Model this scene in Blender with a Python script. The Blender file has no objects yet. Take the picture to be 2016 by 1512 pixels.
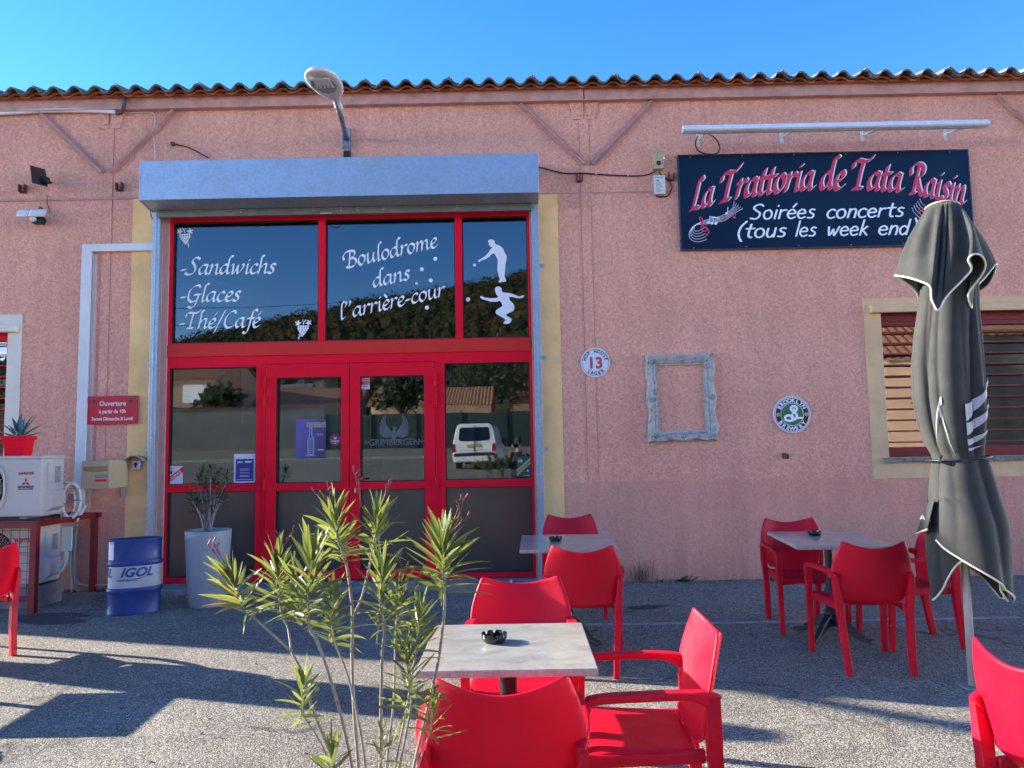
import bpy, bmesh, math, random
from mathutils import Vector, Matrix
random.seed(7)
R = math.radians
PI = math.pi
S = bpy.context.scene
COL = S.collection

# ---------------------------------------------------------------- camera
CAM = Vector((0.0, -8.2175, 1.5))
F = 1450.0                       # focal length in photo pixels (2016 wide)
PITCH, YAW, ROLL = R(4.818), R(-0.258), R(-1.029)
_fw = Vector((math.sin(YAW)*math.cos(PITCH), math.cos(YAW)*math.cos(PITCH), math.sin(PITCH)))
_rt = Vector((math.cos(YAW), -math.sin(YAW), 0))
_up = _rt.cross(_fw)
RT = math.cos(ROLL)*_rt + math.sin(ROLL)*_up
UP = -math.sin(ROLL)*_rt + math.cos(ROLL)*_up
cd = bpy.data.cameras.new("camera")
cam = bpy.data.objects.new("camera", cd)
COL.objects.link(cam)
cd.sensor_width = 36.0
cd.lens = 36.0*F/2016.0
cd.clip_start = 0.02
cd.clip_end = 2000
cam.matrix_world = Matrix(((RT.x, UP.x, -_fw.x, CAM.x), (RT.y, UP.y, -_fw.y, CAM.y), (RT.z, UP.z, -_fw.z, CAM.z), (0, 0, 0, 1)))
S.camera = cam

# ---------------------------------------------------------------- world, sun, exposure
SUN_AZ, SUN_EL = R(15.6), R(20.7)
w = bpy.data.worlds.new("World")
S.world = w
w.use_nodes = True
nt = w.node_tree
nt.nodes.clear()
sky = nt.nodes.new("ShaderNodeTexSky")
sky.sky_type = 'NISHITA'
sky.sun_disc = False
sky.sun_elevation = SUN_EL
sky.sun_rotation = math.atan2(-math.cos(SUN_AZ), math.sin(SUN_AZ))
sky.altitude = 400
sky.air_density = 0.9
sky.dust_density = 0.0
sky.ozone_density = 2.2
# clear blue dome over a bright low band added to light the shaded wall
hs = nt.nodes.new("ShaderNodeHueSaturation")
hs.inputs['Saturation'].default_value = 1.33
hs.inputs['Hue'].default_value = 0.512
hs.inputs['Value'].default_value = 0.50
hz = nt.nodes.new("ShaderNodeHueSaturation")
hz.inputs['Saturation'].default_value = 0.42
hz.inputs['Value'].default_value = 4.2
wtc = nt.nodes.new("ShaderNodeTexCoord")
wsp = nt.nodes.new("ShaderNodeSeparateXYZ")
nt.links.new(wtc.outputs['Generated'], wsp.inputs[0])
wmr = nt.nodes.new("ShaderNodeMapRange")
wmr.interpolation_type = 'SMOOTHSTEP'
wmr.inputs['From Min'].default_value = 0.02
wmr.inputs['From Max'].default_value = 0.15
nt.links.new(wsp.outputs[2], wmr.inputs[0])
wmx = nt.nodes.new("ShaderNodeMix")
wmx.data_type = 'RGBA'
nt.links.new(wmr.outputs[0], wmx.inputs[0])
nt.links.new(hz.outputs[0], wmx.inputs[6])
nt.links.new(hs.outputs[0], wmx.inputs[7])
bg = nt.nodes.new("ShaderNodeBackground")
bg.inputs[1].default_value = 0.15
wo = nt.nodes.new("ShaderNodeOutputWorld")
nt.links.new(sky.outputs[0], hs.inputs['Color'])
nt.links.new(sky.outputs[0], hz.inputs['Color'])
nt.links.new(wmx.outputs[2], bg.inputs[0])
nt.links.new(bg.outputs[0], wo.inputs[0])
ld = bpy.data.lights.new("sun", 'SUN')
ld.energy = 3.0
ld.angle = R(0.5)
ld.color = (1.0, 0.93, 0.82)
sun = bpy.data.objects.new("sun", ld)
COL.objects.link(sun)
sdir = Vector((math.cos(SUN_EL)*math.cos(SUN_AZ), -math.cos(SUN_EL)*math.sin(SUN_AZ), -math.sin(SUN_EL)))
sun.rotation_euler = sdir.to_track_quat('-Z', 'Y').to_euler()
sun.location = (-20, 6, 12)
S.view_settings.view_transform = 'Standard'
S.view_settings.look = 'None'
S.view_settings.exposure = 2.68
S.view_settings.gamma = 1.0
S.cycles.max_bounces = 8
S.cycles.transparent_max_bounces = 12
S.cycles.use_denoising = True

# ---------------------------------------------------------------- photo geometry helpers: points on real planes of the place
def ray(px, py):
    return _fw*F + RT*(px-1008) - UP*(py-756)
def P(px, py, y=0.0):
    r = ray(px, py)
    return CAM + r*((y-CAM.y)/r.y)
def PX(px, py, y=0.0): return P(px, py, y).x
def PZ(px, py, y=0.0): return P(px, py, y).z
SLOPE = 0.0125
def gz(y):
    """height of the ground: falls gently from the wall, rises again across the car park"""
    if y > 0: return 0.0
    if y > -8: return SLOPE*y
    pts = [(-8, -0.10), (-11, -0.05), (-20, 0.62), (-28, 0.95), (-28.01, 1.1), (-35, 1.75), (-60, 5), (-90, 12)]
    for (a, za), (b, zb) in zip(pts, pts[1:]):
        if y >= b:
            return za+(zb-za)*(a-y)/(a-b)
    return 12.0
def G(px, py, h=0.0):
    """point at height h above the sloping ground under a pixel"""
    r = ray(px, py)
    t = (SLOPE*CAM.y + h - CAM.z)/(r.z - SLOPE*r.y)
    return CAM + r*t
GLASS_Y = 0.10
def M(px, py, y):
    """the real point (behind the camera, at depth y<0) whose mirror image in the shop glass shows at a pixel"""
    p = P(px, py, 2*GLASS_Y - y)
    return Vector((p.x, y, p.z))

# ---------------------------------------------------------------- materials
def _nt(name):
    m = bpy.data.materials.new(name)
    m.use_nodes = True
    n = m.node_tree
    return m, n, n.nodes['Principled BSDF']
def coords(n, scale=1.0, kind='Object'):
    tc = n.nodes.new("ShaderNodeTexCoord")
    mp = n.nodes.new("ShaderNodeMapping")
    if isinstance(scale, (int, float)): scale = (scale,)*3
    mp.inputs['Scale'].default_value = scale
    n.links.new(tc.outputs[kind], mp.inputs[0])
    return mp.outputs[0]
def noise(n, vec, scale, detail=4, rough=0.6, dist=0.0):
    t = n.nodes.new("ShaderNodeTexNoise")
    t.inputs['Scale'].default_value = scale
    t.inputs['Detail'].default_value = detail
    t.inputs['Roughness'].default_value = rough
    t.inputs['Distortion'].default_value = dist
    n.links.new(vec, t.inputs['Vector'])
    return t.outputs['Fac']
def ramp(n, fac, stops, interp='LINEAR'):
    r = n.nodes.new("ShaderNodeValToRGB")
    r.color_ramp.interpolation = interp
    el = r.color_ramp.elements
    while len(el) < len(stops): el.new(0.5)
    for e, (p, c) in zip(el, stops):
        e.position = p
        e.color = (c[0], c[1], c[2], 1) if not isinstance(c, (int, float)) else (c, c, c, 1)
    n.links.new(fac, r.inputs[0])
    return r.outputs[0]
def mixc(n, fac, a, b, mode='MIX'):
    x = n.nodes.new("ShaderNodeMix")
    x.data_type = 'RGBA'
    x.blend_type = mode
    for v, i in ((fac, 0), (a, 6), (b, 7)):
        if isinstance(v, (int, float)): x.inputs[i].default_value = v
        elif isinstance(v, tuple): x.inputs[i].default_value = (*v, 1)
        else: n.links.new(v, x.inputs[i])
    return x.outputs[2]
def mathn(n, op, a, b=None):
    x = n.nodes.new("ShaderNodeMath")
    x.operation = op
    for v, i in ((a, 0), (b, 1)):
        if v is None: continue
        if isinstance(v, (int, float)): x.inputs[i].default_value = v
        else: n.links.new(v, x.inputs[i])
    return x.outputs[0]
def bump(n, b, h, strength=0.3, dist=0.01):
    x = n.nodes.new("ShaderNodeBump")
    x.inputs['Strength'].default_value = strength
    x.inputs['Distance'].default_value = dist
    n.links.new(h, x.inputs['Height'])
    n.links.new(x.outputs[0], b.inputs['Normal'])
MATS = {}
def mat(name, col, rough=0.5, metal=0.0, var=0.12, vscale=6.0, bmp=0.0, bscale=80.0, spec=0.5, streak=False, transl=0.0, tcol=None, coat=0.0):
    if name in MATS: return MATS[name]
    m, n, b = _nt(name)
    v = coords(n, (1, 1, 0.15) if streak else 1.0)
    f = noise(n, v, vscale, 5, 0.65)
    d = tuple(c*(1-var) for c in col)
    l = tuple(min(1, c*(1+var)) for c in col)
    n.links.new(ramp(n, f, [(0.3, d), (0.7, l)]), b.inputs['Base Color'])
    rr = ramp(n, noise(n, v, vscale*2.3, 4), [(0.3, max(0, rough-0.07)), (0.7, min(1, rough+0.07))])
    n.links.new(rr, b.inputs['Roughness'])
    b.inputs['Metallic'].default_value = metal
    b.inputs['Specular IOR Level'].default_value = spec if rough < 0.85 else 0.08
    b.inputs['Coat Weight'].default_value = coat
    if bmp: bump(n, b, noise(n, coords(n), bscale, 3), bmp, 0.003)
    if transl:
        t = n.nodes.new("ShaderNodeBsdfTranslucent")
        t.inputs[0].default_value = (*(tcol or col), 1)
        ms = n.nodes.new("ShaderNodeMixShader")
        ms.inputs[0].default_value = transl
        n.links.new(b.outputs[0], ms.inputs[1])
        n.links.new(t.outputs[0], ms.inputs[2])
        n.links.new(ms.outputs[0], n.nodes['Material Output'].inputs[0])
    MATS[name] = m
    return m

def make_special():
    # pink roughcast: worm-like flattened plaster
    for nm, dark, light, bs in (('roughcast', (0.70, 0.322, 0.225), (0.90, 0.455, 0.325), 0.5), ('plinth_render', (0.71, 0.325, 0.235), (0.82, 0.395, 0.285), 0.6)):
        m, n, b = _nt(nm)
        v = coords(n)
        f1 = noise(n, v, 38, 3, 0.55, 1.2)
        f2 = noise(n, v, 1.1, 5, 0.6)
        c = ramp(n, f1, [(0.38, dark), (0.50, tuple((x+y)/2 for x, y in zip(dark, light))), (0.60, light)])
        tone = ramp(n, f2, [(0.25, 0.88), (0.75, 1.06)])
        c = mixc(n, 1.0, c, tone, 'MULTIPLY')
        # rain dirt drifting down in soft streaks
        vs = coords(n, (2.2, 1, 0.25))
        st = ramp(n, noise(n, vs, 2.0, 6, 0.7), [(0.42, (0.70, 0.64, 0.64)), (0.62, (1, 1, 1))])
        c = mixc(n, 0.20, c, st, 'MULTIPLY')
        # fixing holes and specks
        vd = n.nodes.new("ShaderNodeTexVoronoi")
        vd.inputs['Scale'].default_value = 1.6
        n.links.new(v, vd.inputs['Vector'])
        c = mixc(n, ramp(n, vd.outputs['Distance'], [(0.016, 0.75), (0.024, 0.0)]), c, (0.10, 0.04, 0.035))
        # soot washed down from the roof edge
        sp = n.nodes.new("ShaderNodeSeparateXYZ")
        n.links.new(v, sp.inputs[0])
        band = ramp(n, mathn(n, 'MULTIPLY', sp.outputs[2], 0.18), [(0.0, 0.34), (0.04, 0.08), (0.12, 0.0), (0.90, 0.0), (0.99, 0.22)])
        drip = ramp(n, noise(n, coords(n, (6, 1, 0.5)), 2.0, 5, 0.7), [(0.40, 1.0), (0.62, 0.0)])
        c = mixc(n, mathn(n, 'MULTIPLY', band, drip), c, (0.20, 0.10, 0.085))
        n.links.new(c, b.inputs['Base Color'])
        b.inputs['Roughness'].default_value = 0.93
        b.inputs['Specular IOR Level'].default_value = 0.06
        h = mathn(n, 'ADD', ramp(n, f1, [(0.36, 0.0), (0.58, 1.0)]), mathn(n, 'MULTIPLY', noise(n, v, 140, 2), 0.35))
        bump(n, b, h, bs, 0.006)
        MATS[nm] = m
    # asphalt with pale exposed gravel
    m, n, b = _nt('asphalt')
    v = coords(n)
    vo = n.nodes.new("ShaderNodeTexVoronoi")
    vo.inputs['Scale'].default_value = 120
    vo.inputs['Randomness'].default_value = 1
    n.links.new(v, vo.inputs['Vector'])
    sep = n.nodes.new("ShaderNodeSeparateColor")
    n.links.new(vo.outputs['Color'], sep.inputs[0])
    g = ramp(n, sep.outputs[0], [(0.0, (0.12, 0.105, 0.085)), (0.35, (0.235, 0.210, 0.168)), (0.75, (0.33, 0.295, 0.235)), (1.0, (0.52, 0.465, 0.37))])
    gap = ramp(n, vo.outputs['Distance'], [(0.42, (1, 1, 1)), (0.72, (0.5, 0.5, 0.5))])
    c = mixc(n, 1.0, g, gap, 'MULTIPLY')
    big = ramp(n, noise(n, v, 0.55, 6, 0.62), [(0.3, 0.74), (0.7, 1.16)])
    c = mixc(n, 1.0, c, big, 'MULTIPLY')
    mid = ramp(n, noise(n, v, 5.5, 5, 0.7), [(0.3, 0.82), (0.7, 1.12)])
    c = mixc(n, 1.0, c, mid, 'MULTIPLY')
    # hairline cracks and old oil stains
    vcw = n.nodes.new("ShaderNodeTexVoronoi")
    vcw.feature = 'DISTANCE_TO_EDGE'
    vcw.inputs['Scale'].default_value = 0.42
    wob = n.nodes.new("ShaderNodeTexNoise")
    wob.inputs['Scale'].default_value = 2.2
    wob.inputs['Detail'].default_value = 6
    n.links.new(v, wob.inputs['Vector'])
    wv = n.nodes.new("ShaderNodeVectorMath")
    wv.operation = 'ADD'
    wsc = n.nodes.new("ShaderNodeVectorMath")
    wsc.operation = 'SCALE'
    wsc.inputs['Scale'].default_value = 0.7
    n.links.new(wob.outputs['Color'], wsc.inputs[0])
    n.links.new(wsc.outputs[0], wv.inputs[0])
    n.links.new(v, wv.inputs[1])
    n.links.new(wv.outputs[0], vcw.inputs['Vector'])
    ck = mathn(n, 'MULTIPLY', ramp(n, vcw.outputs['Distance'], [(0.003, 0.65), (0.010, 0.0)]), ramp(n, noise(n, v, 0.8, 3), [(0.45, 0.0), (0.6, 1.0)]))
    c = mixc(n, ck, c, (0.03, 0.028, 0.026))
    oil = ramp(n, noise(n, coords(n, (1, 1.7, 1)), 1.7, 7, 0.7), [(0.60, 0.0), (0.72, 0.42)])
    c = mixc(n, oil, c, (0.07, 0.063, 0.055))
    n.links.new(c, b.inputs['Base Color'])
    b.inputs['Roughness'].default_value = 0.9
    b.inputs['Specular IOR Level'].default_value = 0.25
    h = mathn(n, 'SUBTRACT', 1.0, vo.outputs['Distance'])
    h2 = mathn(n, 'ADD', h, mathn(n, 'MULTIPLY', sep.outputs[1], 0.6))
    bump(n, b, h2, 0.7, 0.005)
    MATS['asphalt'] = m
    # shop glass: reflects strongly, see-through and slightly tinted
    for nm, fac, tint in (('glass', 0.12, (0.50, 0.53, 0.52)), ('glass_dark', 0.15, (0.30, 0.32, 0.33))):
        m, n, b = _nt(nm)
        n.nodes.remove(b)
        t = n.nodes.new("ShaderNodeBsdfTransparent")
        t.inputs[0].default_value = (*tint, 1)
        gl = n.nodes.new("ShaderNodeBsdfGlossy")
        gl.inputs['Roughness'].default_value = 0.0
        gl.inputs['Color'].default_value = (0.86, 0.93, 1, 1)
        bm = n.nodes.new("ShaderNodeBump")
        bm.inputs['Strength'].default_value = 0.012
        bm.inputs['Distance'].default_value = 0.05
        n.links.new(noise(n, coords(n), 1.4, 1), bm.inputs['Height'])
        n.links.new(bm.outputs[0], gl.inputs['Normal'])
        fr = n.nodes.new("ShaderNodeLayerWeight")
        fr.inputs[0].default_value = 0.12
        mx = mathn(n, 'MAXIMUM', fr.outputs['Fresnel'], fac)
        ms = n.nodes.new("ShaderNodeMixShader")
        n.links.new(mx, ms.inputs[0])
        n.links.new(t.outputs[0], ms.inputs[1])
        n.links.new(gl.outputs[0], ms.inputs[2])
        n.links.new(ms.outputs[0], n.nodes['Material Output'].inputs[0])
        MATS[nm] = m
    # frosted lower panes
    m, n, b = _nt('frosted')
    v = coords(n)
    c = ramp(n, noise(n, v, 1.3, 3), [(0.3, (0.030, 0.027, 0.024)), (0.7, (0.055, 0.050, 0.045))])
    n.links.new(c, b.inputs['Base Color'])
    b.inputs['Roughness'].default_value = 0.26
    b.inputs['IOR'].default_value = 1.7
    bump(n, b, noise(n, v, 900, 2), 0.04, 0.002)
    MATS['frosted'] = m
    # mottled pale laminate table top
    m, n, b = _nt('table_laminate')
    v = coords(n, (1, 1.6, 1))
    f = noise(n, v, 7, 8, 0.72, 0.6)
    c = ramp(n, f, [(0.32, (0.27, 0.25, 0.195)), (0.5, (0.37, 0.35, 0.28)), (0.68, (0.46, 0.44, 0.36))])
    sp = ramp(n, noise(n, v, 60, 4, 0.7), [(0.35, 0.86), (0.6, 1.04)])
    n.links.new(mixc(n, 1.0, c, sp, 'MULTIPLY'), b.inputs['Base Color'])
    b.inputs['Roughness'].default_value = 0.3
    b.inputs['Coat Weight'].default_value = 0.7
    b.inputs['Coat Roughness'].default_value = 0.10
    MATS['table_laminate'] = m
    # galvanised sheet with spangle
    m, n, b = _nt('galvanised')
    v = coords(n, (1, 1, 1.2))
    vo = n.nodes.new("ShaderNodeTexVoronoi")
    vo.inputs['Scale'].default_value = 55
    n.links.new(v, vo.inputs['Vector'])
    sep = n.nodes.new("ShaderNodeSeparateColor")
    n.links.new(vo.outputs['Color'], sep.inputs[0])
    f = mathn(n, 'ADD', mathn(n, 'MULTIPLY', sep.outputs[0], 0.25), mathn(n, 'MULTIPLY', noise(n, v, 4, 7, 0.75), 0.75))
    n.links.new(ramp(n, f, [(0.3, (0.36, 0.42, 0.48)), (0.7, (0.48, 0.54, 0.60))]), b.inputs['Base Color'])
    b.inputs['Metallic'].default_value = 0.75
    n.links.new(ramp(n, f, [(0.3, 0.55), (0.7, 0.38)]), b.inputs['Roughness'])
    bump(n, b, noise(n, v, 3, 3), 0.12, 0.02)
    MATS['galvanised'] = m
    # umbrella cloth: woven grey
    m, n, b = _nt('parasol_cloth')
    v = coords(n)
    c = ramp(n, noise(n, v, 5, 6, 0.7), [(0.3, (0.034, 0.034, 0.031)), (0.7, (0.058, 0.057, 0.052))])
    n.links.new(c, b.inputs['Base Color'])
    b.inputs['Roughness'].default_value = 0.8
    b.inputs['Sheen Weight'].default_value = 0.1
    b.inputs['Specular IOR Level'].default_value = 0.2
    bump(n, b, noise(n, v, 700, 2), 0.25, 0.001)
    t = n.nodes.new("ShaderNodeBsdfTranslucent")
    t.inputs[0].default_value = (0.06, 0.06, 0.05, 1)
    ms = n.nodes.new("ShaderNodeMixShader")
    ms.inputs[0].default_value = 0.12
    n.links.new(b.outputs[0], ms.inputs[1])
    n.links.new(t.outputs[0], ms.inputs[2])
    n.links.new(ms.outputs[0], n.nodes['Material Output'].inputs[0])
    MATS['parasol_cloth'] = m
    # forest / hill
    for nm, a, bb, cc in (('forest', (0.012, 0.018, 0.009), (0.026, 0.028, 0.011), (0.060, 0.034, 0.016)),):
        m, n, b = _nt(nm)
        v = coords(n)
        f = noise(n, v, 0.09, 3, 0.6)
        f2 = noise(n, v, 1.2, 4, 0.7)
        f3 = mathn(n, 'ADD', mathn(n, 'MULTIPLY', f, 0.75), mathn(n, 'MULTIPLY', f2, 0.25))
        n.links.new(ramp(n, f3, [(0.38, a), (0.5, bb), (0.60, cc)]), b.inputs['Base Color'])
        b.inputs['Roughness'].default_value = 0.9
        b.inputs['Specular IOR Level'].default_value = 0.1
        MATS[nm] = m
make_special()
# sun faded, scuffed plastic for the chairs
def scuffed_red():
    m, n, b = _nt('red_plastic')
    v = coords(n)
    fade = ramp(n, noise(n, v, 3.2, 4, 0.6), [(0.3, (0.56, 0.002, 0.022)), (0.7, (0.68, 0.006, 0.032))])
    sc = ramp(n, noise(n, coords(n, (1, 6, 1)), 22, 6, 0.8), [(0.66, 0.0), (0.78, 0.35)])
    c = mixc(n, sc, fade, (0.62, 0.10, 0.11))
    n.links.new(c, b.inputs['Base Color'])
    n.links.new(ramp(n, noise(n, v, 11, 6, 0.75), [(0.3, 0.33), (0.7, 0.58)]), b.inputs['Roughness'])
    b.inputs['Specular IOR Level'].default_value = 0.32
    bump(n, b, noise(n, v, 500, 3), 0.06, 0.002)
    t = n.nodes.new("ShaderNodeBsdfTranslucent")
    t.inputs[0].default_value = (0.85, 0.002, 0.05, 1)
    ms = n.nodes.new("ShaderNodeMixShader")
    ms.inputs[0].default_value = 0.22
    n.links.new(b.outputs[0], ms.inputs[1]); n.links.new(t.outputs[0], ms.inputs[2])
    n.links.new(ms.outputs[0], n.nodes['Material Output'].inputs[0])
    MATS['red_plastic'] = m
scuffed_red()
def mm(name): return MATS[name]
red_chair = mat('red_plastic', (0.62, 0.002, 0.024), 0.42, var=0.05, vscale=9, bmp=0.04, bscale=500, spec=0.3, transl=0.22, tcol=(0.85, 0.002, 0.05))
red_frame = mat('red_powder_coat', (0.84, 0.006, 0.026), 0.5, var=0.06, vscale=2.5, bmp=0.02, bscale=400, spec=0.12)
red_beam = mat('orange_red_panel', (0.66, 0.035, 0.026), 0.45, var=0.08, vscale=1.5, spec=0.15)
white_vinyl = mat('white_vinyl', (0.86, 0.87, 0.90), 0.5, var=0.03)
white_plastic = mat('white_plastic', (0.62, 0.61, 0.56), 0.42, var=0.05, vscale=3, bmp=0.03, bscale=300)
white_duct = mat('white_duct_plastic', (0.66, 0.65, 0.63), 0.4, var=0.05, vscale=2)
black_rubber = mat('black_rubber', (0.012, 0.012, 0.014), 0.5)
black_plastic = mat('black_plastic', (0.010, 0.010, 0.011), 0.22)
cast_iron = mat('cast_iron', (0.012, 0.014, 0.018), 0.45, bmp=0.2, bscale=60)
yellow_band = mat('ochre_band', (0.88, 0.55, 0.24), 0.9, var=0.14, vscale=2.5, bmp=0.35, bscale=120, streak=False)
cream_band = mat('cream_band', (0.75, 0.68, 0.55), 0.9, var=0.07, vscale=2.5, bmp=0.25, bscale=120)
tan_band = mat('tan_band', (0.74, 0.48, 0.26), 0.9, var=0.14, vscale=2.5, bmp=0.35, bscale=120)
pink_paint = mat('pink_painted_metal', (0.50, 0.27, 0.23), 0.7, var=0.22, vscale=7, bmp=0.25, bscale=60)
steel = mat('brushed_steel', (0.42, 0.42, 0.42), 0.35, metal=0.9, var=0.1)
zinc = mat('zinc_plate', (0.40, 0.46, 0.50), 0.45, metal=0.8, var=0.2, vscale=20)
olive_metal = mat('dull_shutter_metal', (0.17, 0.17, 0.15), 0.5, metal=0.4, var=0.2, vscale=5)
concrete = mat('concrete', (0.24, 0.235, 0.22), 0.9, var=0.25, vscale=6, bmp=0.5, bscale=70)
tile_grey = mat('fibre_cement_roof', (0.17, 0.148, 0.125), 0.92, var=0.40, vscale=7, bmp=0.6, bscale=50)
tile_orange = mat('terracotta_tile', (0.42, 0.13, 0.06), 0.9, var=0.4, vscale=9, bmp=0.4, bscale=60)
# ---------------------------------------------------------------- object helpers
def tag(o, label=None, cat=None, group=None, kind=None):
    if label: o['label'] = label
    if cat: o['category'] = cat
    if group: o['group'] = group
    if kind: o['kind'] = kind
    return o
def empty(name, loc=(0, 0, 0), rz=0.0, parent=None):
    o = bpy.data.objects.new(name, None)
    o.empty_display_size = 0.1
    COL.objects.link(o)
    o.location = loc
    o.rotation_euler = (0, 0, rz)
    if parent: o.parent = parent
    return o
class MB:
    def __init__(s): s.v = []; s.f = []
    def add(s, vs, fs):
        k = len(s.v)
        s.v += [tuple(p) for p in vs]
        s.f += [tuple(i+k for i in f) for f in fs]
        return s
    def box(s, x0, x1, y0, y1, z0, z1):
        if x0 > x1: x0, x1 = x1, x0
        if y0 > y1: y0, y1 = y1, y0
        if z0 > z1: z0, z1 = z1, z0
        return s.add([(x0, y0, z0), (x1, y0, z0), (x1, y1, z0), (x0, y1, z0), (x0, y0, z1), (x1, y0, z1), (x1, y1, z1), (x0, y1, z1)],
                     [(0, 3, 2, 1), (4, 5, 6, 7), (0, 1, 5, 4), (1, 2, 6, 5), (2, 3, 7, 6), (3, 0, 4, 7)])
    def obox(s, c, ax, ay, az):
        """box around c with half axes ax, ay, az"""
        c, ax, ay, az = map(Vector, (c, ax, ay, az))
        return s.add([c+i*ax+j*ay+k*az for k in (-1, 1) for i, j in ((-1, -1), (1, -1), (1, 1), (-1, 1))],
                     [(0, 3, 2, 1), (4, 5, 6, 7), (0, 1, 5, 4), (1, 2, 6, 5), (2, 3, 7, 6), (3, 0, 4, 7)])
    def bar(s, a, b, w, h, up=(0, 0, 1)):
        a, b = Vector(a), Vector(b)
        d = (b-a)
        t = d.normalized()
        sd = t.cross(Vector(up))
        if sd.length < 1e-4: sd = Vector((1, 0, 0))
        sd.normalize()
        u = sd.cross(t).normalized()
        return s.obox((a+b)/2, d/2, sd*w/2, u*h/2)
    def tube(s, path, r, n=8, cap=True):
        path = [Vector(p) for p in path]
        rs = r if isinstance(r, (list, tuple)) else [r]*len(path)
        k = len(s.v)
        prev = None
        for i, p in enumerate(path):
            t = (path[min(i+1, len(path)-1)]-path[max(i-1, 0)]).normalized()
            if prev is None:
                a = Vector((0, 0, 1)) if abs(t.z) < 0.9 else Vector((1, 0, 0))
                prev = t.cross(a).normalized()
            prev = (prev-t*prev.dot(t)).normalized()
            b = t.cross(prev)
            for j in range(n):
                a = 2*PI*j/n
                s.v.append(tuple(p+(prev*math.cos(a)+b*math.sin(a))*rs[i]))
        for i in range(len(path)-1):
            for j in range(n):
                j2 = (j+1) % n
                s.f.append((k+i*n+j, k+i*n+j2, k+(i+1)*n+j2, k+(i+1)*n+j))
        if cap:
            s.f.append(tuple(k+j for j in reversed(range(n))))
            e = k+(len(path)-1)*n
            s.f.append(tuple(e+j for j in range(n)))
        return s
    def sweep(s, path, ws, hs, side):
        """rectangular section swept along path; side = direction of width"""
        path = [Vector(p) for p in path]
        side = Vector(side)
        k = len(s.v)
        for i, p in enumerate(path):
            t = (path[min(i+1, len(path)-1)]-path[max(i-1, 0)]).normalized()
            sd = (side-t*side.dot(t)).normalized()
            u = t.cross(sd)
            w_, h_ = ws[i]/2, hs[i]/2
            for a, b in ((-1, -1), (1, -1), (1, 1), (-1, 1)):
                s.v.append(tuple(p+sd*a*w_+u*b*h_))
        for i in range(len(path)-1):
            for j in range(4):
                j2 = (j+1) % 4
                s.f.append((k+i*4+j, k+i*4+j2, k+(i+1)*4+j2, k+(i+1)*4+j))
        s.f.append((k+3, k+2, k+1, k))
        e = k+(len(path)-1)*4
        s.f.append((e, e+1, e+2, e+3))
        return s
    def lathe(s, prof, n=24, c=(0, 0), ell=(1, 1), rot=0.0, cap=True):
        k = len(s.v)
        for r, z in prof:
            for j in range(n):
                a = 2*PI*j/n
                x, y = r*ell[0]*math.cos(a), r*ell[1]*math.sin(a)
                s.v.append((c[0]+x*math.cos(rot)-y*math.sin(rot), c[1]+x*math.sin(rot)+y*math.cos(rot), z))
        for i in range(len(prof)-1):
            for j in range(n):
                j2 = (j+1) % n
                s.f.append((k+i*n+j, k+i*n+j2, k+(i+1)*n+j2, k+(i+1)*n+j))
        if cap:
            s.f.append(tuple(k+j for j in reversed(range(n))))
            e = k+(len(prof)-1)*n
            s.f.append(tuple(e+j for j in range(n)))
        return s
    def grid(s, fn, nu, nv, wrap=False):
        k = len(s.v)
        for i in range(nv+1):
            for j in range(nu if wrap else nu+1):
                s.v.append(tuple(fn(j/nu, i/nv)))
        w_ = nu if wrap else nu+1
        for i in range(nv):
            for j in range(nu):
                j2 = (j+1) % nu if wrap else j+1
                s.f.append((k+i*w_+j, k+i*w_+j2, k+(i+1)*w_+j2, k+(i+1)*w_+j))
        return s
    def poly(s, pts, y0, y1=None):
        """flat outline in x,z at y0 (given thickness towards y1)"""
        n = len(pts)
        k = len(s.v)
        s.v += [(p[0], y0, p[1]) for p in pts]
        s.f.append(tuple(k+i for i in range(n)))
        if y1 is not None:
            s.v += [(p[0], y1, p[1]) for p in pts]
            s.f.append(tuple(k+n+i for i in reversed(range(n))))
            for i in range(n):
                j = (i+1) % n
                s.f.append((k+j, k+i, k+n+i, k+n+j))
        return s
    def plate(s, x0, x1, z0, z1, holes, y0, y1):
        xs = sorted(set([x0, x1]+[h[0] for h in holes]+[h[1] for h in holes]))
        zs = sorted(set([z0, z1]+[h[2] for h in holes]+[h[3] for h in holes]))
        xs = [x for x in xs if x0 <= x <= x1]
        zs = [z for z in zs if z0 <= z <= z1]
        def solid(i, j):
            if i < 0 or j < 0 or i >= len(xs)-1 or j >= len(zs)-1: return False
            cx, cz = (xs[i]+xs[i+1])/2, (zs[j]+zs[j+1])/2
            return not any(h[0] < cx < h[1] and h[2] < cz < h[3] for h in holes)
        for i in range(len(xs)-1):
            for j in range(len(zs)-1):
                if not solid(i, j): continue
                a, b, c, d = xs[i], xs[i+1], zs[j], zs[j+1]
                s.add([(a, y0, c), (b, y0, c), (b, y0, d), (a, y0, d)], [(0, 1, 2, 3)])
                s.add([(a, y1, c), (b, y1, c), (b, y1, d), (a, y1, d)], [(3, 2, 1, 0)])
                if not solid(i-1, j): s.add([(a, y0, c), (a, y0, d), (a, y1, d), (a, y1, c)], [(0, 1, 2, 3)])
                if not solid(i+1, j): s.add([(b, y0, c), (b, y1, c), (b, y1, d), (b, y0, d)], [(0, 1, 2, 3)])
                if not solid(i, j-1): s.add([(a, y0, c), (a, y1, c), (b, y1, c), (b, y0, c)], [(0, 1, 2, 3)])
                if not solid(i, j+1): s.add([(a, y0, d), (b, y0, d), (b, y1, d), (a, y1, d)], [(0, 1, 2, 3)])
        return s
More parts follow.
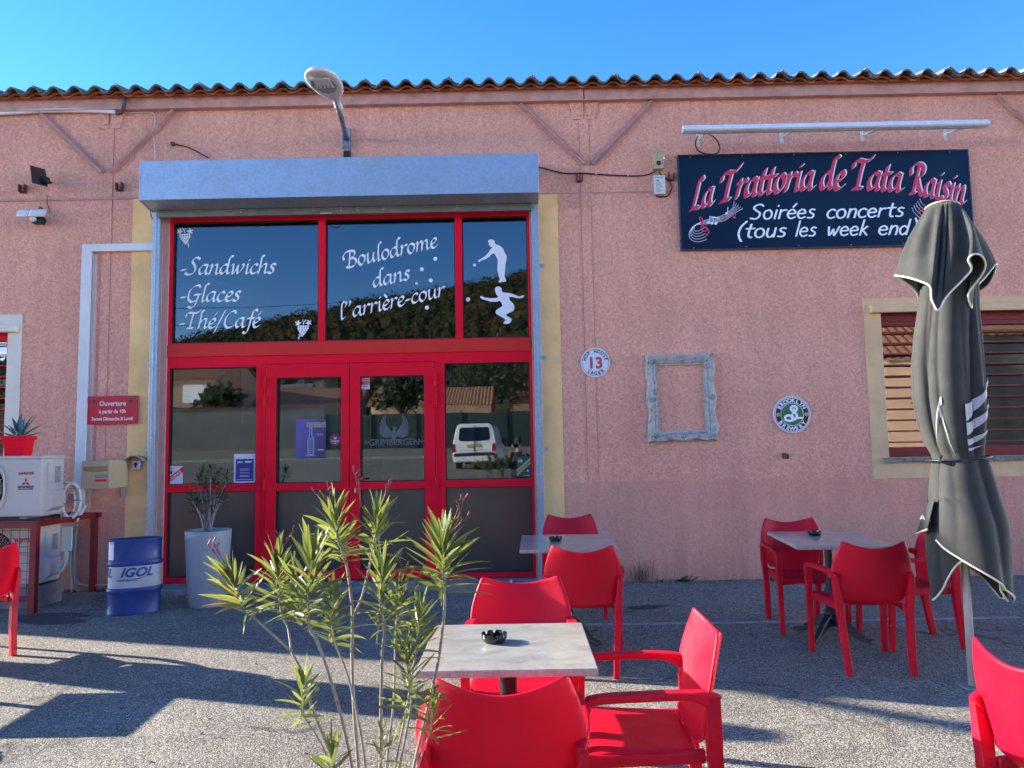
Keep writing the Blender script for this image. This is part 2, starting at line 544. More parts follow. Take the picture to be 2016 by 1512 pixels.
    def mesh(s, name, material, weld=False):
        me = bpy.data.meshes.new(name)
        me.from_pydata(s.v, [], s.f)
        bm = bmesh.new()
        bm.from_mesh(me)
        if weld: bmesh.ops.remove_doubles(bm, verts=bm.verts, dist=1e-5)
        bmesh.ops.recalc_face_normals(bm, faces=bm.faces)
        bm.to_mesh(me)
        bm.free()
        if material: me.materials.append(material)
        me.update()
        return me
    def build(s, name, material, parent=None, loc=(0, 0, 0), rot=(0, 0, 0), smooth=False, bevel=0.0, subsurf=0, solid=0.0, weld=False, seg=2):
        me = s.mesh(name, material, weld)
        o = bpy.data.objects.new(name, me)
        COL.objects.link(o)
        if parent: o.parent = parent
        o.location = loc
        o.rotation_euler = rot
        if solid:
            md = o.modifiers.new("solidify", 'SOLIDIFY'); md.thickness = solid; md.offset = 0
        if bevel:
            md = o.modifiers.new("bevel", 'BEVEL'); md.width = bevel; md.segments = seg; md.limit_method = 'ANGLE'; md.angle_limit = R(40)
        if subsurf:
            md = o.modifiers.new("subsurf", 'SUBSURF'); md.levels = subsurf; md.render_levels = subsurf
        if smooth or subsurf:
            for p in me.polygons: p.use_smooth = True
        elif bevel and weld:
            pass
        return o
def split_build(m, name, *a, **k):
    """one object for every separate piece of a mesh"""
    par = list(range(len(m.v)))
    def find(i):
        while par[i] != i: par[i] = par[par[i]]; i = par[i]
        return i
    for f in m.f:
        for j in f[1:]: par[find(j)] = find(f[0])
    # pieces that touch (same vertex position) belong together
    seen = {}
    for i, v in enumerate(m.v):
        q = tuple(round(c, 4) for c in v)
        if q in seen: par[find(i)] = find(seen[q])
        else: seen[q] = i
    comps = {}
    for f in m.f: comps.setdefault(find(f[0]), []).append(f)
    out = []
    for fs in comps.values():
        ids = sorted(set(i for f in fs for i in f)); mp = {i: n for n, i in enumerate(ids)}
        mb = MB(); mb.v = [m.v[i] for i in ids]; mb.f = [tuple(mp[i] for i in f) for f in fs]
        out.append(mb.build(name, *a, **k))
    return out
def copy_tree(root):
    c = root.copy(); COL.objects.link(c)
    for ch in [o for o in COL.objects if o.parent == root]:
        d = ch.copy(); COL.objects.link(d); d.parent = c
        for g in [o for o in COL.objects if o.parent == ch]:
            e = g.copy(); COL.objects.link(e); e.parent = d
    return c
def chain(pts, n=6):
    """Catmull-Rom through points"""
    pts = [Vector(p) for p in pts]
    if len(pts) < 3: return pts
    out = []
    e = [pts[0]*2-pts[1]]+pts+[pts[-1]*2-pts[-2]]
    for i in range(1, len(e)-2):
        a, b, c, d = e[i-1:i+3]
        for k in range(n):
            t = k/n
            out.append(0.5*((2*b)+(c-a)*t+(2*a-5*b+4*c-d)*t*t+(3*b-a-3*c+d)*t**3))
    out.append(pts[-1])
    return out

# ---------------------------------------------------------------- lettering
def text_mb(txt, size, shear=0.0, bold=0.0, spacing=1.0, align='LEFT', sx=1.0):
    """plain sans lettering as a mesh in x,z (facing -y)"""
    cu = bpy.data.curves.new("lettering", 'FONT')
    cu.body = txt
    cu.size = size
    cu.shear = shear
    cu.offset = bold
    cu.space_character = spacing
    cu.align_x = align
    cu.extrude = 0.0004
    cu.resolution_u = 3
    o = bpy.data.objects.new("lettering", cu)
    COL.objects.link(o)
    dg = bpy.context.evaluated_depsgraph_get()
    me = bpy.data.meshes.new_from_object(o.evaluated_get(dg))
    mb = MB()
    mb.v = [(v.co.x*sx, -v.co.z, v.co.y) for v in me.vertices]
    mb.f = [tuple(p.vertices) for p in me.polygons]
    bpy.data.objects.remove(o)
    bpy.data.meshes.remove(me)
    bpy.data.curves.remove(cu)
    return mb
def shift(mb, fn):
    mb.v = [tuple(fn(*p)) for p in mb.v]
    return mb
def arc_text(txt, size, rad, a0, a1, cx=0, cz=0, bold=0.0, inward=False, sx=1.0):
    """letters set around a circle from angle a0 to a1 (degrees, 90 = top)"""
    out = MB()
    n = len(txt)
    for i, ch in enumerate(txt):
        if ch == ' ': continue
        a = R(a0+(a1-a0)*i/(n-1))
        mb = text_mb(ch, size, bold=bold, align='CENTER', sx=sx)
        if inward:   # bottom text, reads left to right, feet outward
            px, pz, rot = cx+rad*math.cos(a), cz+rad*math.sin(a), a+PI/2
        else:
            px, pz, rot = cx+rad*math.cos(a), cz+rad*math.sin(a), a-PI/2
        c, s_ = math.cos(rot), math.sin(rot)
        shift(mb, lambda x, y, z: (px+x*c-z*s_, y, pz+x*s_+z*c))
        out.add(mb.v, mb.f)
    return out

# chancery italic drawn with a broad pen: every glyph is a list of pen paths (x-height = 1)
GL = {
 'a': (.86, [[(.66, .93), (.42, 1.0), (.14, .72), (.05, .34), (.17, .03), (.40, .16), (.62, .55), (.70, .98)], [(.70, .98), (.62, .45), (.62, .12), (.72, .02), (.88, .16)]]),
 'c': (.66, [[(.60, .84), (.50, 1.0), (.26, .86), (.07, .45), (.14, .08), (.34, .0), (.62, .20)]]),
 'd': (.90, [[(.64, .90), (.42, 1.0), (.14, .72), (.05, .34), (.17, .03), (.40, .16), (.62, .55)], [(1.02, 1.78), (.86, 1.86), (.74, 1.6), (.66, .95), (.62, .3), (.70, .02), (.88, .16)]]),
 'e': (.66, [[(.12, .42), (.40, .52), (.58, .78), (.46, 1.0), (.22, .84), (.07, .42), (.16, .06), (.36, .0), (.62, .20)]]),
 'f': (.60, [[(.92, 1.66), (.78, 1.84), (.60, 1.66), (.46, 1.0), (.34, .2), (.20, -.45), (.02, -.62), (-.14, -.46)], [(.16, .94), (.72, .94)]]),
 'h': (.86, [[(.42, 1.78), (.28, 1.86), (.22, 1.6), (.16, .8), (.06, .0)], [(.12, .45), (.36, .86), (.58, 1.0), (.66, .78), (.58, .2), (.66, .02), (.84, .16)]]),
 'i': (.44, [[(.08, .86), (.24, 1.0), (.20, .6), (.16, .12), (.26, .02), (.42, .16)], [(.30, 1.42), (.34, 1.40)]]),
 'l': (.46, [[(.58, 1.78), (.44, 1.86), (.32, 1.6), (.22, .8), (.18, .12), (.28, .02), (.44, .16)]]),
 'm': (1.28, [[(.04, .86), (.20, 1.0), (.16, .5), (.06, .0)], [(.12, .45), (.34, .86), (.54, 1.0), (.60, .76), (.50, .0)], [(.55, .45), (.78, .86), (.98, 1.0), (1.04, .78), (.98, .2), (1.06, .02), (1.24, .16)]]),
 'n': (.88, [[(.04, .86), (.20, 1.0), (.16, .5), (.06, .0)], [(.12, .45), (.36, .86), (.58, 1.0), (.66, .78), (.60, .2), (.68, .02), (.86, .16)]]),
 'o': (.74, [[(.42, 1.0), (.18, .86), (.06, .42), (.18, .04), (.38, .02), (.60, .34), (.64, .78), (.42, 1.0)]]),
 'r': (.62, [[(.04, .86), (.20, 1.0), (.16, .5), (.06, .0)], [(.12, .45), (.34, .86), (.52, 1.0), (.64, .88)]]),
 's': (.60, [[(.56, .86), (.44, 1.0), (.24, .92), (.22, .70), (.42, .40), (.40, .12), (.20, .0), (.02, .14)]]),
 't': (.54, [[(.32, 1.42), (.22, .8), (.18, .14), (.28, .02), (.48, .18)], [(.04, .94), (.56, .98)]]),
 'u': (.88, [[(.04, .86), (.20, 1.0), (.14, .4), (.18, .04), (.38, .10), (.62, .55), (.70, .98)], [(.70, .98), (.62, .3), (.68, .02), (.86, .16)]]),
 'w': (1.16, [[(.04, .88), (.18, 1.0), (.20, .5), (.20, .04), (.42, .30), (.60, .92)], [(.60, .92), (.58, .4), (.62, .04), (.86, .34), (1.04, .80), (1.0, 1.0), (.92, .96)]]),
 '-': (.52, [[(.06, .48), (.42, .50)]]),
 "'": (.34, [[(.22, 1.78), (.24, 1.55), (.12, 1.30)]]),
 '/': (.62, [[(-.10, -.45), (.66, 1.80)]]),
 ' ': (.46, []),
 'S': (.98, [[(.98, 1.56), (.84, 1.74), (.54, 1.70), (.38, 1.36), (.58, .98), (.70, .56), (.50, .10), (.16, .0), (-.08, .12), (-.06, .26)]]),
 'G': (1.14, [[(1.04, 1.50), (.90, 1.72), (.58, 1.62), (.22, 1.14), (.14, .48), (.34, .06), (.68, .06), (.94, .40)], [(.62, .74), (1.12, .76)], [(.96, .72), (.86, .1), (.70, -.44), (.44, -.62), (.20, -.48)]]),
 'T': (1.08, [[(-.02, 1.22), (.02, 1.52), (.26, 1.66), (.62, 1.60), (.98, 1.66), (1.18, 1.92)], [(.62, 1.58), (.50, .9), (.40, .06)], [(.14, .02), (.42, .06), (.66, .04)]]),
 'C': (1.02, [[(1.00, 1.48), (.86, 1.72), (.56, 1.62), (.22, 1.14), (.12, .48), (.32, .04), (.66, .06), (.96, .32)]]),
 'B': (1.12, [[(-.02, .90), (-.08, 1.22), (.12, 1.62), (.52, 1.72), (.92, 1.56), (.88, 1.14), (.50, .92)], [(.50, .92), (.90, .80), (.98, .40), (.74, .06), (.40, .0), (.12, .12)], [(.56, 1.66), (.44, .8), (.30, -.04)]]),
 'L': (.94, [[(.78, 1.60), (.64, 1.78), (.50, 1.56), (.38, .8), (.24, .10), (.10, .0)], [(.10, .02), (.40, .08), (.68, .02), (.92, .22)]]),
 'R': (1.16, [[(-.02, 1.06), (-.06, 1.36), (.14, 1.64), (.54, 1.74), (.90, 1.58), (.88, 1.18), (.48, .94)], [(.50, .94), (.72, .44), (.98, .06), (1.20, .10)], [(.54, 1.66), (.42, .8), (.28, .0)], [(.10, .02), (.44, .04)]]),
}
# rounded hand lettering for the second sign line (x-height = 1)
GR = {
 'o': (.86, [[(.42, .98), (.16, .84), (.06, .46), (.20, .08), (.44, .02), (.66, .22), (.70, .62), (.56, .92), (.40, .98)]]),
 'i': (.40, [[(.22, .96), (.12, .04)], [(.31, 1.40), (.33, 1.44)]]),
 'r': (.70, [[(.16, .98), (.08, .04)], [(.12, .60), (.30, .90), (.60, .94)]]),
 'e': (.82, [[(.10, .52), (.64, .58), (.60, .84), (.40, .98), (.14, .80), (.06, .42), (.22, .08), (.44, .03), (.66, .16)]]),
 's': (.70, [[(.58, .92), (.36, .98), (.20, .82), (.28, .60), (.50, .46), (.54, .22), (.36, .04), (.08, .08)]]),
 'c': (.74, [[(.64, .84), (.46, .98), (.18, .82), (.06, .44), (.20, .08), (.42, .03), (.62, .14)]]),
 'n': (.82, [[(.18, .98), (.08, .04)], [(.12, .50), (.30, .88), (.54, .96), (.66, .76), (.60, .04)]]),
 't': (.68, [[(.38, 1.44), (.26, .50), (.32, .08), (.50, .04)], [(.06, .98), (.64, 1.0)]]),
 'u': (.84, [[(.14, .96), (.08, .40), (.18, .06), (.40, .06), (.60, .36)], [(.68, .98), (.60, .04)]]),
 'l': (.34, [[(.26, 1.66), (.10, .04)]]),
 'w': (1.06, [[(.10, .96), (.14, .40), (.22, .06), (.50, .72)], [(.50, .72), (.56, .30), (.64, .06), (.96, .98)]]),
 'k': (.76, [[(.28, 1.66), (.08, .04)], [(.60, .96), (.16, .48)], [(.26, .58), (.62, .04)]]),
 'd': (.88, [[(.58, .80), (.38, .96), (.14, .78), (.06, .40), (.18, .08), (.36, .04), (.58, .30)], [(.78, 1.66), (.60, .04)]]),
 'S': (1.06, [[(.98, 1.44), (.80, 1.60), (.44, 1.54), (.24, 1.22), (.50, .92), (.78, .66), (.72, .24), (.44, .04), (.08, .12)]]),
 '(': (.56, [[(.56, 1.78), (.22, 1.24), (.08, .60), (.16, .04), (.34, -.36)]]),
 ')': (.56, [[(.30, 1.78), (.46, 1.24), (.42, .60), (.22, .04), (-.04, -.36)]]),
 ' ': (.70, []),
}
ACC = {'é': ('e', [[(.44, 1.26), (.66, 1.62)]]), 'è': ('e', [[(.30, 1.62), (.46, 1.26)]]), 'á': ('a', [])}
def pen(mb, pts, half, angle=R(40), step=0.0, round_=False, dy=0.0):
    """broad pen (or round pen) dragged along pts (x,z); returns the running depth so no two faces share a plane"""
    pts = [(p[0], p[1]) for p in chain([(p[0], p[1], 0) for p in pts], 5)]
    if round_:
        n = 10
        path = pts
        for (x, z) in (path[0], path[-1]):
            dy -= step
            k = len(mb.v)
            mb.v += [(x+half*math.cos(2*PI*i/n), dy, z+half*math.sin(2*PI*i/n)) for i in range(n)]
            mb.f.append(tuple(k+i for i in range(n)))
        L = []
        for i, (x, z) in enumerate(path):
            a = path[max(i-1, 0)]; b = path[min(i+1, len(path)-1)]
            tx, tz = b[0]-a[0], b[1]-a[1]
            l = math.hypot(tx, tz) or 1
            L.append((x-tz/l*half, z+tx/l*half, x+tz/l*half, z-tx/l*half))
    else:
        nx, nz = math.cos(angle)*half, math.sin(angle)*half
        L = [(x-nx, z-nz, x+nx, z+nz) for x, z in pts]
    dy -= step
    for i in range(len(L)-1):
        a, b = L[i], L[i+1]
        if i % 3 == 0: dy -= step
        if round_:
            mb.add([(a[0], dy, a[1]), (a[2], dy, a[3]), (b[2], dy, b[3]), (b[0], dy, b[1])], [(0, 1, 2, 3)])
        else:   # hull of two nib positions with a hair of pen thickness
            t = half*0.16
            vs = [(a[0], a[1]+t), (a[0], a[1]-t), (a[2], a[3]-t), (a[2], a[3]+t), (b[0], b[1]+t), (b[0], b[1]-t), (b[2], b[3]-t), (b[2], b[3]+t)]
            h = hull(vs)
            k = len(mb.v)
            mb.v += [(x, dy-step*0.2*(i % 3), z) for x, z in h]
            mb.f.append(tuple(range(k, k+len(h))))
    return dy
def hull(ps):
    ps = sorted(set((round(x, 7), round(z, 7)) for x, z in ps))
    def cr(o, a, b): return (a[0]-o[0])*(b[1]-o[1])-(a[1]-o[1])*(b[0]-o[0])
    lo, up_ = [], []
    for p in ps:
        while len(lo) > 1 and cr(lo[-2], lo[-1], p) <= 0: lo.pop()
        lo.append(p)
    for p in reversed(ps):
        while len(up_) > 1 and cr(up_[-2], up_[-1], p) <= 0: up_.pop()
        up_.append(p)
    return lo[:-1]+up_[:-1]
def script_mb(txt, xh, font=GL, half=0.125, slant=0.10, round_=False, sx=1.0, spacing=0.0):
    """written line as a mesh, baseline z=0, starting x=0; second value = its width"""
    mb = MB()
    x = 0.0
    dy = 0.0
    for ch in txt:
        acc = []
        if ch in ACC: ch, acc = ACC[ch]
        adv, strokes = font[ch]
        for st in strokes+acc:
            dy = pen(mb, [((x+p[0]*1.0)*sx+p[1]*slant, p[1]) for p in st], half, step=0.00012/xh*0.3, round_=round_, dy=dy if dy > -0.02/xh*0.1 else 0.0)
        x += adv+spacing
    mb.v = [(v[0]*xh, v[1]*xh, v[2]*xh) for v in mb.v]
    return mb, x*sx*xh
def disc(mb, cx, cz, r, dy, n=20):
    k = len(mb.v)
    mb.v += [(cx+r*math.cos(2*PI*i/n), dy, cz+r*math.sin(2*PI*i/n)) for i in range(n)]
    mb.f.append(tuple(k+i for i in range(n)))
def ring(mb, cx, cz, r0, r1, dy, n=40, a0=0, a1=360):
    k = len(mb.v)
    for i in range(n+1):
        a = R(a0+(a1-a0)*i/n)
        mb.v += [(cx+r0*math.cos(a), dy, cz+r0*math.sin(a)), (cx+r1*math.cos(a), dy, cz+r1*math.sin(a))]
    for i in range(n):
        mb.f.append((k+2*i, k+2*i+1, k+2*i+3, k+2*i+2))
# ---------------------------------------------------------------- ground
def ground():
    m = MB()
    ys = [6, 0.01, 0, -1, -2, -3, -4, -5, -6, -7, -8, -9.5, -11, -14, -17, -20, -24, -28, -28.01, -35, -45, -60, -90, -400]
    xs = [-400, -60, -20, -8, -4, 0, 4, 8, 20, 60, 400]
    for y in ys:
        for x in xs: m.v.append((x, y, gz(y)))
    n = len(xs)
    for i in range(len(ys)-1):
        for j in range(n-1): m.f.append((i*n+j, i*n+j+1, (i+1)*n+j+1, (i+1)*n+j))
    o = m.build('asphalt_ground', mm('asphalt'))
    tag(o, 'grey gravelly asphalt of the forecourt and car park', 'ground', kind='structure')
ground()
# faded painted lines, laid 4 mm above the asphalt
faded = mat('faded_road_paint', (0.34, 0.33, 0.31), 0.9, var=0.35, vscale=14, bmp=0.6, bscale=120)
def ground_line(name, pts, wd, label):
    m = MB()
    n = len(pts)
    for i in range(n-1):
        a, b = Vector(pts[i]), Vector(pts[i+1])
        d = (b-a).normalized(); s = Vector((-d.y, d.x, 0))*wd/2
        m.add([(p.x, p.y, gz(p.y)+0.004) for p in (a-s, b-s, b+s, a+s)], [(0, 1, 2, 3)])
    tag(m.build(name, faded), label, 'painted line', kind='structure')
ground_line('painted_line', [G(1120, 1231), G(1500, 1226), G(2010, 1216)], 0.07, 'worn pale painted line on the asphalt below the right hand tables')

# ---------------------------------------------------------------- the restaurant
B = empty('restaurant_building')
tag(B, 'long pink roughcast restaurant building with wavy tiled roof and red glazed entrance', 'building')
LX, RX = -10.84, 9.5
EX0, EX1, EZ0, EZ1 = -4.0, 0.235, 0.05, 4.26      # entrance opening
WX0, WX1, WZ0, WZ1 = 4.12, 6.9, 1.30, 2.92        # right window
VX0, VX1, VZ0, VZ1 = -7.6, -5.72, 1.0, 2.92       # left window
m = MB()
m.plate(LX, RX, 0.0, 5.56, [(EX0, EX1, 0.0, EZ1), (WX0, WX1, WZ0, WZ1), (VX0, VX1, VZ0, VZ1)], 0.0, 0.22)
wall = m.build('wall', mm('roughcast'), B)
m = MB(); m.box(LX, LX+0.22, 0.22, 12, 0, 5.56); m.box(RX-0.22, RX, 0.22, 12, 0, 5.56); m.box(LX, RX, 12, 12.22, 0, 5.56)
split_build(m, 'rear_wall', mm('roughcast'), B)
# smoother plinth render (3 mm proud)
m = MB()
for a, b in ((LX, -4.345), (0.525, RX)):
    m.box(a, b, -0.004, 0.05, -0.2, 1.09)
split_build(m, 'plinth', mm('plinth_render'), B)
# pilaster strips, ledge lines
seam = mat('dark_joint', (0.48, 0.24, 0.17), 0.9)
m = MB()
for x0, x1 in ((0.79, 0.90), (-4.69, -4.585)):
    m.box(x0, x1, -0.007, 0.04, 1.10, 5.30)
split_build(m, 'pilaster', mm('roughcast'), B)
m = MB()
for x in (0.787, 0.903, -4.693, -4.582, 8.2, 3.42):
    m.box(x-0.0018, x+0.0018, -0.003 if x < 3 else -0.002, 0.04, 1.10, 5.40 if x < 3 else 1.11)
split_build(m, 'panel_joint', seam, B)
m = MB()
m.box(LX, -4.13, -0.016, 0.04, 4.40, 4.425); m.box(0.33, 3.0, -0.008, 0.04, 4.365, 4.375)
split_build(m, 'ledge', pink_paint, B)
# bands round the openings
m = MB()
m.box(0.29, 0.52, -0.010, 0.1, 0.0, 4.36); m.box(-4.34, -4.06, -0.010, 0.1, 0.0, 4.42)
split_build(m, 'ochre_band', yellow_band, B)
m = MB()
m.plate(3.93, 7.1, 1.07, 3.085, [(WX0, WX1, WZ0, WZ1)], -0.010, 0.1)
m.build('window_surround', tan_band, B)
m = MB()
m.plate(-7.8, -5.565, 0.8, 3.085, [(VX0, VX1, VZ0, VZ1)], -0.010, 0.1)
m.build('window_surround', cream_band, B)
# top beam under the roof
m = MB()
m.box(LX, 0.843, -0.055, 0.1, 5.455, 5.575); m.box(0.855, RX, -0.055, 0.1, 5.455, 5.575)
m.box(LX, RX, -0.07, 0.1, 5.441, 5.455)
m.build('top_beam', pink_paint, B)
# gusset plates with bolts and the diagonal angle irons
for cx in (0.85, -4.637, 6.34):
    m = MB()
    m.poly([(cx-0.17, 5.44), (cx-0.12, 5.24), (cx-0.012, 5.24), (cx-0.012, 5.44)], -0.013, 0.01)
    m.poly([(cx+0.012, 5.44), (cx+0.012, 5.24), (cx+0.12, 5.24), (cx+0.17, 5.44)], -0.013, 0.01)
    for dx in (-0.06, 0.06):
        for z in (5.29, 5.38):
            m.tube([(cx+dx, -0.013, z), (cx+dx, -0.026, z)], 0.018, 8)
    m.build('gusset_plate', mm('roughcast'), B)
def brace(a, b):
    m = MB()
    a, b = Vector((a[0], -0.02, a[1])), Vector((b[0], -0.02, b[1]))
    m.bar(a, b, 0.012, 0.075, up=(0, 1, 0))
    t = (b-a).normalized(); nrm = t.cross(Vector((0, 1, 0))).normalized()
    if nrm.z > 0: nrm = -nrm
    m.bar(a+Vector((0, 0.006, 0))-nrm*0.0, b+Vector((0, 0.006, 0)), 0.07, 0.008, up=(0, 1, 0))
    m.build('brace', pink_paint, B)
brace((0.12, 5.43), (0.84, 4.70)); brace((1.63, 5.43), (0.925, 4.70))
brace((-5.43, 5.44), (-4.69, 4.71)); brace((-3.89, 5.44), (-4.61, 4.71))
brace((5.60, 5.42), (6.30, 4.72)); brace((7.1, 5.42), (6.40, 4.72))
rusty = mat('rusty_bracket', (0.17, 0.075, 0.055), 0.85, var=0.3, vscale=20)
for px, py in ((47, 372), (237, 368), (1141, 351), (1321, 348)):
    p = P(px, py)
    m = MB()
    m.box(-0.04, 0.04, -0.006, 0.02, -0.055, -0.045)
    m.box(-0.036, -0.026, -0.05, 0.02, -0.045, 0.04); m.box(0.026, 0.036, -0.05, 0.02, -0.045, 0.04); m.box(-0.026, 0.026, -0.02, 0.02, -0.045, -0.03)
    m.build('wall_bracket', rusty, B, loc=(p.x, 0, p.z))
# roof: fibre cement waves over terracotta tile ends
def roof():
    PITCHW, A = 0.236, 0.044
    def wave(x):
        t = (x/PITCHW) % 1.0
        s_ = math.cos(2*PI*t)
        return A*(max(s_, 0)**0.62 if s_ > 0 else s_*0.85)
    x0, x1 = LX-0.3, RX+0.3
    n = int((x1-x0)/PITCHW*10)
    T = 0.020
    def prof(mb, ya, yb, z0, amp, th, rise=0.24):
        k = len(mb.v)
        for i in range(n+1):
            x = x0+(x1-x0)*i/n
            j = int((x-x0)/(PITCHW*4.0))
            random.seed(j)
            dz = random.uniform(-0.006, 0.006)
            zz = z0+wave(x)*amp+dz
            for y, z in ((ya+dz*2, zz), (yb, zz+(yb-ya)*rise), (yb, zz+th+(yb-ya)*rise), (ya+dz*2, zz+th)):
                mb.v.append((x, y, z))
        for i in range(n):
            for j in range(4):
                j2 = (j+1) % 4
                mb.f.append((k+i*4+j, k+i*4+j2, k+(i+1)*4+j2, k+(i+1)*4+j))
    m = MB()
    prof(m, -0.20, 3.0, 5.605, 1.0, T)
    r = m.build('roof', tile_grey, B, smooth=False)
    # lapping edge of every fourth sheet
    m = MB()
    xx = x0+PITCHW*4
    while xx < x1-0.3:
        xs = xx+PITCHW*0.25
        k = len(m.v)
        for i in range(7):
            x = xs+i*PITCHW/12
            z = 5.605+wave(x)+T+0.002
            for y, z_ in ((-0.215, z), (2.0, z+2.2*0.24), (2.0, z+2.2*0.24+0.010), (-0.215, z+0.010)): m.v.append((x, y, z_))
        for i in range(6):
            for j in range(4):
                j2 = (j+1) % 4
                m.f.append((k+i*4+j, k+i*4+j2, k+(i+1)*4+j2, k+(i+1)*4+j))
        m.f.append((k, k+3, k+2, k+1)); m.f.append((k+24, k+25, k+26, k+27))
        xx += PITCHW*4
    m.build('lap_joint', tile_grey, r)
    m = MB()
    prof(m, -0.125, 0.6, 5.582, 0.62, 0.022)
    # mortar and tile ends filling each wave
    m.box(LX, RX, -0.085, 0.15, 5.575, 5.60)
    m.build('tile_underlay', tile_orange, r)
    m = MB()
    m.add([(x0, 3.0, 6.36), (x1, 3.0, 6.36), (x1, 6.0, 7.05), (x0, 6.0, 7.05), (x1, 12.3, 5.55), (x0, 12.3, 5.55)], [(0, 1, 2, 3), (3, 2, 4, 5)])
    m.build('rear_slope', tile_grey, r, solid=0.03)
roof()
# right window: shutter box, sill, frame, glass, guard bars, blind
dark_red = mat('dark_red_paint', (0.20, 0.006, 0.012), 0.5, var=0.2, vscale=12, bmp=0.15)
W = MB().box(WX0, WX1, 0.12, 0.14, WZ0, WZ1).build('window', mm('glass'), B)
m = MB(); m.plate(WX0-0.01, WX1+0.01, WZ0-0.02, WZ1+0.02, [(WX0+0.02, WX1-0.055, WZ0+0.11, WZ1-0.14)], 0.07, 0.16)
m.box(WX0, WX1, 0.055, 0.07, WZ1-0.09, WZ1-0.075); m.box(WX0, WX1, 0.055, 0.07, WZ0+0.05, WZ0+0.06)
m.build('frame', dark_red, W)
m = MB()
k = 0
z = WZ0+0.165
while z < WZ1-0.15:
    m.box(WX0, WX1, 0.035, 0.055, z-0.0075, z+0.0075); z += 0.1235
m.build('guard_bars', dark_red, W)
m = MB(); m.box(3.99, 7.05, -0.07, 0.0, 2.915, 3.0)
m.build('drip_moulding', tan_band, W, bevel=0.008)
m = MB()
random.seed(4)
xs = [WX0-0.07]+[WX0-0.07+0.15*i+random.uniform(-.03, .03) for i in range(1, 20)]
for a, b in zip(xs, xs[1:]):
    h = random.uniform(0, 0.012)
    m.box(a, b, -0.055+random.uniform(0, .01), 0.06, 1.238+h, 1.296)
m.build('sill', mat('crumbling_sill', (0.23, 0.215, 0.185), 0.95, var=0.5, vscale=18, bmp=0.8, bscale=70), W, bevel=0.006)
blind = mat('roller_blind', (0.13, 0.13, 0.13), 0.8, var=0.15, vscale=3)
m = MB(); m.box(WX0, WX1, 0.30, 0.31, WZ0-0.05, WZ1+0.05); m.build('inner_blind', blind, W)
# left window (only its edge is in view)
V = MB().box(VX0, VX1, 0.12, 0.14, VZ0, VZ1).build('window', mm('glass_dark'), B)
m = MB(); m.plate(VX0-.01, VX1+.01, VZ0-.02, VZ1+.02, [(VX0+.06, VX1-.06, VZ0+.08, VZ1-.12)], 0.07, 0.16); m.build('frame', red_frame, V)
m = MB()
z = VZ0+0.15
while z < VZ1-0.1: m.box(VX0, VX1, 0.035, 0.05, z-0.006, z+0.006); z += 0.1235
m.build('guard_bars', red_frame, V)
m = MB(); m.box(-7.7, -5.60, -0.07, 0.0, 2.88, 2.96); m.build('drip_moulding', cream_band, V, bevel=0.008)

# ---------------------------------------------------------------- entrance front
FY0, FY1 = 0.05, 0.12          # frame depth
GY0, GY1 = 0.094, 0.104        # glass
def fx(px, py=850): return P(px, py, FY0).x
XL, XR = -3.935, 0.195
zB0, zB1 = 2.525, 2.715        # beam between transom and doors
ZT = 4.20
T1 = (PX(340, 560, .06), PX(627, 560, .06)); T2 = (PX(640.5, 560, .06), PX(896.5, 560, .06)); T3 = (PX(910.5, 560, .06), PX(1039.5, 560, .06))
zt0, zt1 = zB1+0.012, 4.135
D0, D1, DM = PX(523, 840, .06), PX(858, 840, .06), PX(688.5, 840, .06)
SL = (PX(332.5, 840, .06), PX(504.5, 840, .06)); SR = (PX(876, 830, .06), PX(1044.5, 830, .06))
zs1 = PZ(700, 718.5, .06)+0.0
zmid0, zmid1 = PZ(690, 963, .06), PZ(690, 948.5, .06)
m = MB()
m.plate(XL, XR, 0.06, ZT, [T1+(zt0, zt1), T2+(zt0, zt1), T3+(zt0, zt1), (D0, D1, 0.0, 2.47), SL+(zmid1, zs1), SL+(0.115, zmid0), SR+(zmid1, zs1), SR+(0.115, zmid0)], FY0, FY1)
m.box(D0-0.012, D0, FY0-0.012, FY0, 0.06, 2.482); m.box(D1, D1+0.012, FY0-0.012, FY0, 0.06, 2.482); m.box(D0, D1, FY0-0.012, FY0, 2.47, 2.482)
for x in (D0-0.05, D1+0.05): m.box(x-0.002, x+0.002, FY0-0.003, FY0, 0.06, 2.47)
door_frame = m.build('door_frame', red_frame, B, bevel=0.003, weld=True)
m = MB(); m.box(XL+0.01, XR-0.01, FY0-0.022, FY0, zB0+0.045, zB1)
m.build('lintel_panel', red_beam, door_frame, bevel=0.004)
m = MB(); m.box(-4.0, XL, 0.02, 0.2, 0.0, EZ1); m.box(XR, 0.235, 0.02, 0.2, 0.0, EZ1)
split_build(m, 'jamb', mat('jamb_plaster', (0.50, 0.30, 0.27), 0.9, bmp=0.3), B)
m = MB(); m.box(-4.02, 0.30, -0.30, 0.45, -0.1, 0.052)
m.build('threshold', concrete, B, bevel=0.012)
def transom(r, kids):
    o = MB().box(r[0]-.01, r[1]+.01, GY0, GY1, zt0-.01, zt1+.01).build('transom_window', mm('glass'), B)
    g = MB(); g.plate(r[0]-.002, r[1]+.002, zt0-.002, zt1+.002, [(r[0]+.010, r[1]-.010, zt0+.010, zt1-.010)], FY0+0.012, GY0)
    g.build('gasket', black_rubber, o)
    return o
tw1, tw2, tw3 = transom(T1, 0), transom(T2, 0), transom(T3, 0)
def onglass(px, py): p = P(px, py, GY0); return p.x, p.z
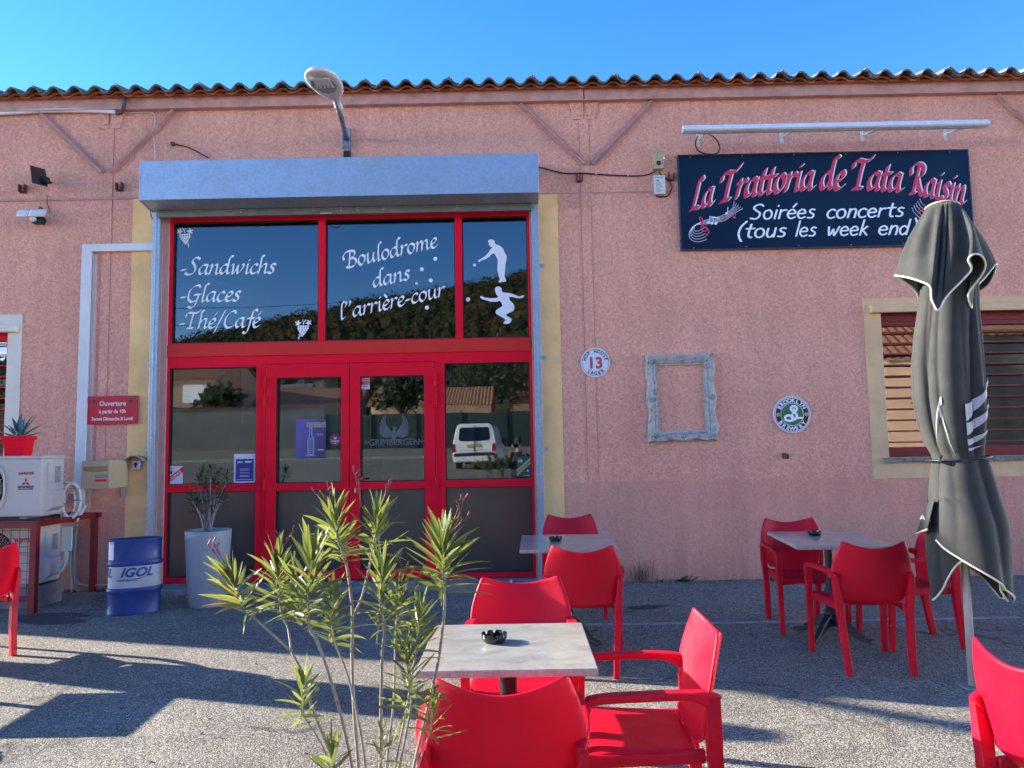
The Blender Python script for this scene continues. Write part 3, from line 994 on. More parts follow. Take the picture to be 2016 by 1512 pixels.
def line_on_glass(txt, x0, x1, yb0, yb1, yx, parent, name='lettering', xhpx=None):
    """script line from pixel (x0,yb0) to (x1,yb1); x-height from yx"""
    a = onglass(x0, yb0); b = onglass(x1, yb1); t = onglass(x0, yx)
    xh = t[1]-a[1]
    L = math.hypot(b[0]-a[0], b[1]-a[1])
    _, wd = script_mb(txt, 1.0)
    wd -= 0.12
    sx = L/xh/wd
    mb, _ = script_mb(txt, xh, sx=sx, half=0.125)
    an = math.atan2(b[1]-a[1], b[0]-a[0])
    c, s_ = math.cos(an), math.sin(an)
    shift(mb, lambda x, y, z: (a[0]+x*c-z*s_, GY0-0.0006+y, a[1]+x*s_+z*c))
    return mb.build(name, white_vinyl, parent)
line_on_glass('-Sandwichs', 354.5, 539, 541, 538, 522, tw1)
line_on_glass('-Glaces', 353.5, 470, 595, 592.5, 576, tw1)
line_on_glass('-Thé/Café', 352, 509, 647.5, 644, 628.5, tw1)
line_on_glass('Boulodrome', 680, 860, 528.5, 486.5, 510, tw2)
line_on_glass('dans', 735, 806, 566, 550, 548, tw2)
line_on_glass("l''arrière-cour", 669, 874, 630, 583, 612, tw2)
def grapes(px, py, flip, parent):
    cx, cz = onglass(px, py)
    m = MB(); f = -1 if flip else 1
    dy = GY0-0.001
    r = 0.0125
    rows = [(5, 0.012), (5, -0.012), (4, -0.034), (3, -0.056), (2, -0.076), (1, -0.094)]
    for n, z in rows:
        for i in range(n):
            disc(m, cx+f*((i-(n-1)/2)*0.0265+(-z)*0.12), cz+z, r, dy, 12)
    def leaf(lx, lz, s_, rot):
        pts = []
        for i in range(22):
            a = 2*PI*i/22
            rr = s_*(0.75+0.30*math.cos(5*a)+(0.08 if i % 2 else -0.06))
            pts.append((cx+f*(lx+rr*math.cos(a+rot)), cz+lz+rr*math.sin(a+rot)))
        k = len(m.v)
        m.v.append((cx+f*lx, dy, cz+lz)); m.v += [(p[0], dy, p[1]) for p in pts]
        for i in range(22): m.f.append((k, k+1+i, k+1+(i+1) % 22))
    leaf(-0.062, 0.052, 0.036, 2.4); leaf(0.060, 0.048, 0.038, 0.5)
    pen(m, [(cx, cz+0.035), (cx-f*0.008, cz+0.06), (cx-f*0.028, cz+0.085)], 0.005, round_=True, step=0.00004, dy=dy)
    pen(m, [(cx-f*0.005, cz+0.06), (cx+f*0.012, cz+0.074), (cx+f*0.006, cz+0.09), (cx-f*0.003, cz+0.08)], 0.0022, round_=True, step=0.00004, dy=dy-0.001)
    pen(m, [(cx+f*0.05, cz-0.08), (cx+f*0.035, cz-0.10), (cx+f*0.052, cz-0.118), (cx+f*0.045, cz-0.135)], 0.005, round_=True, step=0.00004, dy=dy-0.001)
    m.build('grape_decal', white_vinyl, parent)
grapes(364, 464, False, tw1)
grapes(597, 644.5, True, tw1)
# bowling balls and players
m = MB()
for x, y, r in ((857, 509.5, 4), (830.5, 530, 4), (848, 552, 4), (820, 558, 2.6), (840.5, 605.5, 4)):
    p = onglass(x, y); disc(m, p[0], p[1], r/1450*8.3, GY0-0.0008)
m.build('ball_decal', white_vinyl, tw2)
def silh(pts, ball, parent):
    m = MB()
    q = []
    for x, y in pts:
        q.append(onglass(620+x/4.2, 420+y/4.2))
    m.poly(q, GY0-0.0008, GY0-0.0004)
    o = m.build('player_decal', white_vinyl, parent)
    me = o.data
    bm = bmesh.new(); bm.from_mesh(me); bmesh.ops.triangulate(bm, faces=bm.faces); bm.to_mesh(me); bm.free()
    m = MB(); p = onglass(620+ball[0]/4.2, 420+ball[1]/4.2); disc(m, p[0], p[1], ball[2]/4.2/1450*8.3, GY0-0.0008)
    m.build('ball_decal', white_vinyl, parent)
silh([(1434, 225), (1450, 214), (1470, 216), (1486, 230), (1488, 246), (1500, 258), (1530, 268), (1556, 292), (1566, 318), (1584, 350), (1585, 380), (1576, 420), (1572, 470), (1568, 520), (1582, 555), (1574, 566), (1545, 566), (1540, 572), (1516, 570), (1520, 558), (1530, 550), (1520, 520), (1508, 470), (1510, 425), (1512, 385), (1495, 352), (1478, 330), (1462, 338), (1440, 362), (1400, 384), (1372, 392), (1362, 404), (1348, 400), (1352, 386), (1372, 376), (1402, 358), (1432, 330), (1450, 300), (1466, 284), (1462, 278), (1448, 278), (1446, 266), (1438, 262), (1440, 250), (1434, 240)], (1319, 428, 13), tw3)
silh([(1490, 618), (1506, 605), (1528, 606), (1544, 622), (1544, 642), (1556, 654), (1590, 658), (1630, 664), (1664, 678), (1694, 688), (1710, 680), (1728, 676), (1732, 686), (1714, 700), (1694, 704), (1664, 700), (1630, 690), (1604, 692), (1610, 716), (1634, 740), (1648, 766), (1650, 790), (1638, 808), (1600, 826), (1580, 836), (1590, 850), (1612, 862), (1628, 876), (1624, 892), (1606, 912), (1566, 916), (1558, 908), (1564, 896), (1578, 884), (1560, 868), (1530, 850), (1500, 832), (1492, 816), (1500, 800), (1530, 780), (1550, 766), (1544, 742), (1530, 722), (1500, 732), (1450, 730), (1400, 714), (1378, 708), (1366, 694), (1368, 686), (1384, 686), (1400, 696), (1450, 702), (1500, 700), (1516, 690), (1512, 680), (1500, 674), (1496, 658), (1490, 644)], (1266, 712, 18), tw3)

def side_window(r):
    o = MB().box(r[0]-.01, r[1]+.01, GY0, GY1, zmid1-.01, zs1+.01).build('side_window', mm('glass'), B)
    g = MB(); g.plate(r[0]-.002, r[1]+.002, zmid1-.002, zs1+.002, [(r[0]+.009, r[1]-.009, zmid1+.009, zs1-.009)], FY0+0.012, GY0)
    g.plate(r[0]-.002, r[1]+.002, 0.113, zmid0+.002, [(r[0]+.009, r[1]-.009, 0.124, zmid0-.009)], FY0+0.012, GY0)
    g.build('gasket', black_rubber, o)
    MB().box(r[0]-.01, r[1]+.01, GY0, GY1, 0.105, zmid0+.01).build('lower_pane', mm('frosted'), o)
    return o
sw1, sw2 = side_window(SL), side_window(SR)
def door(x0, x1, gx, hinge_x, handle):
    zt = PZ(690, 741.5, .06)
    m = MB()
    m.plate(x0+0.004, x1-0.004, 0.07, 2.466, [gx+(zmid1-0.005, zt), gx+(0.17, zmid0-0.005)], FY0-0.012, FY1-0.01)
    o = m.build('door', red_frame, B, bevel=0.003, weld=True)
    g = MB()
    g.plate(gx[0]-.002, gx[1]+.002, zmid1-.007, zt+.002, [(gx[0]+.009, gx[1]-.009, zmid1+.004, zt-.009)], FY0, GY0)
    g.plate(gx[0]-.002, gx[1]+.002, 0.168, zmid0-.003, [(gx[0]+.009, gx[1]-.009, 0.179, zmid0-.014)], FY0, GY0)
    g.build('gasket', black_rubber, o)
    MB().box(gx[0]-.01, gx[1]+.01, GY0, GY1, zmid1-.015, zt+.01).build('upper_pane', mm('glass'), o)
    MB().box(gx[0]-.01, gx[1]+.01, GY0, GY1, 0.16, zmid0+.0).build('lower_pane', mm('frosted'), o)
    for py in (750, 788, 952):
        z = PZ(690, py, .04)
        h = MB(); h.tube([(hinge_x, FY0-0.03, z-0.06), (hinge_x, FY0-0.03, z-0.004)], 0.014, 12); h.tube([(hinge_x, FY0-0.03, z+0.004), (hinge_x, FY0-0.03, z+0.06)], 0.014, 12)
        h.box(hinge_x-0.022, hinge_x+0.022, FY0-0.022, FY0-0.012, z-0.055, z+0.055)
        h.build('hinge', red_frame, o, smooth=False)
    if handle:
        hx, hz = P(699, 944, .03).x, P(699, 944, .03).z
        h = MB()
        h.box(hx-0.018, hx+0.018, FY0-0.022, FY0-0.012, hz-0.03, hz+0.03)
        h.tube([(hx, FY0-0.02, hz), (hx, FY0-0.06, hz), (hx+0.01, FY0-0.066, hz)], 0.010, 10)
        h.tube(chain([(hx, FY0-0.064, hz), (hx+0.06, FY0-0.066, hz), (hx+0.125, FY0-0.060, hz+0.004)], 4), 0.010, 10)
        h.build('handle', red_frame, o, smooth=True)
        k = MB(); kz = P(699, 965, .03).z
        k.box(hx-0.010, hx+0.010, FY0-0.020, FY0-0.012, kz-0.03, kz+0.022)
        k.lathe([(0.008, 0), (0.008, 0.004)], 10)
        k2 = MB(); k2.box(hx-0.010, hx+0.010, FY0-0.020, FY0-0.012, kz-0.03, kz+0.022); k2.build('lock_cylinder', zinc, o, bevel=0.004)
    return o
d1 = door(D0, DM, (PX(544.5, 840, .06), PX(672.5, 840, .06)), D0-0.004, False)
d2 = door(DM, D1, (PX(709.5, 840, .06), PX(836, 840, .06)), D1+0.004, True)
# etched bird emblem and name on the right hand door glass
def emblem():
    m = MB()
    etched = mat('etched_vinyl', (0.13, 0.13, 0.13), 0.7)
    cx, cz = onglass(776, 852)
    sc = 8.3/1450
    dy = GY0-0.001
    for s_ in (-1, 1):
        for i in range(9):
            a = R(2+i*8.5)
            L = (20+i*2.0)*sc
            x0, z0 = cx+s_*6*sc, cz-6*sc+i*1.0*sc
            p = [(x0, z0), (x0+s_*L*0.55*math.cos(a-0.25), z0+L*0.55*math.sin(a-0.25)), (x0+s_*L*math.cos(a*1.02), z0+L*math.sin(a*1.02))]
            pen(m, p, 1.15*sc, round_=True, step=0.00005, dy=dy-0.00005*i*8)
    m.poly([(cx-4*sc, cz+2*sc), (cx-2*sc, cz+11*sc), (cx+2*sc, cz+13*sc), (cx+6*sc, cz+9*sc), (cx+3*sc, cz+6*sc), (cx+6*sc, cz-6*sc), (cx, cz-17*sc), (cx-7*sc, cz-7*sc)], dy-0.004)
    for i in range(7):
        x = cx+(i-3)*5*sc
        pen(m, [(x-2*sc, cz-13*sc-abs(i-3)*sc*0.2), (x, cz-17*sc), (x+2*sc, cz-13.5*sc)], 0.7*sc, round_=True, step=0.00005, dy=dy-0.005)
    t = text_mb("+GRIMBERGEN+", 0.098, bold=0.002, align='CENTER', spacing=1.0)
    shift(t, lambda x, y, z: (cx+x*0.97, GY0-0.002+y, onglass(776, 876)[1]+z))
    m.add(t.v, t.f)
    m.build('etched_emblem', etched, [o for o in COL.objects if o.parent == d2 and o.name.startswith('upper_pane')][0])
emblem()

# ---------------------------------------------------------------- interior seen through the glass
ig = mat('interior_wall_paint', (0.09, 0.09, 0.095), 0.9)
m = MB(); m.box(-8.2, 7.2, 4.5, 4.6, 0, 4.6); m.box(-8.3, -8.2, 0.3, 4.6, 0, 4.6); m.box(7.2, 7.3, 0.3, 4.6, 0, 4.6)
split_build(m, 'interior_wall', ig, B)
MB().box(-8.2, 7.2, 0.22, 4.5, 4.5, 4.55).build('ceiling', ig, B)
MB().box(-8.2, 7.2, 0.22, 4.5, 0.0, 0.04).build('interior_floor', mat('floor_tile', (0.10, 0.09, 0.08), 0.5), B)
# ---------------------------------------------------------------- things on the facade
# roller shutter: galvanised box, guide rails, folded shutter bottom
rs = empty('roller_shutter', (0, 0, 0))
tag(rs, 'galvanised roller shutter box with guide rails over the red glazed entrance', 'roller shutter')
HY = -0.36
hx0, hx1 = PX(275.5, 350, HY), PX(1059.5, 340, HY)
hz1, hz0 = PZ(667, 309.5, HY), PZ(667, 386, HY)
m = MB()
pr = [(HY, hz0+0.004), (HY, hz1), (0.0, hz1+0.01), (0.0, 4.23), (-0.14, 4.23)]
k = []
xs = [hx0+0.004, hx0+1.62, hx0+1.626, hx1-0.004]
m.v = [(x, y, z) for x in (hx0+0.004, hx1-0.004) for y, z in pr]
m.f = [(i, (i+1) % 5, (i+1) % 5+5, i+5) for i in range(5)]+[(0, 1, 2, 3, 4), (9, 8, 7, 6, 5)]
ho = m.build('housing', mm('galvanised'), rs, bevel=0.004)
m = MB(); m.box(hx0+1.62, hx0+1.65, HY-0.003, HY+0.02, hz0+0.01, hz1-0.002); m.box(hx0+0.004, hx1-0.004, HY-0.004, HY+0.02, hz0-0.002, hz0+0.008)
m.build('seam', mm('galvanised'), ho)
m = MB()
for x in (hx0, hx1):
    m.v += [(x+dx, y, z) for dx in (-0.004, 0.004) for y, z in [(HY-0.004, hz0-0.006), (HY-0.004, hz1+0.004), (0, hz1+0.012), (0, 4.22), (-0.14, 4.22)]]
    b = len(m.v)-10
    m.f += [(b+i, b+(i+1) % 5, b+(i+1) % 5+5, b+i+5) for i in range(5)]+[(b, b+1, b+2, b+3, b+4), (b+9, b+8, b+7, b+6, b+5)]
    for z in (hz0+0.03, (hz0+hz1)/2, hz1-0.03): m.tube([(x+0.006, HY-0.004, z), (x+0.006, HY-0.008, z)], 0.006, 8)
m.build('end_plate', mat('pale_zinc', (0.55, 0.58, 0.64), 0.4, metal=0.5), rs)
for x0, x1, s_ in ((-4.075, -3.995, 1), (0.215, 0.295, -1)):
    m = MB()
    m.box(x0, x1, -0.075, -0.065, 0.02, 4.235); m.box(x0, x0+0.012, -0.065, 0.0, 0.02, 4.235); m.box(x1-0.012, x1, -0.065, 0.0, 0.02, 4.235)
    m.box((x0+x1)/2-0.006, (x0+x1)/2+0.006, -0.083, -0.075, 0.02, 4.235)
    g = m.build('guide_rail', mm('galvanised'), rs, bevel=0.002)
    for pyy in ((405, 533, 717, 884) if s_ > 0 else (343, 523, 704, 883)):
        z = P(300 if s_ > 0 else 1075, pyy, -0.02).z
        bx = x0-0.03 if s_ > 0 else x1+0.03
        b = MB(); b.box(min(bx-0.03, bx+0.03), max(bx-0.03, bx+0.03), -0.012-0.006, -0.012, z-0.02, z+0.02); b.tube([(bx, -0.018, z), (bx, -0.026, z)], 0.008, 8)
        b.build('fixing_lug', zinc, g)
m = MB()
m.box(-4.0, 0.22, -0.10, -0.07, 4.165, 4.25); m.box(-4.0, 0.22, -0.112, -0.07, 4.145, 4.165); m.box(-4.0, 0.22, -0.106, -0.07, 4.20, 4.205)
m.tube([(-4.0, -0.11, 4.235), (0.22, -0.11, 4.235)], 0.012, 8)
sb = m.build('bottom_slat', olive_metal, rs, bevel=0.002)
m = MB()
for px in (475, 616, 671, 704, 755, 900):
    for dz in (0.0, -0.035): m.tube([(PX(px, 425, -.1), -0.10, 4.225+dz), (PX(px, 425, -.1), -0.104, 4.225+dz)], 0.010, 10)
m.build('slat_rivets', mat('pale_spot', (0.33, 0.33, 0.30), 0.6), sb)
hxp = PX(642, 432, -0.11)
m = MB(); m.tube(chain([(hxp-0.055, -0.11, 4.155), (hxp-0.052, -0.15, 4.142), (hxp-0.03, -0.175, 4.135), (hxp+0.03, -0.175, 4.135), (hxp+0.052, -0.15, 4.142), (hxp+0.055, -0.11, 4.155)], 4), 0.006, 8)
m.build('pull_handle', white_plastic, rs, smooth=True)

# street-lamp style floodlight on a tilted arm
base = P(683, 270, 0)
lamp = empty('wall_lamp', (base.x, 0, base.z))
tag(lamp, 'grey LED street lamp head on tilted steel arm above the shutter box', 'lamp')
m = MB(); m.box(-0.045, 0.045, -0.012, 0, -0.14, 0.10); m.box(-0.045, -0.037, -0.05, 0, -0.14, 0.10); m.box(0.037, 0.045, -0.05, 0, -0.14, 0.10)
m.tube([(0, -0.012, -0.11), (0, -0.024, -0.11)], 0.014, 8)
m.build('mounting_plate', zinc, lamp)
m = MB(); m.box(-0.035, 0.035, -0.02, 0, -0.28, -0.17); m.tube([(0.04, -0.01, -0.15), (0.045, -0.02, -0.22), (0.04, -0.01, -0.30)], 0.006, 6)
m.build('cable_clip', black_plastic, lamp)
tip = P(672, 232, -0.55)-lamp.location
h1 = P(660, 196, -0.75)-lamp.location
h2 = P(624, 140, -1.35)-lamp.location
m = MB(); m.tube([(0, -0.035, -0.02), tuple(tip), tuple(h1)], 0.028, 12)
m.build('arm', mat('galvanised_arm', (0.20, 0.22, 0.24), 0.5, metal=0.6, var=0.25, vscale=30), lamp, smooth=True)
ax = (h2-h1); Lh = ax.length; ax.normalize()
sd = Vector((1, 0, 0)); sd = (sd-ax*sd.dot(ax)).normalized()
dn = ax.cross(sd).normalized()
if dn.z > 0: dn = -dn
def lampgrid(offs, wscale, name, material, parent):
    m = MB()
    def f(u, v):
        a = 2*PI*u
        return None
    prof = [(-0.06, 0.035, 0.04), (0.0, 0.05, 0.045), (0.06, 0.075, 0.05), (0.18, 0.135, 0.055), (0.34, 0.168, 0.055), (0.50, 0.172, 0.05), (0.62, 0.150, 0.042), (0.70, 0.105, 0.032), (0.735, 0.05, 0.02)]
    n = 20
    for t, w_, h in prof:
        c = h1+ax*t*Lh/0.70
        for j in range(n):
            a = 2*PI*j/n
            x, y = math.cos(a)*w_, math.sin(a)
            hh = h*1.5 if y > 0 else h*0.5
            m.v.append(tuple(c+sd*x-dn*y*hh))
    for i in range(len(prof)-1):
        for j in range(n):
            j2 = (j+1) % n
            m.f.append((i*n+j, i*n+j2, (i+1)*n+j2, (i+1)*n+j))
    m.f.append(tuple(range(n))); m.f.append(tuple((len(prof)-1)*n+j for j in reversed(range(n))))
    return m.build(name, material, parent, smooth=True)
lgrey = mat('lamp_housing_grey', (0.58, 0.57, 0.54), 0.45, var=0.06)
head = lampgrid(0, 1, 'lamp_head', lgrey, lamp)
def lp(t, u, d): return h1+ax*t*Lh/0.70+sd*u+dn*d
m = MB()
pts = []
for i in range(28):
    a = 2*PI*i/28
    pts.append(lp(0.44+0.20*math.cos(a), 0.128*math.sin(a)*(1 if math.cos(a) > -0.3 else 0.9), 0.029))
m.v = [tuple(p) for p in pts]+[tuple(p+dn*0.006) for p in pts]
m.f = [tuple(range(28, 56))]+[(i, (i+1) % 28, (i+1) % 28+28, i+28) for i in range(28)]
m.build('glass_cover', mat('lamp_glass', (0.30, 0.31, 0.31), 0.15, var=0.05), head)
m = MB()
for a, b, u0, u1 in ((0.46, 0.60, -0.10, 0.09), (0.40, 0.455, -0.09, 0.09)):
    m.obox(lp((a+b)/2, (u0+u1)/2, 0.038), ax*(b-a)/2, sd*(u1-u0)/2, dn*0.004)
m.build('led_panel', mat('led_panel', (0.62, 0.64, 0.62), 0.3, var=0.1, vscale=30), head)
m = MB()
for t in (0.415, 0.435): 
    for u in (-0.06, -0.02, 0.02, 0.06): m.obox(lp(t, u, 0.043), ax*0.004, sd*0.006, dn*0.002)
for u in (-0.095, -0.08): m.obox(lp(0.52, u, 0.043), ax*0.05, sd*0.004, dn*0.002)
m.build('led_chips', mat('dark_led', (0.06, 0.07, 0.09), 0.3), head)
m = MB(); m.tube([tuple(lp(-0.07, 0, 0.0)), tuple(lp(-0.20, 0, 0.01))], 0.038, 12); m.obox(lp(-0.13, -0.02, 0.045), ax*0.04, sd*0.015, dn*0.02)
m.build('arm_clamp', white_plastic, lamp, bevel=0.003)

# the big sign board
bp = P(1336, 307, -0.045); bq = P(1917, 480, -0.045)
SW, SH = bq.x-bp.x, bp.z-P(1341, 491, -0.045).z
sign = empty('sign_board', (bp.x, -0.045, bp.z-SH))
tag(sign, 'wide dark blue painted sign board with red script title and white words', 'sign')
m, n, b = _nt('sign_navy')
v = coords(n)
n.links.new(ramp(n, noise(n, v, 1.2, 2), [(0.35, (0.004, 0.012, 0.032)), (0.65, (0.006, 0.017, 0.042))]), b.inputs['Base Color'])
b.inputs['Roughness'].default_value = 0.22
b.inputs['Specular IOR Level'].default_value = 0.22
MATS['sign_navy'] = m
mb = MB(); mb.box(0, SW, 0, 0.035, 0, SH); pan = mb.build('panel', mm('sign_navy'), sign, bevel=0.002)
mb = MB(); mb.box(-0.012, SW+0.012, -0.006, 0.04, SH, SH+0.012); mb.box(-0.012, SW+0.012, -0.006, 0.04, -0.012, 0.0); mb.box(-0.012, 0, -0.006, 0.04, 0, SH); mb.box(SW, SW+0.012, -0.006, 0.04, 0, SH)
mb.build('edge_frame', mat('sign_edge', (0.05, 0.06, 0.09), 0.3, metal=0.5), sign)
mb = MB()
for i in range(6):
    for z in (0.015, SH-0.015): mb.tube([(SW*(i*0.18+0.04), 0, z), (SW*(i*0.18+0.04), -0.004, z)], 0.006, 8)
mb.build('screws', steel, sign)
# crop pixel -> board coordinates (crop of the photo at 3.15x, origin 1320,220)
def sc_(cx, cy):
    p = P(1320+cx/3.15, 220+cy/3.15, -0.045)
    return p.x-sign.location.x, p.z-sign.location.z
red_ink = mat('red_sign_paint', (0.62, 0.035, 0.09), 0.35, var=0.12, vscale=60)
def base_y(x):
    pts = [(110, 612), (220, 588), (330, 556), (430, 532), (540, 518), (700, 494), (850, 484), (990, 479), (1160, 480), (1400, 494), (1500, 508), (1600, 530), (1700, 550), (1820, 578)]
    for (a, ya), (b_, yb) in zip(pts, pts[1:]):
        if x <= b_: return ya+(yb-ya)*(x-a)/(b_-a)
    return 578
def word(txt, cx0, cx1, half, dxp, dyp, ydepth, material, name):
    _, wd = script_mb(txt, 1.0, slant=0.0)
    mb, _ = script_mb(txt, 1.0, slant=0.0, half=half, spacing=0.0)
    out = MB()
    vs = []
    for x, y, z in mb.v:
        t = x/(wd-0.12)
        cx = cx0+(cx1-cx0)*t
        cy = base_y(cx)-z*108
        cx += z*14
        X, Z = sc_(cx+dxp, cy+dyp)
        vs.append((X, ydepth+y*0.35, Z))
    out.add(vs, mb.f)
    return out.build(name, material, pan)
for txt, a, b_ in (('La', 118, 250), ('Trattoria', 300, 872), ('de', 925, 1060), ('Tata', 1118, 1418), ('Raisin', 1478, 1812)):
    word(txt, a, b_, 0.13, 9, -4, -0.0008, white_vinyl, 'title_lettering')
    word(txt, a, b_, 0.15, -2, 2, -0.0045, red_ink, 'title_lettering')
def round_line(txt, cx0, cx1, by0, by1, xhp, half=0.085):
    _, wd = script_mb(txt, 1.0, font=GR, slant=0.0)
    mb, _ = script_mb(txt, 1.0, font=GR, slant=0.0, half=half, round_=True)
    vs = []
    for x, y, z in mb.v:
        t = x/(wd-0.15)
        X, Z = sc_(cx0+(cx1-cx0)*t+z*8, by0+(by1-by0)*t-z*xhp)
        vs.append((X, -0.0008+y*0.3, Z))
    o = MB(); o.add(vs, mb.f); o.build('lettering', white_vinyl, pan)
round_line('Soirées', 490, 885, 668, 660, 57)
round_line('concerts', 965, 1436, 662, 650, 57)
round_line('(tous', 412, 705, 783, 776, 57)
round_line('les', 772, 893, 774, 772, 57)
round_line('week', 968, 1214, 770, 766, 57)
round_line('end)', 1286, 1515, 764, 762, 57)
def staff(pts_fn, n=5, gap=9):
    m = MB()
    for i in range(n):
        pts = [sc_(*p) for p in pts_fn(i)]
        pen(m, pts, 0.0022, round_=True, step=0.00004, dy=-0.0008-i*0.0006)
    m.build('music_decal', white_vinyl, pan)
staff(lambda i: [(225-i*4, 792-i*18), (175, 806-i*17), (130+i*5, 795-i*14), (115+i*8, 752-i*8), (150+i*4, 704-i*4+i*3), (230, 668+i*7), (300, 652+i*8), (345, 630+i*10), (385+i*4, 596+i*8), (396+i*13, 556+i*11)])
staff(lambda i: [(1496+i*12, 594-i*13), (1515+i*12, 630-i*14), (1555+i*12, 665-i*16)])
m = MB()
def note(m, x, y, s=1.0):
    a = sc_(x, y); disc(m, a[0], a[1], 0.016*s, -0.006)
    b_ = sc_(x+9*s, y-38*s); pen(m, [(a[0]+0.013*s, a[1]), b_], 0.0035, round_=True, step=0.00004, dy=-0.006)
    return b_
for x, y in ((235, 688), (256, 692), (280, 694), (346, 632)): note(m, x, y)
pen(m, [sc_(243, 652), sc_(302, 660)], 0.006, round_=True, step=0.00004, dy=-0.0075)
m.build('music_decal', white_vinyl, pan)
m = MB()
pen(m, [sc_(222, 768), sc_(238, 745), sc_(225, 728), sc_(205, 715), sc_(190, 690), sc_(180, 665), sc_(184, 655), sc_(196, 668), sc_(200, 690), sc_(190, 712), sc_(195, 735), sc_(215, 742), sc_(228, 728), sc_(215, 712)], 0.007, round_=True, step=0.00004, dy=-0.007)
for x, y in ((394, 655), (330, 668), (1538, 625), (1564, 612)): note(m, x, y)
m.build('music_decal', red_ink, pan)

# light bar above the sign
la, lb = P(1345, 254, -0.42), P(1946, 243, -0.42)
lb0 = empty('sign_light_bar', (la.x, 0, la.z))
tag(lb0, 'long white strip light bar on four small brackets above the sign board', 'light')
Lb = lb.x-la.x
m = MB()
pr = [(-0.44, -0.035), (-0.46, -0.02), (-0.44, 0.03), (-0.40, 0.052), (-0.34, 0.05), (-0.33, 0.0), (-0.36, -0.03)]
m.v = [(x, y, z) for x in (0, Lb) for y, z in pr]
m.f = [(i, (i+1) % 7, (i+1) % 7+7, i+7) for i in range(7)]+[tuple(range(7)), tuple(reversed(range(7, 14)))]
m.build('light_housing', mat('bar_white_blue', (0.70, 0.72, 0.76), 0.25, var=0.03), lb0, bevel=0.003)
m = MB(); m.box(0.02, Lb-0.02, -0.40, -0.37, -0.04, -0.02); m.build('diffuser', mat('diffuser', (0.6, 0.6, 0.6), 0.3), lb0)
for px, py in ((1374, 273), (1538, 268), (1697, 264), (1860, 262)):
    p = P(px, py, 0)
    m = MB(); m.box(p.x-la.x-0.02, p.x-la.x+0.02, -0.008, 0, p.z-la.z-0.09, p.z-la.z+0.05)
    m.bar((p.x-la.x, -0.008, p.z-la.z-0.02), (p.x-la.x, -0.37, -0.02), 0.014, 0.022)
    m.tube([(p.x-la.x, -0.008, p.z-la.z-0.06), (p.x-la.x, -0.014, p.z-la.z-0.06)], 0.006, 8)
    m.build('bracket', white_plastic, lb0)
m = MB()
m.tube([P(x, y, d)-la+Vector((0, la.y*0, 0)) for x, y, d in ()] or [(0, 0, 0), (0, 0, 0.001)], 0.001, 3)
def cable(name, pts, r, label, material=black_rubber, cat='cable', n=6):
    pts = [P(*p) if len(p) == 3 else P(p[0], p[1], -0.015) for p in pts]
    o = empty(name, pts[0])
    m = MB(); m.tube(chain([p-pts[0] for p in pts], n), r, 8)
    me = m.build(name, material, None, loc=pts[0], smooth=True)
    bpy.data.objects.remove(o)
    tag(me, label, cat)
    return me
cable('cable', [(1374, 268, -0.1), (1369, 283), (1375, 297), (1392, 303), (1411, 302, -0.03), (1417, 290), (1408, 272), (1389, 261, -0.25)], 0.007, 'black cable loop hanging from the left end of the sign light bar')
cable('cable', [(1060, 329, -0.03), (1078, 333), (1110, 341), (1150, 341), (1175, 343), (1235, 346), (1270, 345), (1290, 338)], 0.008, 'thin black cable running along the wall from shutter box to the key box')
m = MB()
for px, py in ((1173, 343), (1236, 346)):
    p = P(px, py); m.box(p.x-0.006, p.x+0.006, -0.03, 0, p.z-0.015, p.z+0.015)
m.build('cable_clip', white_plastic, COL.objects['cable.001'], loc=-COL.objects['cable.001'].location)
cable('cable', [(1297, 338), (1304, 347), (1318, 357), (1323, 370), (1315, 385), (1302, 388), (1292, 386)], 0.007, 'short black cable looping round the white information box')
cable('cable', [(341, 284), (350, 285), (375, 292), (410, 311, -0.03)], 0.007, 'short black cable from a wall hole down behind the shutter box at its left')
p = P(341, 284); tag(MB().lathe([(0.026, 0), (0.02, 0.03), (0.01, 0.035)], 12).build('cable_gland', rusty, None, loc=(p.x, 0, p.z), rot=(R(90), 0, 0), smooth=True), 'small round dirty cable gland on the wall left of the lamp', 'cable gland')
# key switch box + information box
p = P(1294, 320)
kb = empty('key_box', (p.x, 0, p.z)); tag(kb, 'small beige metal switch box with dark red round button beside the sign', 'switch box')
MB().box(-0.055, 0.055, -0.075, 0, -0.10, 0.10).build('case', mat('beige_enamel', (0.44, 0.38, 0.20), 0.45), kb, bevel=0.005)
MB().lathe([(0.026, 0), (0.026, 0.012), (0.022, 0.016)], 16).build('button', mat('dark_red_button', (0.10, 0.008, 0.012), 0.3), kb, loc=(0.0, -0.075, -0.035), rot=(R(90), 0, 0), smooth=True)
m = MB(); m.box(0.055, 0.066, -0.07, -0.02, -0.06, 0.06); m.tube([(0.04, -0.08, 0.03), (0.06, -0.085, 0.045), (0.065, -0.08, 0.01)], 0.006, 6); m.build('latch', zinc, kb)
p = P(1296.5, 366)
ib = empty('information_box', (p.x, 0, p.z)); tag(ib, 'small white box with printed notice below the beige switch box', 'box')
MB().box(-0.065, 0.065, -0.06, 0, -0.115, 0.105).build('case', white_plastic, ib, bevel=0.004)
m = MB(); MB_ = text_mb('NOTICE', 0.026, bold=0.0006, align='CENTER'); shift(MB_, lambda x, y, z: (x, y-0.062, z+0.072))
ink = mat('dark_ink', (0.05, 0.055, 0.07), 0.6)
m = MB()
m.box(-0.035, -0.008, -0.0612, -0.0604, 0.036, 0.046)
random.seed(3)
for i in range(9):
    m.box(-0.04, -0.04+random.uniform(0.04, 0.085), -0.0612, -0.0604, 0.022-i*0.014, 0.025-i*0.014)
for i in range(6): m.box(-0.045+i*0.016, -0.037+i*0.016, -0.0612, -0.0604, 0.072, 0.085)
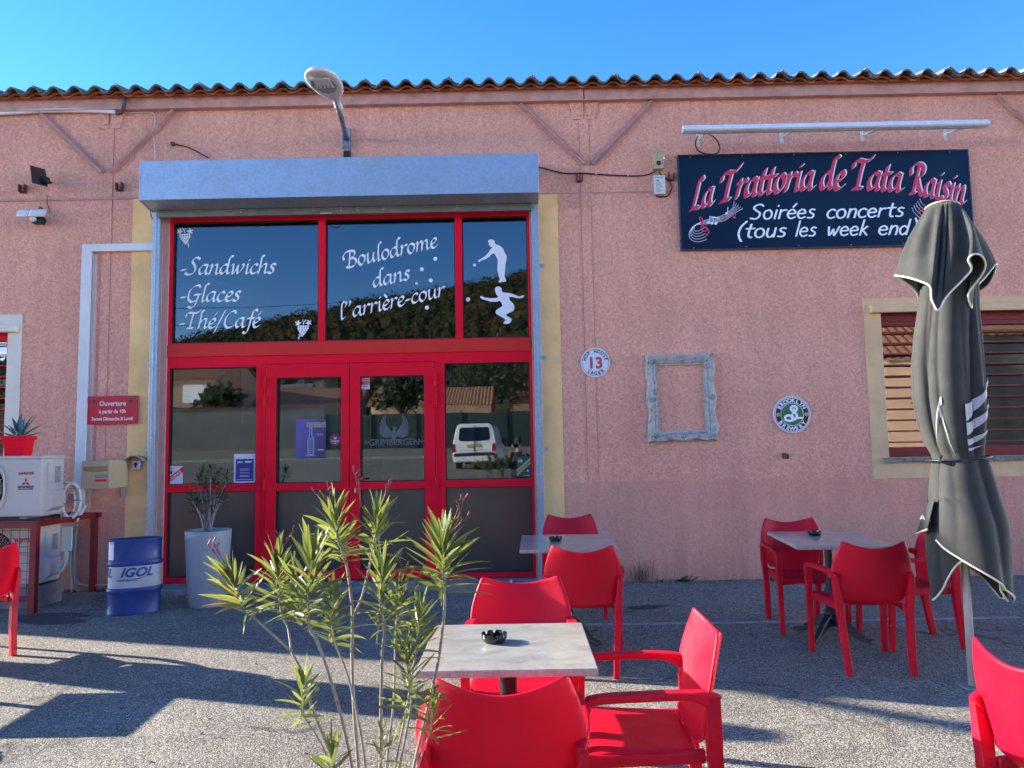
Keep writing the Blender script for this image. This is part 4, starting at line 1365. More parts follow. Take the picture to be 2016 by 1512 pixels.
m.build('printed_text', ink, ib)

# conduit and duct
def simple(name, m, material, label, cat, bevel=0.0, smooth=False, group=None, loc=(0, 0, 0)):
    return tag(m.build(name, material, None, loc=loc, bevel=bevel, smooth=smooth), label, cat, group)
m = MB()
x0 = PX(163, 700); zt_ = PZ(230, 489); 
a, b_ = P(165, 483), P(305, 481)
dx0, dx1 = PX(163, 600)-0.0, PX(182, 600)
ztop, zin = P(230, 482).z, P(230, 496.5).z
m.poly([(dx0, ztop), (dx0, 0.92), (dx1, 0.92), (dx1, zin), (PX(305, 490), zin), (PX(305, 490), ztop)], -0.055, 0.0)
simple('cable_duct', m, white_duct, 'white plastic cable duct bent at a right angle on wall left of entrance', 'duct', bevel=0.004)
m = MB(); m.box(PX(183, 600), PX(187, 600)+0.02, -0.03, 0.0, 0.88, zin-0.03)
simple('cable_duct', m, mat('pinkish_duct', (0.52, 0.40, 0.38), 0.5), 'thin pinkish duct strip running down beside the white duct', 'duct')
cable('white_conduit', [(-150, 225, -0.04), (0, 222.5, -0.04), (90, 218, -0.04), (180, 218, -0.04), (229, 221, -0.04)], 0.024, 'thick white conduit tube running along the top left of the wall', mat('conduit_white', (0.72, 0.74, 0.80), 0.4), 'conduit')
cable('dark_conduit', [(229, 222, -0.04), (238, 221, -0.05), (243, 212, -0.08), (245, 200, -0.10), (247, 189, -0.05)], 0.022, 'short dark corrugated conduit rising from the white conduit to the roof', mat('dark_conduit', (0.06, 0.06, 0.065), 0.6), 'conduit')
cable('cable', [(229, 221), (262, 222), (295, 221), (304, 228), (304, 245), (297, 258), (303, 275), (305, 300), (305, 314)], 0.005, 'thin white cable sagging from the conduit end to the shutter box', white_plastic)
cable('cable', [(292, 405, -0.02), (296, 425), (302, 440), (304, 455), (309, 478)], 0.005, 'thin white cable hanging below the left end of the shutter box', white_plastic)
cable('cable', [(296, 404, -0.05), (297, 420, -0.03), (303, 437, -0.03)], 0.004, 'thin dark wire hanging below the left end of the shutter box')
# small hook
p = P(1546, 897); m = MB(); m.box(-0.035, -0.005, -0.03, 0, -0.03, 0.03); m.box(-0.005, 0.035, -0.012, 0, -0.035, -0.02); m.box(0.02, 0.03, -0.03, 0, -0.02, 0.02)
simple('wall_hook', m, rusty, 'small broken rusty metal hook on the wall under the round signs', 'hook', loc=(p.x, 0, p.z))

# solar panel and twin security light
p = P(94, 360)
sp = empty('solar_panel', (p.x, 0, p.z)); tag(sp, 'small black solar panel tilted out from wall above the security light', 'solar panel')
m = MB(); m.obox((-0.0, -0.16, 0.02), (0.02, 0.10, 0.015), (0.004, -0.001, 0.0), (-0.03, 0.02, 0.11))
m.build('panel', mat('solar_cells', (0.012, 0.014, 0.02), 0.2), sp)
m = MB(); m.obox((0.035, -0.10, -0.005), (0.03, 0, 0), (0, 0.04, 0), (0, 0, 0.035)); m.tube([(0.04, -0.08, 0), (0.04, 0, 0)], 0.015, 8); m.build('mount', black_plastic, sp, bevel=0.004)
cable('cable', [(93, 384, -0.03), (93, 400), (97, 412), (96, 420)], 0.004, 'thin black wire between the solar panel and security light')
p = P(80, 430)
sl = empty('security_light', (p.x, -0.02, p.z)); tag(sl, 'white curved LED security light with black motion sensor on left wall', 'security light')
for s_, x0, x1 in ((0, -0.165, -0.025), (1, -0.015, 0.15)):
    m = MB()
    def f(u, v):
        x = x0+(x1-x0)*u
        return (x, -0.13+0.9*(x-0.0)**2*0.9-0.03*v, 0.05-0.085*v+0.25*x*x)
    m.grid(f, 8, 4)
    m.build('light_panel', white_plastic, sl, solid=0.025, smooth=True)
m = MB(); m.box(-0.02, 0.10, -0.11, -0.03, -0.10, -0.01); m.build('sensor_body', black_plastic, sl, bevel=0.015)
m = MB(); m.lathe([(0.0, -0.035), (0.025, -0.03), (0.034, -0.01), (0.036, 0.0)], 16, cap=False); m.build('sensor_dome', white_plastic, sl, loc=(0.01, -0.12, -0.045), rot=(R(-40), 0, 0), smooth=True)
m = MB(); m.tube(chain([(0.02, -0.03, 0.03), (0.05, -0.08, 0.09), (0.09, -0.1, 0.07), (0.11, -0.08, 0.0)], 4), 0.012, 8); m.tube([(0.04, 0.02, -0.03), (0.04, -0.04, -0.03)], 0.03, 12)
m.build('swivel_arm', black_plastic, sl, smooth=True)

# opening hours sign
pa, pb = P(177, 779), P(274, 836)
oh = empty('opening_hours_sign', ((pa.x+pb.x)/2, -0.030, (pa.z+pb.z)/2)); tag(oh, 'small red rectangular opening hours sign with white words and grapes', 'sign')
wd, hh = pb.x-pa.x, pa.z-pb.z-0.02
pnl = MB().box(-wd/2, wd/2, -0.008, 0, -hh/2, hh/2).build('panel', mat('red_sign', (0.55, 0.010, 0.030), 0.35, var=0.05), oh, bevel=0.002)
cream = mat('cream_lettering', (0.72, 0.68, 0.60), 0.5)
m = MB()
for txt, sz, z, sx in (('Ouverture', 0.075, 0.048, 0.92), ('à partir de 10h', 0.058, -0.035, 0.86), ('Fermé Dimanche & Lundi', 0.053, -0.115, 0.84)):
    t = text_mb(txt, sz, bold=0.0016, align='CENTER', sx=sx); shift(t, lambda x, y, z_: (x, y-0.0095, z_+z)); m.add(t.v, t.f)
m.build('lettering', cream, pnl)
m = MB()
for s_ in (-1, 1):
    for i, (x, z) in enumerate(((0, 0), (0.014, 0.002), (0.028, 0), (0.007, -0.013), (0.021, -0.013), (0.014, -0.026))):
        disc(m, s_*0.205+(x-0.014), 0.105+z, 0.0075, -0.0095, 10)
m.build('grape_motif', mat('grape_ink', (0.05, 0.02, 0.10), 0.5), pnl)
m = MB()
for s_ in (-1, 1):
    for dx in (-0.03, 0.02):
        k = len(m.v); m.v += [(s_*0.205+dx+math.cos(2*PI*i/10)*(0.02 if i % 2 else 0.012), -0.0105, 0.125+math.sin(2*PI*i/10)*(0.015 if i % 2 else 0.009)) for i in range(10)]; m.f.append(tuple(range(k, k+10)))
m.build('leaf_motif', mat('leaf_ink', (0.03, 0.13, 0.02), 0.5), pnl)

# mailbox (deep box turned to the street, seen from its right)
pa = P(161, 909, -0.30)
mbx = empty('mailbox', (PX(209, 935, -0.15)-0.02, 0, PZ(209, 935, -0.15))); tag(mbx, 'beige metal mailbox with wide slot fixed to wall left of entrance', 'mailbox')
beige = mat('mailbox_beige', (0.45, 0.36, 0.215), 0.45, var=0.08, vscale=5)
mc = mbx.location
fx0, fx1 = PX(161, 935, -0.42)-mc.x, PX(216, 935, -0.40)-mc.x
rx1 = PX(254, 935, -0.02)-mc.x
z1, z0 = PZ(188, 907, -0.4)-mc.z, PZ(188, 962, -0.4)-mc.z
m = MB()
m.v = [(fx0, -0.42, z0), (fx1, -0.40, z0), (rx1, 0, z0), (fx0+0.22, 0, z0), (fx0, -0.42, z1), (fx1, -0.40, z1), (rx1, 0, z1), (fx0+0.22, 0, z1)]
m.f = [(0, 3, 2, 1), (4, 5, 6, 7), (0, 1, 5, 4), (1, 2, 6, 5), (2, 3, 7, 6), (3, 0, 4, 7)]
bx_ = m.build('body', beige, mbx, bevel=0.004)
def fp(u, v, d=0.0):   # on the front face
    return Vector((fx0+(fx1-fx0)*u, -0.42+0.02*u-d, z0+(z1-z0)*v))
m = MB(); m.v = [tuple(fp(u, v, d)) for d in (0.0, 0.012) for u, v in ((0.0, 0.0), (1.0, 0.0), (1.0, 1.0), (0.0, 1.0))]
m.f = [(0, 3, 2, 1), (4, 5, 6, 7), (0, 1, 5, 4), (1, 2, 6, 5), (2, 3, 7, 6), (3, 0, 4, 7)]
dr = m.build('front_door', beige, mbx, bevel=0.004)
m = MB(); n_ = 12
top = [fp(0.06+0.88*i/n_, 0.80, 0.0135) for i in range(n_+1)]; bot = [fp(0.06+0.88*i/n_, 0.64-0.05*math.sin(PI*i/n_), 0.0135) for i in range(n_+1)]
m.v = [tuple(p) for p in top+bot]; m.f = [(i, i+1, n_+2+i, n_+1+i) for i in range(n_)]
m.build('slot_flap', mat('slot_brass', (0.30, 0.20, 0.055), 0.5), dr)
m = MB(); m.v = [tuple(fp(u, v, 0.0135)) for u, v in ((0.5, 0.38), (0.93, 0.38), (0.93, 0.50), (0.5, 0.50))]; m.f = [(0, 1, 2, 3)]; m.build('name_label', mat('label_grey', (0.25, 0.25, 0.22), 0.4, var=0.5, vscale=60), dr)
m = MB(); m.v = [tuple(fp(u, v, 0.0135)) for u, v in ((0.5, 0.25), (0.92, 0.25), (0.92, 0.33), (0.5, 0.33))]; m.f = [(0, 1, 2, 3)]; m.build('red_label', red_frame, dr)
m = MB(); m.tube([tuple(fp(0.47, 0.92, 0.012)), tuple(fp(0.47, 0.92, 0.018))], 0.014, 12); m.build('lock', zinc, dr)
p = P(244, 967, -0.02)-mc
m = MB(); m.box(p.x-0.02, p.x+0.02, -0.03, 0, p.z-0.06, p.z+0.06); m.build('bracket', zinc, mbx)
# key switch with plastic hood
p = P(271, 915, -0.03)
kh = empty('key_switch', (p.x, 0, p.z)); tag(kh, 'grey key switch under a curved plastic hood on the ochre band', 'key switch')
MB().box(-0.045, 0.045, -0.07, 0, -0.05, 0.05).build('case', mat('switch_grey', (0.50, 0.50, 0.50), 0.4), kh, bevel=0.008)
m = MB(); m.tube([(0, -0.07, 0.008), (0, -0.076, 0.008)], 0.020, 14); m.box(-0.008, 0.008, -0.078, -0.07, -0.03, 0.01); m.build('keyhole', black_plastic, kh)
m = MB(); m.grid(lambda u, v: (-0.11+0.22*u, -0.14+0.14*v, 0.045+0.055*math.sin(PI*u)), 10, 2); m.build('hood', mat('hood_plastic', (0.42, 0.33, 0.25), 0.4, transl=0.2, var=0.15), kh, solid=0.005, smooth=True)

# round beer plaques
def plaque(px, py, rpx, label):
    p = P(px, py); r = rpx/1450*8.25
    e = empty('round_sign', (p.x, -0.006, p.z)); tag(e, label, 'sign', 'round enamel signs on the wall')
    m = MB(); m.lathe([(r, 0.0), (r, 0.008), (r*0.985, 0.011)], 48)
    m.build('disc', mat('enamel_white', (0.70, 0.71, 0.76), 0.22, var=0.02), e, rot=(R(90), 0, 0), loc=(0, 0.0, 0))
    m = MB()
    return e, r
e, r = plaque(1172, 714, 29, 'small white round enamel sign with red number 13 above black word LAGER')
dk = mat('enamel_black', (0.010, 0.010, 0.016), 0.3)
dd = [o for o in COL.objects if o.parent == e][0]
y0 = -0.0115
m = MB(); ring(m, 0, 0, r*0.895, r*0.915, y0-0.0003)
t = arc_text('HOP HOUSE', r*0.33, r*0.66, 162, 18, bold=0.0014, sx=0.85); shift(t, lambda x, y, z: (x, y+y0-0.001, z)); m.add(t.v, t.f)
t = arc_text('LAGER', r*0.33, r*0.84, 232, 308, bold=0.0014, inward=True, sx=0.85); shift(t, lambda x, y, z: (x, y+y0-0.001, z)); m.add(t.v, t.f)
m.build('lettering', dk, e)
m = MB(); t = text_mb('13', r*1.05, bold=0.006, align='CENTER'); shift(t, lambda x, y, z: (x-r*0.02, y+y0-0.001, z-r*0.38)); m.add(t.v, t.f)
m.build('numeral', mat('salmon_red', (0.52, 0.075, 0.06), 0.4, var=0.25, vscale=25), e)
e, r = plaque(1558.5, 816, 36.5, 'larger round enamel sign, green centre with white curly letter on black ring')
m = MB(); ring(m, 0, 0, r*0.62, r*0.88, y0-0.0004); ring(m, 0, 0, r*0.93, r*0.945, y0-0.0004, n=48)
m.build('black_ring', dk, e)
m = MB(); disc(m, 0, 0, r*0.585, y0-0.0006, 40); m.build('green_centre', mat('enamel_green', (0.008, 0.165, 0.075), 0.3), e)
m = MB(); t = arc_text('BROOKLYN', r*0.29, r*0.655, 150, 32, bold=0.0018, sx=1.05); shift(t, lambda x, y, z: (x, y+y0-0.0015, z)); m.add(t.v, t.f)
t = arc_text('BREWERY', r*0.29, r*0.855, 214, 322, bold=0.0018, inward=True, sx=1.05); shift(t, lambda x, y, z: (x, y+y0-0.0015, z)); m.add(t.v, t.f)
pen(m, [(-r*.02, r*.20), (-r*.06, r*.34), (r*.06, r*.44), (r*.22, r*.40), (r*.26, r*.26), (r*.16, r*.16), (r*.08, r*.12), (r*.22, r*.02), (r*.22, -r*.18), (r*.04, -r*.30), (-r*.20, -r*.34), (-r*.38, -r*.26), (-r*.36, -r*.10), (-r*.16, -r*.05), (r*.04, -r*.12)], r*.062, round_=True, step=0.00006, dy=y0-0.0015)
pen(m, [(r*.10, r*.30), (r*.04, r*.08), (-r*.06, -r*.16), (r*.06, -r*.22), (r*.34, -r*.19), (r*.54, -r*.20)], r*.05, round_=True, step=0.00006, dy=y0-0.004)
m.build('lettering', white_vinyl, e)
m = MB(); disc(m, -r*.755, 0, r*.11, y0-0.001); disc(m, r*.755, 0, r*.11, y0-0.001); m.build('gold_dots', mat('dull_gold', (0.40, 0.33, 0.17), 0.4), e)

# empty carved picture frame
c0, c1 = P(1270, 700), P(1404, 697); c2, c3 = P(1276, 870), P(1412, 867)
fc = (c0+c1+c2+c3)/4
fr = empty('picture_frame', (fc.x, -0.004, fc.z), 0); tag(fr, 'empty carved wooden picture frame in weathered white hanging on wall', 'picture frame')
fr.rotation_euler = (0, R(-0.8), 0)
fw, fh = (c1.x-c0.x+c3.x-c2.x)/2, (c0.z-c2.z)
m, n, b = _nt('weathered_white_wood')
v = coords(n)
f = noise(n, v, 14, 7, 0.75, 0.5)
n.links.new(ramp(n, f, [(0.33, (0.13, 0.11, 0.09)), (0.45, (0.38, 0.35, 0.31)), (0.62, (0.52, 0.49, 0.45))]), b.inputs['Base Color'])
b.inputs['Roughness'].default_value = 0.8
bump(n, b, f, 0.5, 0.006)
MATS['weathered_white_wood'] = m
# (inner, outer) moulding section swept round the rectangle; outer edge wavy, raised acanthus lumps at corners and centres
iw, ih = fw*0.5-0.128, fh*0.5-0.118
N = 40
def side_pts():
    pts = []
    for (sx, sz, tx, tz, half, oth) in ((-1, 1, 1, 0, fw/2, fh/2), (1, 1, 0, -1, fh/2, fw/2), (1, -1, -1, 0, fw/2, fh/2), (-1, -1, 0, 1, fh/2, fw/2)):
        for i in range(N):
            pts.append((sx, sz, tx, tz, -1+2*i/N))
    return pts
prof = [(0.0, 0.0), (0.0, 0.018), (0.18, 0.020), (0.26, 0.036), (0.42, 0.030), (0.62, 0.044), (0.86, 0.052), (1.0, 0.034), (1.0, 0.0)]
m = MB()
P_ = side_pts()
for sx, sz, tx, tz, t in P_:
    hz_ = abs(tx) > 0
    # position along the side on inner and outer rectangles
    wave_ = 0.012*math.cos(t*PI*3.0)*(1-abs(t)**6)+0.016*abs(t)**8-0.004
    carve = 0.010*abs(math.sin(t*26))*(math.exp(-(t/0.16)**2)+math.exp(-((abs(t)-1)/0.16)**2))
    for q, d in prof:
        a = iw+(fw/2-iw)*q; c_ = ih+(fh/2-ih)*q
        o_ = wave_*q*1.0
        if tx > 0: x, z = t*a, c_+o_
        elif tx < 0: x, z = -t*a, -(c_+o_)
        elif tz < 0: x, z = a+o_, -t*c_
        else: x, z = -(a+o_), t*c_
        dd_ = d+(carve if 0.3 < q < 0.99 else 0)
        m.v.append((x, -dd_, z))
nn = len(P_); k = len(prof)
for i in range(nn):
    i2 = (i+1) % nn
    for j in range(k-1): m.f.append((i*k+j, i*k+j+1, i2*k+j+1, i2*k+j))
    m.f.append((i*k+k-1, i*k, i2*k, i2*k+k-1))
m.build('moulding', mm('weathered_white_wood'), fr)
m = MB()
random.seed(11)
for cx_, cz_, s_ in [(sx*(fw/2-.07), sz*(fh/2-.06), 1.0) for sx in (-1, 1) for sz in (-1, 1)]+[(0, sz*(fh/2-.06), .8) for sz in (-1, 1)]+[(sx*(fw/2-.06), 0, .8) for sx in (-1, 1)]:
    for i in range(9):
        a = random.uniform(0, 2*PI); rr = random.uniform(0.01, 0.05)*s_
        L = random.uniform(0.02, 0.045)*s_
        c_ = Vector((cx_+rr*math.cos(a), -0.045, cz_+rr*math.sin(a)*0.8))
        d_ = Vector((math.cos(a), 0, math.sin(a)))
        m.tube([c_-d_*L/2, c_+Vector((0, -0.012, 0)), c_+d_*L/2], [0.006, 0.013, 0.003], 7)
m.build('carved_leaves', mm('weathered_white_wood'), fr, smooth=True)

# stickers and papers on the glass
def paper(name, px0, py0, px1, py1, material, label, cat, y=GY0-0.002, th=0.001):
    a, b_ = P(px0, py0, y), P(px1, py1, y)
    e = empty(name, ((a.x+b_.x)/2, y, (a.z+b_.z)/2)); tag(e, label, cat)
    w_, h_ = abs(b_.x-a.x), abs(a.z-b_.z)
    sh = MB().box(-w_/2, w_/2, -th, 0, -h_/2, h_/2).build('sheet', material, e)
    return e, w_, h_
def put(e, name, material, items, y=-0.0018):
    m = MB()
    for it in items:
        if it[0] == 't':
            _, txt, sz, x, z, bold, sh, al = it
            t = text_mb(txt, sz, bold=bold, shear=sh, align=al); shift(t, lambda X, Y, Z: (X+x, Y+y, Z+z)); m.add(t.v, t.f)
        elif it[0] == 'r':
            _, x0, x1, z0, z1 = it; m.add([(x0, y, z0), (x1, y, z0), (x1, y, z1), (x0, y, z1)], [(0, 1, 2, 3)])
        elif it[0] == 'p':
            k = len(m.v); m.v += [(x, y, z) for x, z in it[1]]; m.f.append(tuple(range(k, k+len(it[1]))))
        elif it[0] == 'd': disc(m, it[1], it[2], it[3], y)
        y -= 0.00012
    return m.build(name, material, e)
paper_white = mat('paper_white', (0.62, 0.64, 0.68), 0.5, var=0.03)
deep_blue = mat('print_blue', (0.015, 0.035, 0.22), 0.4, var=0.3, vscale=6)
e, w_, h_ = paper('licence_sticker', 331, 918, 360, 955, paper_white, 'white licence sticker with diagonal red band at bottom of left window', 'sticker')
put(e, 'red_band', red_frame, [('p', [(-w_/2, -h_*.42), (-w_/2+.0, -h_*.12), (w_/2, h_*.48), (w_/2, h_*.18)])])
m = MB(); t = text_mb('LICENCE', 0.040, bold=0.001, align='CENTER'); an = math.atan2(h_*.6, w_); shift(t, lambda x, y, z: (x*math.cos(an)-z*math.sin(an)+0.007, y-0.0032, x*math.sin(an)+z*math.cos(an)-0.012+h_*0.02)); m.add(t.v, t.f); m.build('lettering', paper_white, e)
put(e, 'printed_mark', ink, [('t', '04', 0.028, -w_*.40, h_*.33, .0006, 0, 'LEFT'), ('r', -w_*.36, -w_*.2, h_*.1, h_*.26)])
e, w_, h_ = paper('notice_paper', 461, 894, 502.5, 951, paper_white, 'blue printed pass notice with white border at right of left window', 'notice')
put(e, 'blue_print', deep_blue, [('r', -w_*.42, w_*.42, -h_*.43, h_*.33)])
put(e, 'lettering', paper_white, [('t', 'pass', 0.036, -w_*.34, h_*.2, .001, 0, 'LEFT'), ('r', w_*.02, w_*.32, h_*.2, h_*.26)]+[('r', -w_*.22, w_*.22, z*h_, z*h_+.004) for z in (-.02, -.06, -.15, -.24, -.28)]+[('r', -w_*.35, w_*.35, -h_*.38, -h_*.365)], y=-0.003)
poster_m, n, b = _nt('poster_violet')
v = coords(n)
gr = n.nodes.new("ShaderNodeSeparateXYZ"); n.links.new(v, gr.inputs[0])
n.links.new(ramp(n, mathn(n, 'ADD', mathn(n, 'MULTIPLY', gr.outputs[0], 1.2), mathn(n, 'ADD', 0.5, mathn(n, 'MULTIPLY', gr.outputs[2], -0.5))), [(0.3, (0.13, 0.10, 0.34)), (0.7, (0.045, 0.04, 0.13))]), b.inputs['Base Color'])
b.inputs['Roughness'].default_value = 0.4
e, w_, h_ = paper('wine_poster', 583, 826, 641, 902, poster_m, 'violet wine poster with drawn bottle on the left door glass', 'poster')
gold = mat('print_gold', (0.50, 0.40, 0.20), 0.5)
put(e, 'gold_lettering', gold, [('t', 'BEAUJOLAIS', 0.040, -w_*.14, h_*.36, .001, 0, 'LEFT'), ('t', 'NOUVEAUX', 0.040, -w_*.14, h_*.29, .001, 0, 'LEFT'), ('r', w_*.16, w_*.40, h_*.12, h_*.13), ('r', w_*.18, w_*.42, h_*.09, h_*.10), ('r', w_*.22, w_*.44, -h_*.30, -h_*.27)])
m = MB()
pen(m, [(-.03, -.17), (-.035, -.05), (-.03, .0), (-.012, .05), (-.010, .12), (.010, .12), (.012, .05), (.03, .0), (.035, -.05), (.03, -.17), (-.03, -.17)], 0.0022, round_=True, step=0.00004, dy=-0.002)
for i in range(9): pen(m, [(-.03, -.16+i*.02), (0, -.15+i*.02), (.03, -.165+i*.022)], 0.0016, round_=True, step=0.00004, dy=-0.0022)
pen(m, [(-.05, -.19), (-.03, -.182), (-.02, -.195), (.0, -.183), (.03, -.192), (.05, -.185)], 0.0022, round_=True, step=0.00004, dy=-0.003)
m.build('bottle_drawing', paper_white, e)
e, w_, h_ = paper('heart_sticker', 649, 855, 671, 877, mm('glass_dark'), 'small pink round heart sticker at right edge of left door glass', 'sticker')
ch = [o for o in COL.objects if o.parent == e][0]; bpy.data.objects.remove(ch)
m = MB(); disc(m, 0, 0, w_*.52, 0, 28); m.build('disc', mat('sticker_pink', (0.25, 0.03, 0.10), 0.4), e)
put(e, 'heart', paper_white, [('p', [(0, -.0), (-.018, .022), (-.012, .034), (0, .026), (.012, .034), (.018, .022)]), ('r', -.045, .045, -.012, -.006), ('r', -.04, .04, -.024, -.018), ('r', -.012, .012, -.042, -.034)])
e, w_, h_ = paper('alarm_sticker', 709.5, 738, 728, 766, paper_white, 'white and red alarm sticker in upper left corner of right door glass', 'sticker')
put(e, 'red_print', red_frame, [('r', -w_*.48, w_*.48, -h_*.2, h_*.18), ('d', w_*.25, h_*.42, 0.006)])
put(e, 'lettering', ink, [('t', 'verisure', 0.026, 0, h_*.26, .0006, 0, 'CENTER'), ('r', -w_*.2, w_*.3, -h_*.35, -h_*.3)])
put(e, 'white_lettering', paper_white, [('t', 'Alarme', 0.030, 0, h_*.04, .0008, 0, 'CENTER'), ('r', -w_*.2, w_*.4, -h_*.06, -h_*.04), ('r', -w_*.2, w_*.4, -h_*.14, -h_*.12)], y=-0.003)
green = mat('print_green', (0.015, 0.085, 0.055), 0.45)
e, w_, h_ = paper('restaurant_sticker', 1017, 899, 1045.5, 938, green, 'green restaurant sticker with diagonal gold band on the right window', 'sticker')
put(e, 'gold_band', gold, [('p', [(-w_/2, -h_*.46), (-w_/2, -h_*.16), (w_/2, h_*.46), (w_/2, h_*.14)])])
put(e, 'lettering', paper_white, [('t', 'GR', 0.042, -w_*.42, h_*.22, .0012, 0, 'LEFT'), ('d', w_*.28, -h_*.22, 0.011), ('r', 0, w_*.4, -h_*.45, -h_*.43)], y=-0.003)
m = MB(); t = text_mb('RESTAURANT', 0.034, bold=0.0008, align='CENTER'); an = math.atan2(h_*.61, w_); shift(t, lambda x, y, z: (x*math.cos(an)-z*math.sin(an)+0.008, y-0.0045, x*math.sin(an)+z*math.cos(an)-0.012)); m.add(t.v, t.f); m.build('band_lettering', green, e)
# white cap on the threshold
p = P(1006, 1143, -0.18)
simple('bottle_cap', MB().lathe([(0.016, 0.0), (0.016, 0.018), (0.012, 0.021)], 14), white_plastic, 'tiny white plastic cap lying on the concrete threshold', 'cap', loc=(p.x, -0.18, 0.052))
# ---------------------------------------------------------------- chairs
def make_chair():
    r = empty('armchair')
    # backrest shell
    rows = [(-.190, .432, .205, .000), (-.222, .462, .215, .012), (-.240, .515, .222, .030), (-.256, .575, .236, .044), (-.272, .632, .262, .056),
            (-.282, .672, .268, .060), (-.294, .722, .260, .060), (-.306, .770, .243, .056), (-.316, .800, .224, .052), (-.322, .822, .206, .048)]
    def f(u, v):
        i = v*(len(rows)-1); k = min(int(i), len(rows)-2); t = i-k
        a, b = rows[k], rows[k+1]
        y, z, w_, bow = [a[q]*(1-t)+b[q]*t for q in range(4)]
        s_ = u*2-1
        z += (0.050*abs(s_)**1.7)*max(0, (v-0.62)/0.38)**1.5
        z += 0.035*(abs(s_)**2)*max(0, 1-v*4)
        return (s_*w_, y+bow*(s_*s_), z)
    MB().grid(f, 12, 18).build('backrest', red_chair, r, solid=0.016, subsurf=1)
    def g(u, v):
        s_ = u*2-1
        y = 0.240-0.43*v
        w_ = 0.255-0.045*v-0.02*max(0, 1-v*6)**2
        z = 0.438-0.012*(1-s_*s_)*math.sin(PI*v)-0.03*max(0, 1-v*5)**2
        return (s_*w_, y, z)
    MB().grid(g, 10, 10).build('seat', red_chair, r, solid=0.018, subsurf=1)
    m = MB()
    m.sweep(chain([(.245, .225, .412), (.236, .1, .414), (.222, -.1, .416), (.205, -.215, .420)], 3), [.022]*10, [.052, .05, .047, .045, .043, .043, .045, .047, .05, .052], (1, 0, 0))
    m.sweep(chain([(-.245, .225, .412), (-.236, .1, .414), (-.222, -.1, .416), (-.205, -.215, .420)], 3), [.022]*10, [.052, .05, .047, .045, .043, .043, .045, .047, .05, .052], (1, 0, 0))
    m.sweep([(-.25, .232, .408), (-.12, .238, .412), (.12, .238, .412), (.25, .232, .408)], [.02]*4, [.06, .045, .045, .06], (0, 1, 0))
    m.build('seat_frame', red_chair, r, bevel=0.007)
    for s_ in (-1, 1):
        p = chain([(s_*.240, -.258, .615), (s_*.250, -.20, .642), (s_*.260, -.12, .653), (s_*.266, .03, .650), (s_*.266, .16, .643), (s_*.264, .225, .630)], 4)
        n = len(p)
        ws = [.030+.022*min(1, i/6) for i in range(n)]; hs = [.070-.040*min(1, i/7) for i in range(n)]
        MB().sweep(p, ws, hs, (1, 0, 0)).build('armrest', red_chair, r, bevel=0.008, smooth=False)
        p = chain([(s_*.264, .232, .638), (s_*.264, .244, .55), (s_*.262, .243, .42), (s_*.260, .248, .2), (s_*.258, .256, 0.0)], 4)
        n = len(p)
        MB().sweep(p, [.035+.012*(1-i/(n-1)) for i in range(n)], [.058-.022*(i/(n-1)) for i in range(n)], (1, 0, 0)).build('leg', red_chair, r, bevel=0.006)
        p = chain([(s_*.252, -.238, .640), (s_*.240, -.240, .52), (s_*.226, -.246, .40), (s_*.214, -.268, .2), (s_*.205, -.300, 0.0)], 4)
        n = len(p)
        MB().sweep(p, [.028+.018*(min(1, i/5))-.006*i/n for i in range(n)], [.040+.018*(1-abs(i/(n-1)-.3)) for i in range(n)], (1, 0, 0)).build('leg', red_chair, r, bevel=0.006)
    return r
proto = make_chair()
first = [True]
def chair(x, y, deg, label, group='red plastic armchairs on the terrace'):
    o = proto if first[0] else copy_tree(proto)
    first[0] = False
    o.location = (x, y, gz(y)); o.rotation_euler = (R(0.4), 0, R(deg))
    tag(o, label, 'chair', group)
    return o
chair(-0.062, -5.60, 0.5, 'nearest red plastic armchair, back to viewer, in front of sunlit grey table')
chair(0.460, -5.19, 89, 'red plastic armchair seen side on at right of the sunlit table')
chair(0.008, -4.50, 180, 'red plastic armchair behind the sunlit table, half shaded back')
chair(0.455, -2.90, -5, 'red plastic armchair with back to viewer before table by entrance corner')
chair(0.492, -1.40, 180, 'red plastic armchair between wall and table beside the entrance')
chair(2.375, -2.95, -3, 'dark shaded red armchair with back to viewer at table left of parasol')
chair(2.345, -2.0, 178, 'red armchair on wall side of the table left of the parasol')
chair(2.945, -2.48, 90, 'red armchair half hidden behind the closed grey parasol')
chair(1.935, -5.66, -80, 'red armchair cut off by the bottom right edge')
chair(-4.25, -2.48, 62, 'red armchair cut off by the left edge in front of air conditioners')
chair(-5.25, -3.5, -95, 'red armchair beyond the left edge at the out of frame table')
chair(-4.60, -4.05, 8, 'red armchair beyond the left edge nearest the viewer at the out of frame table')

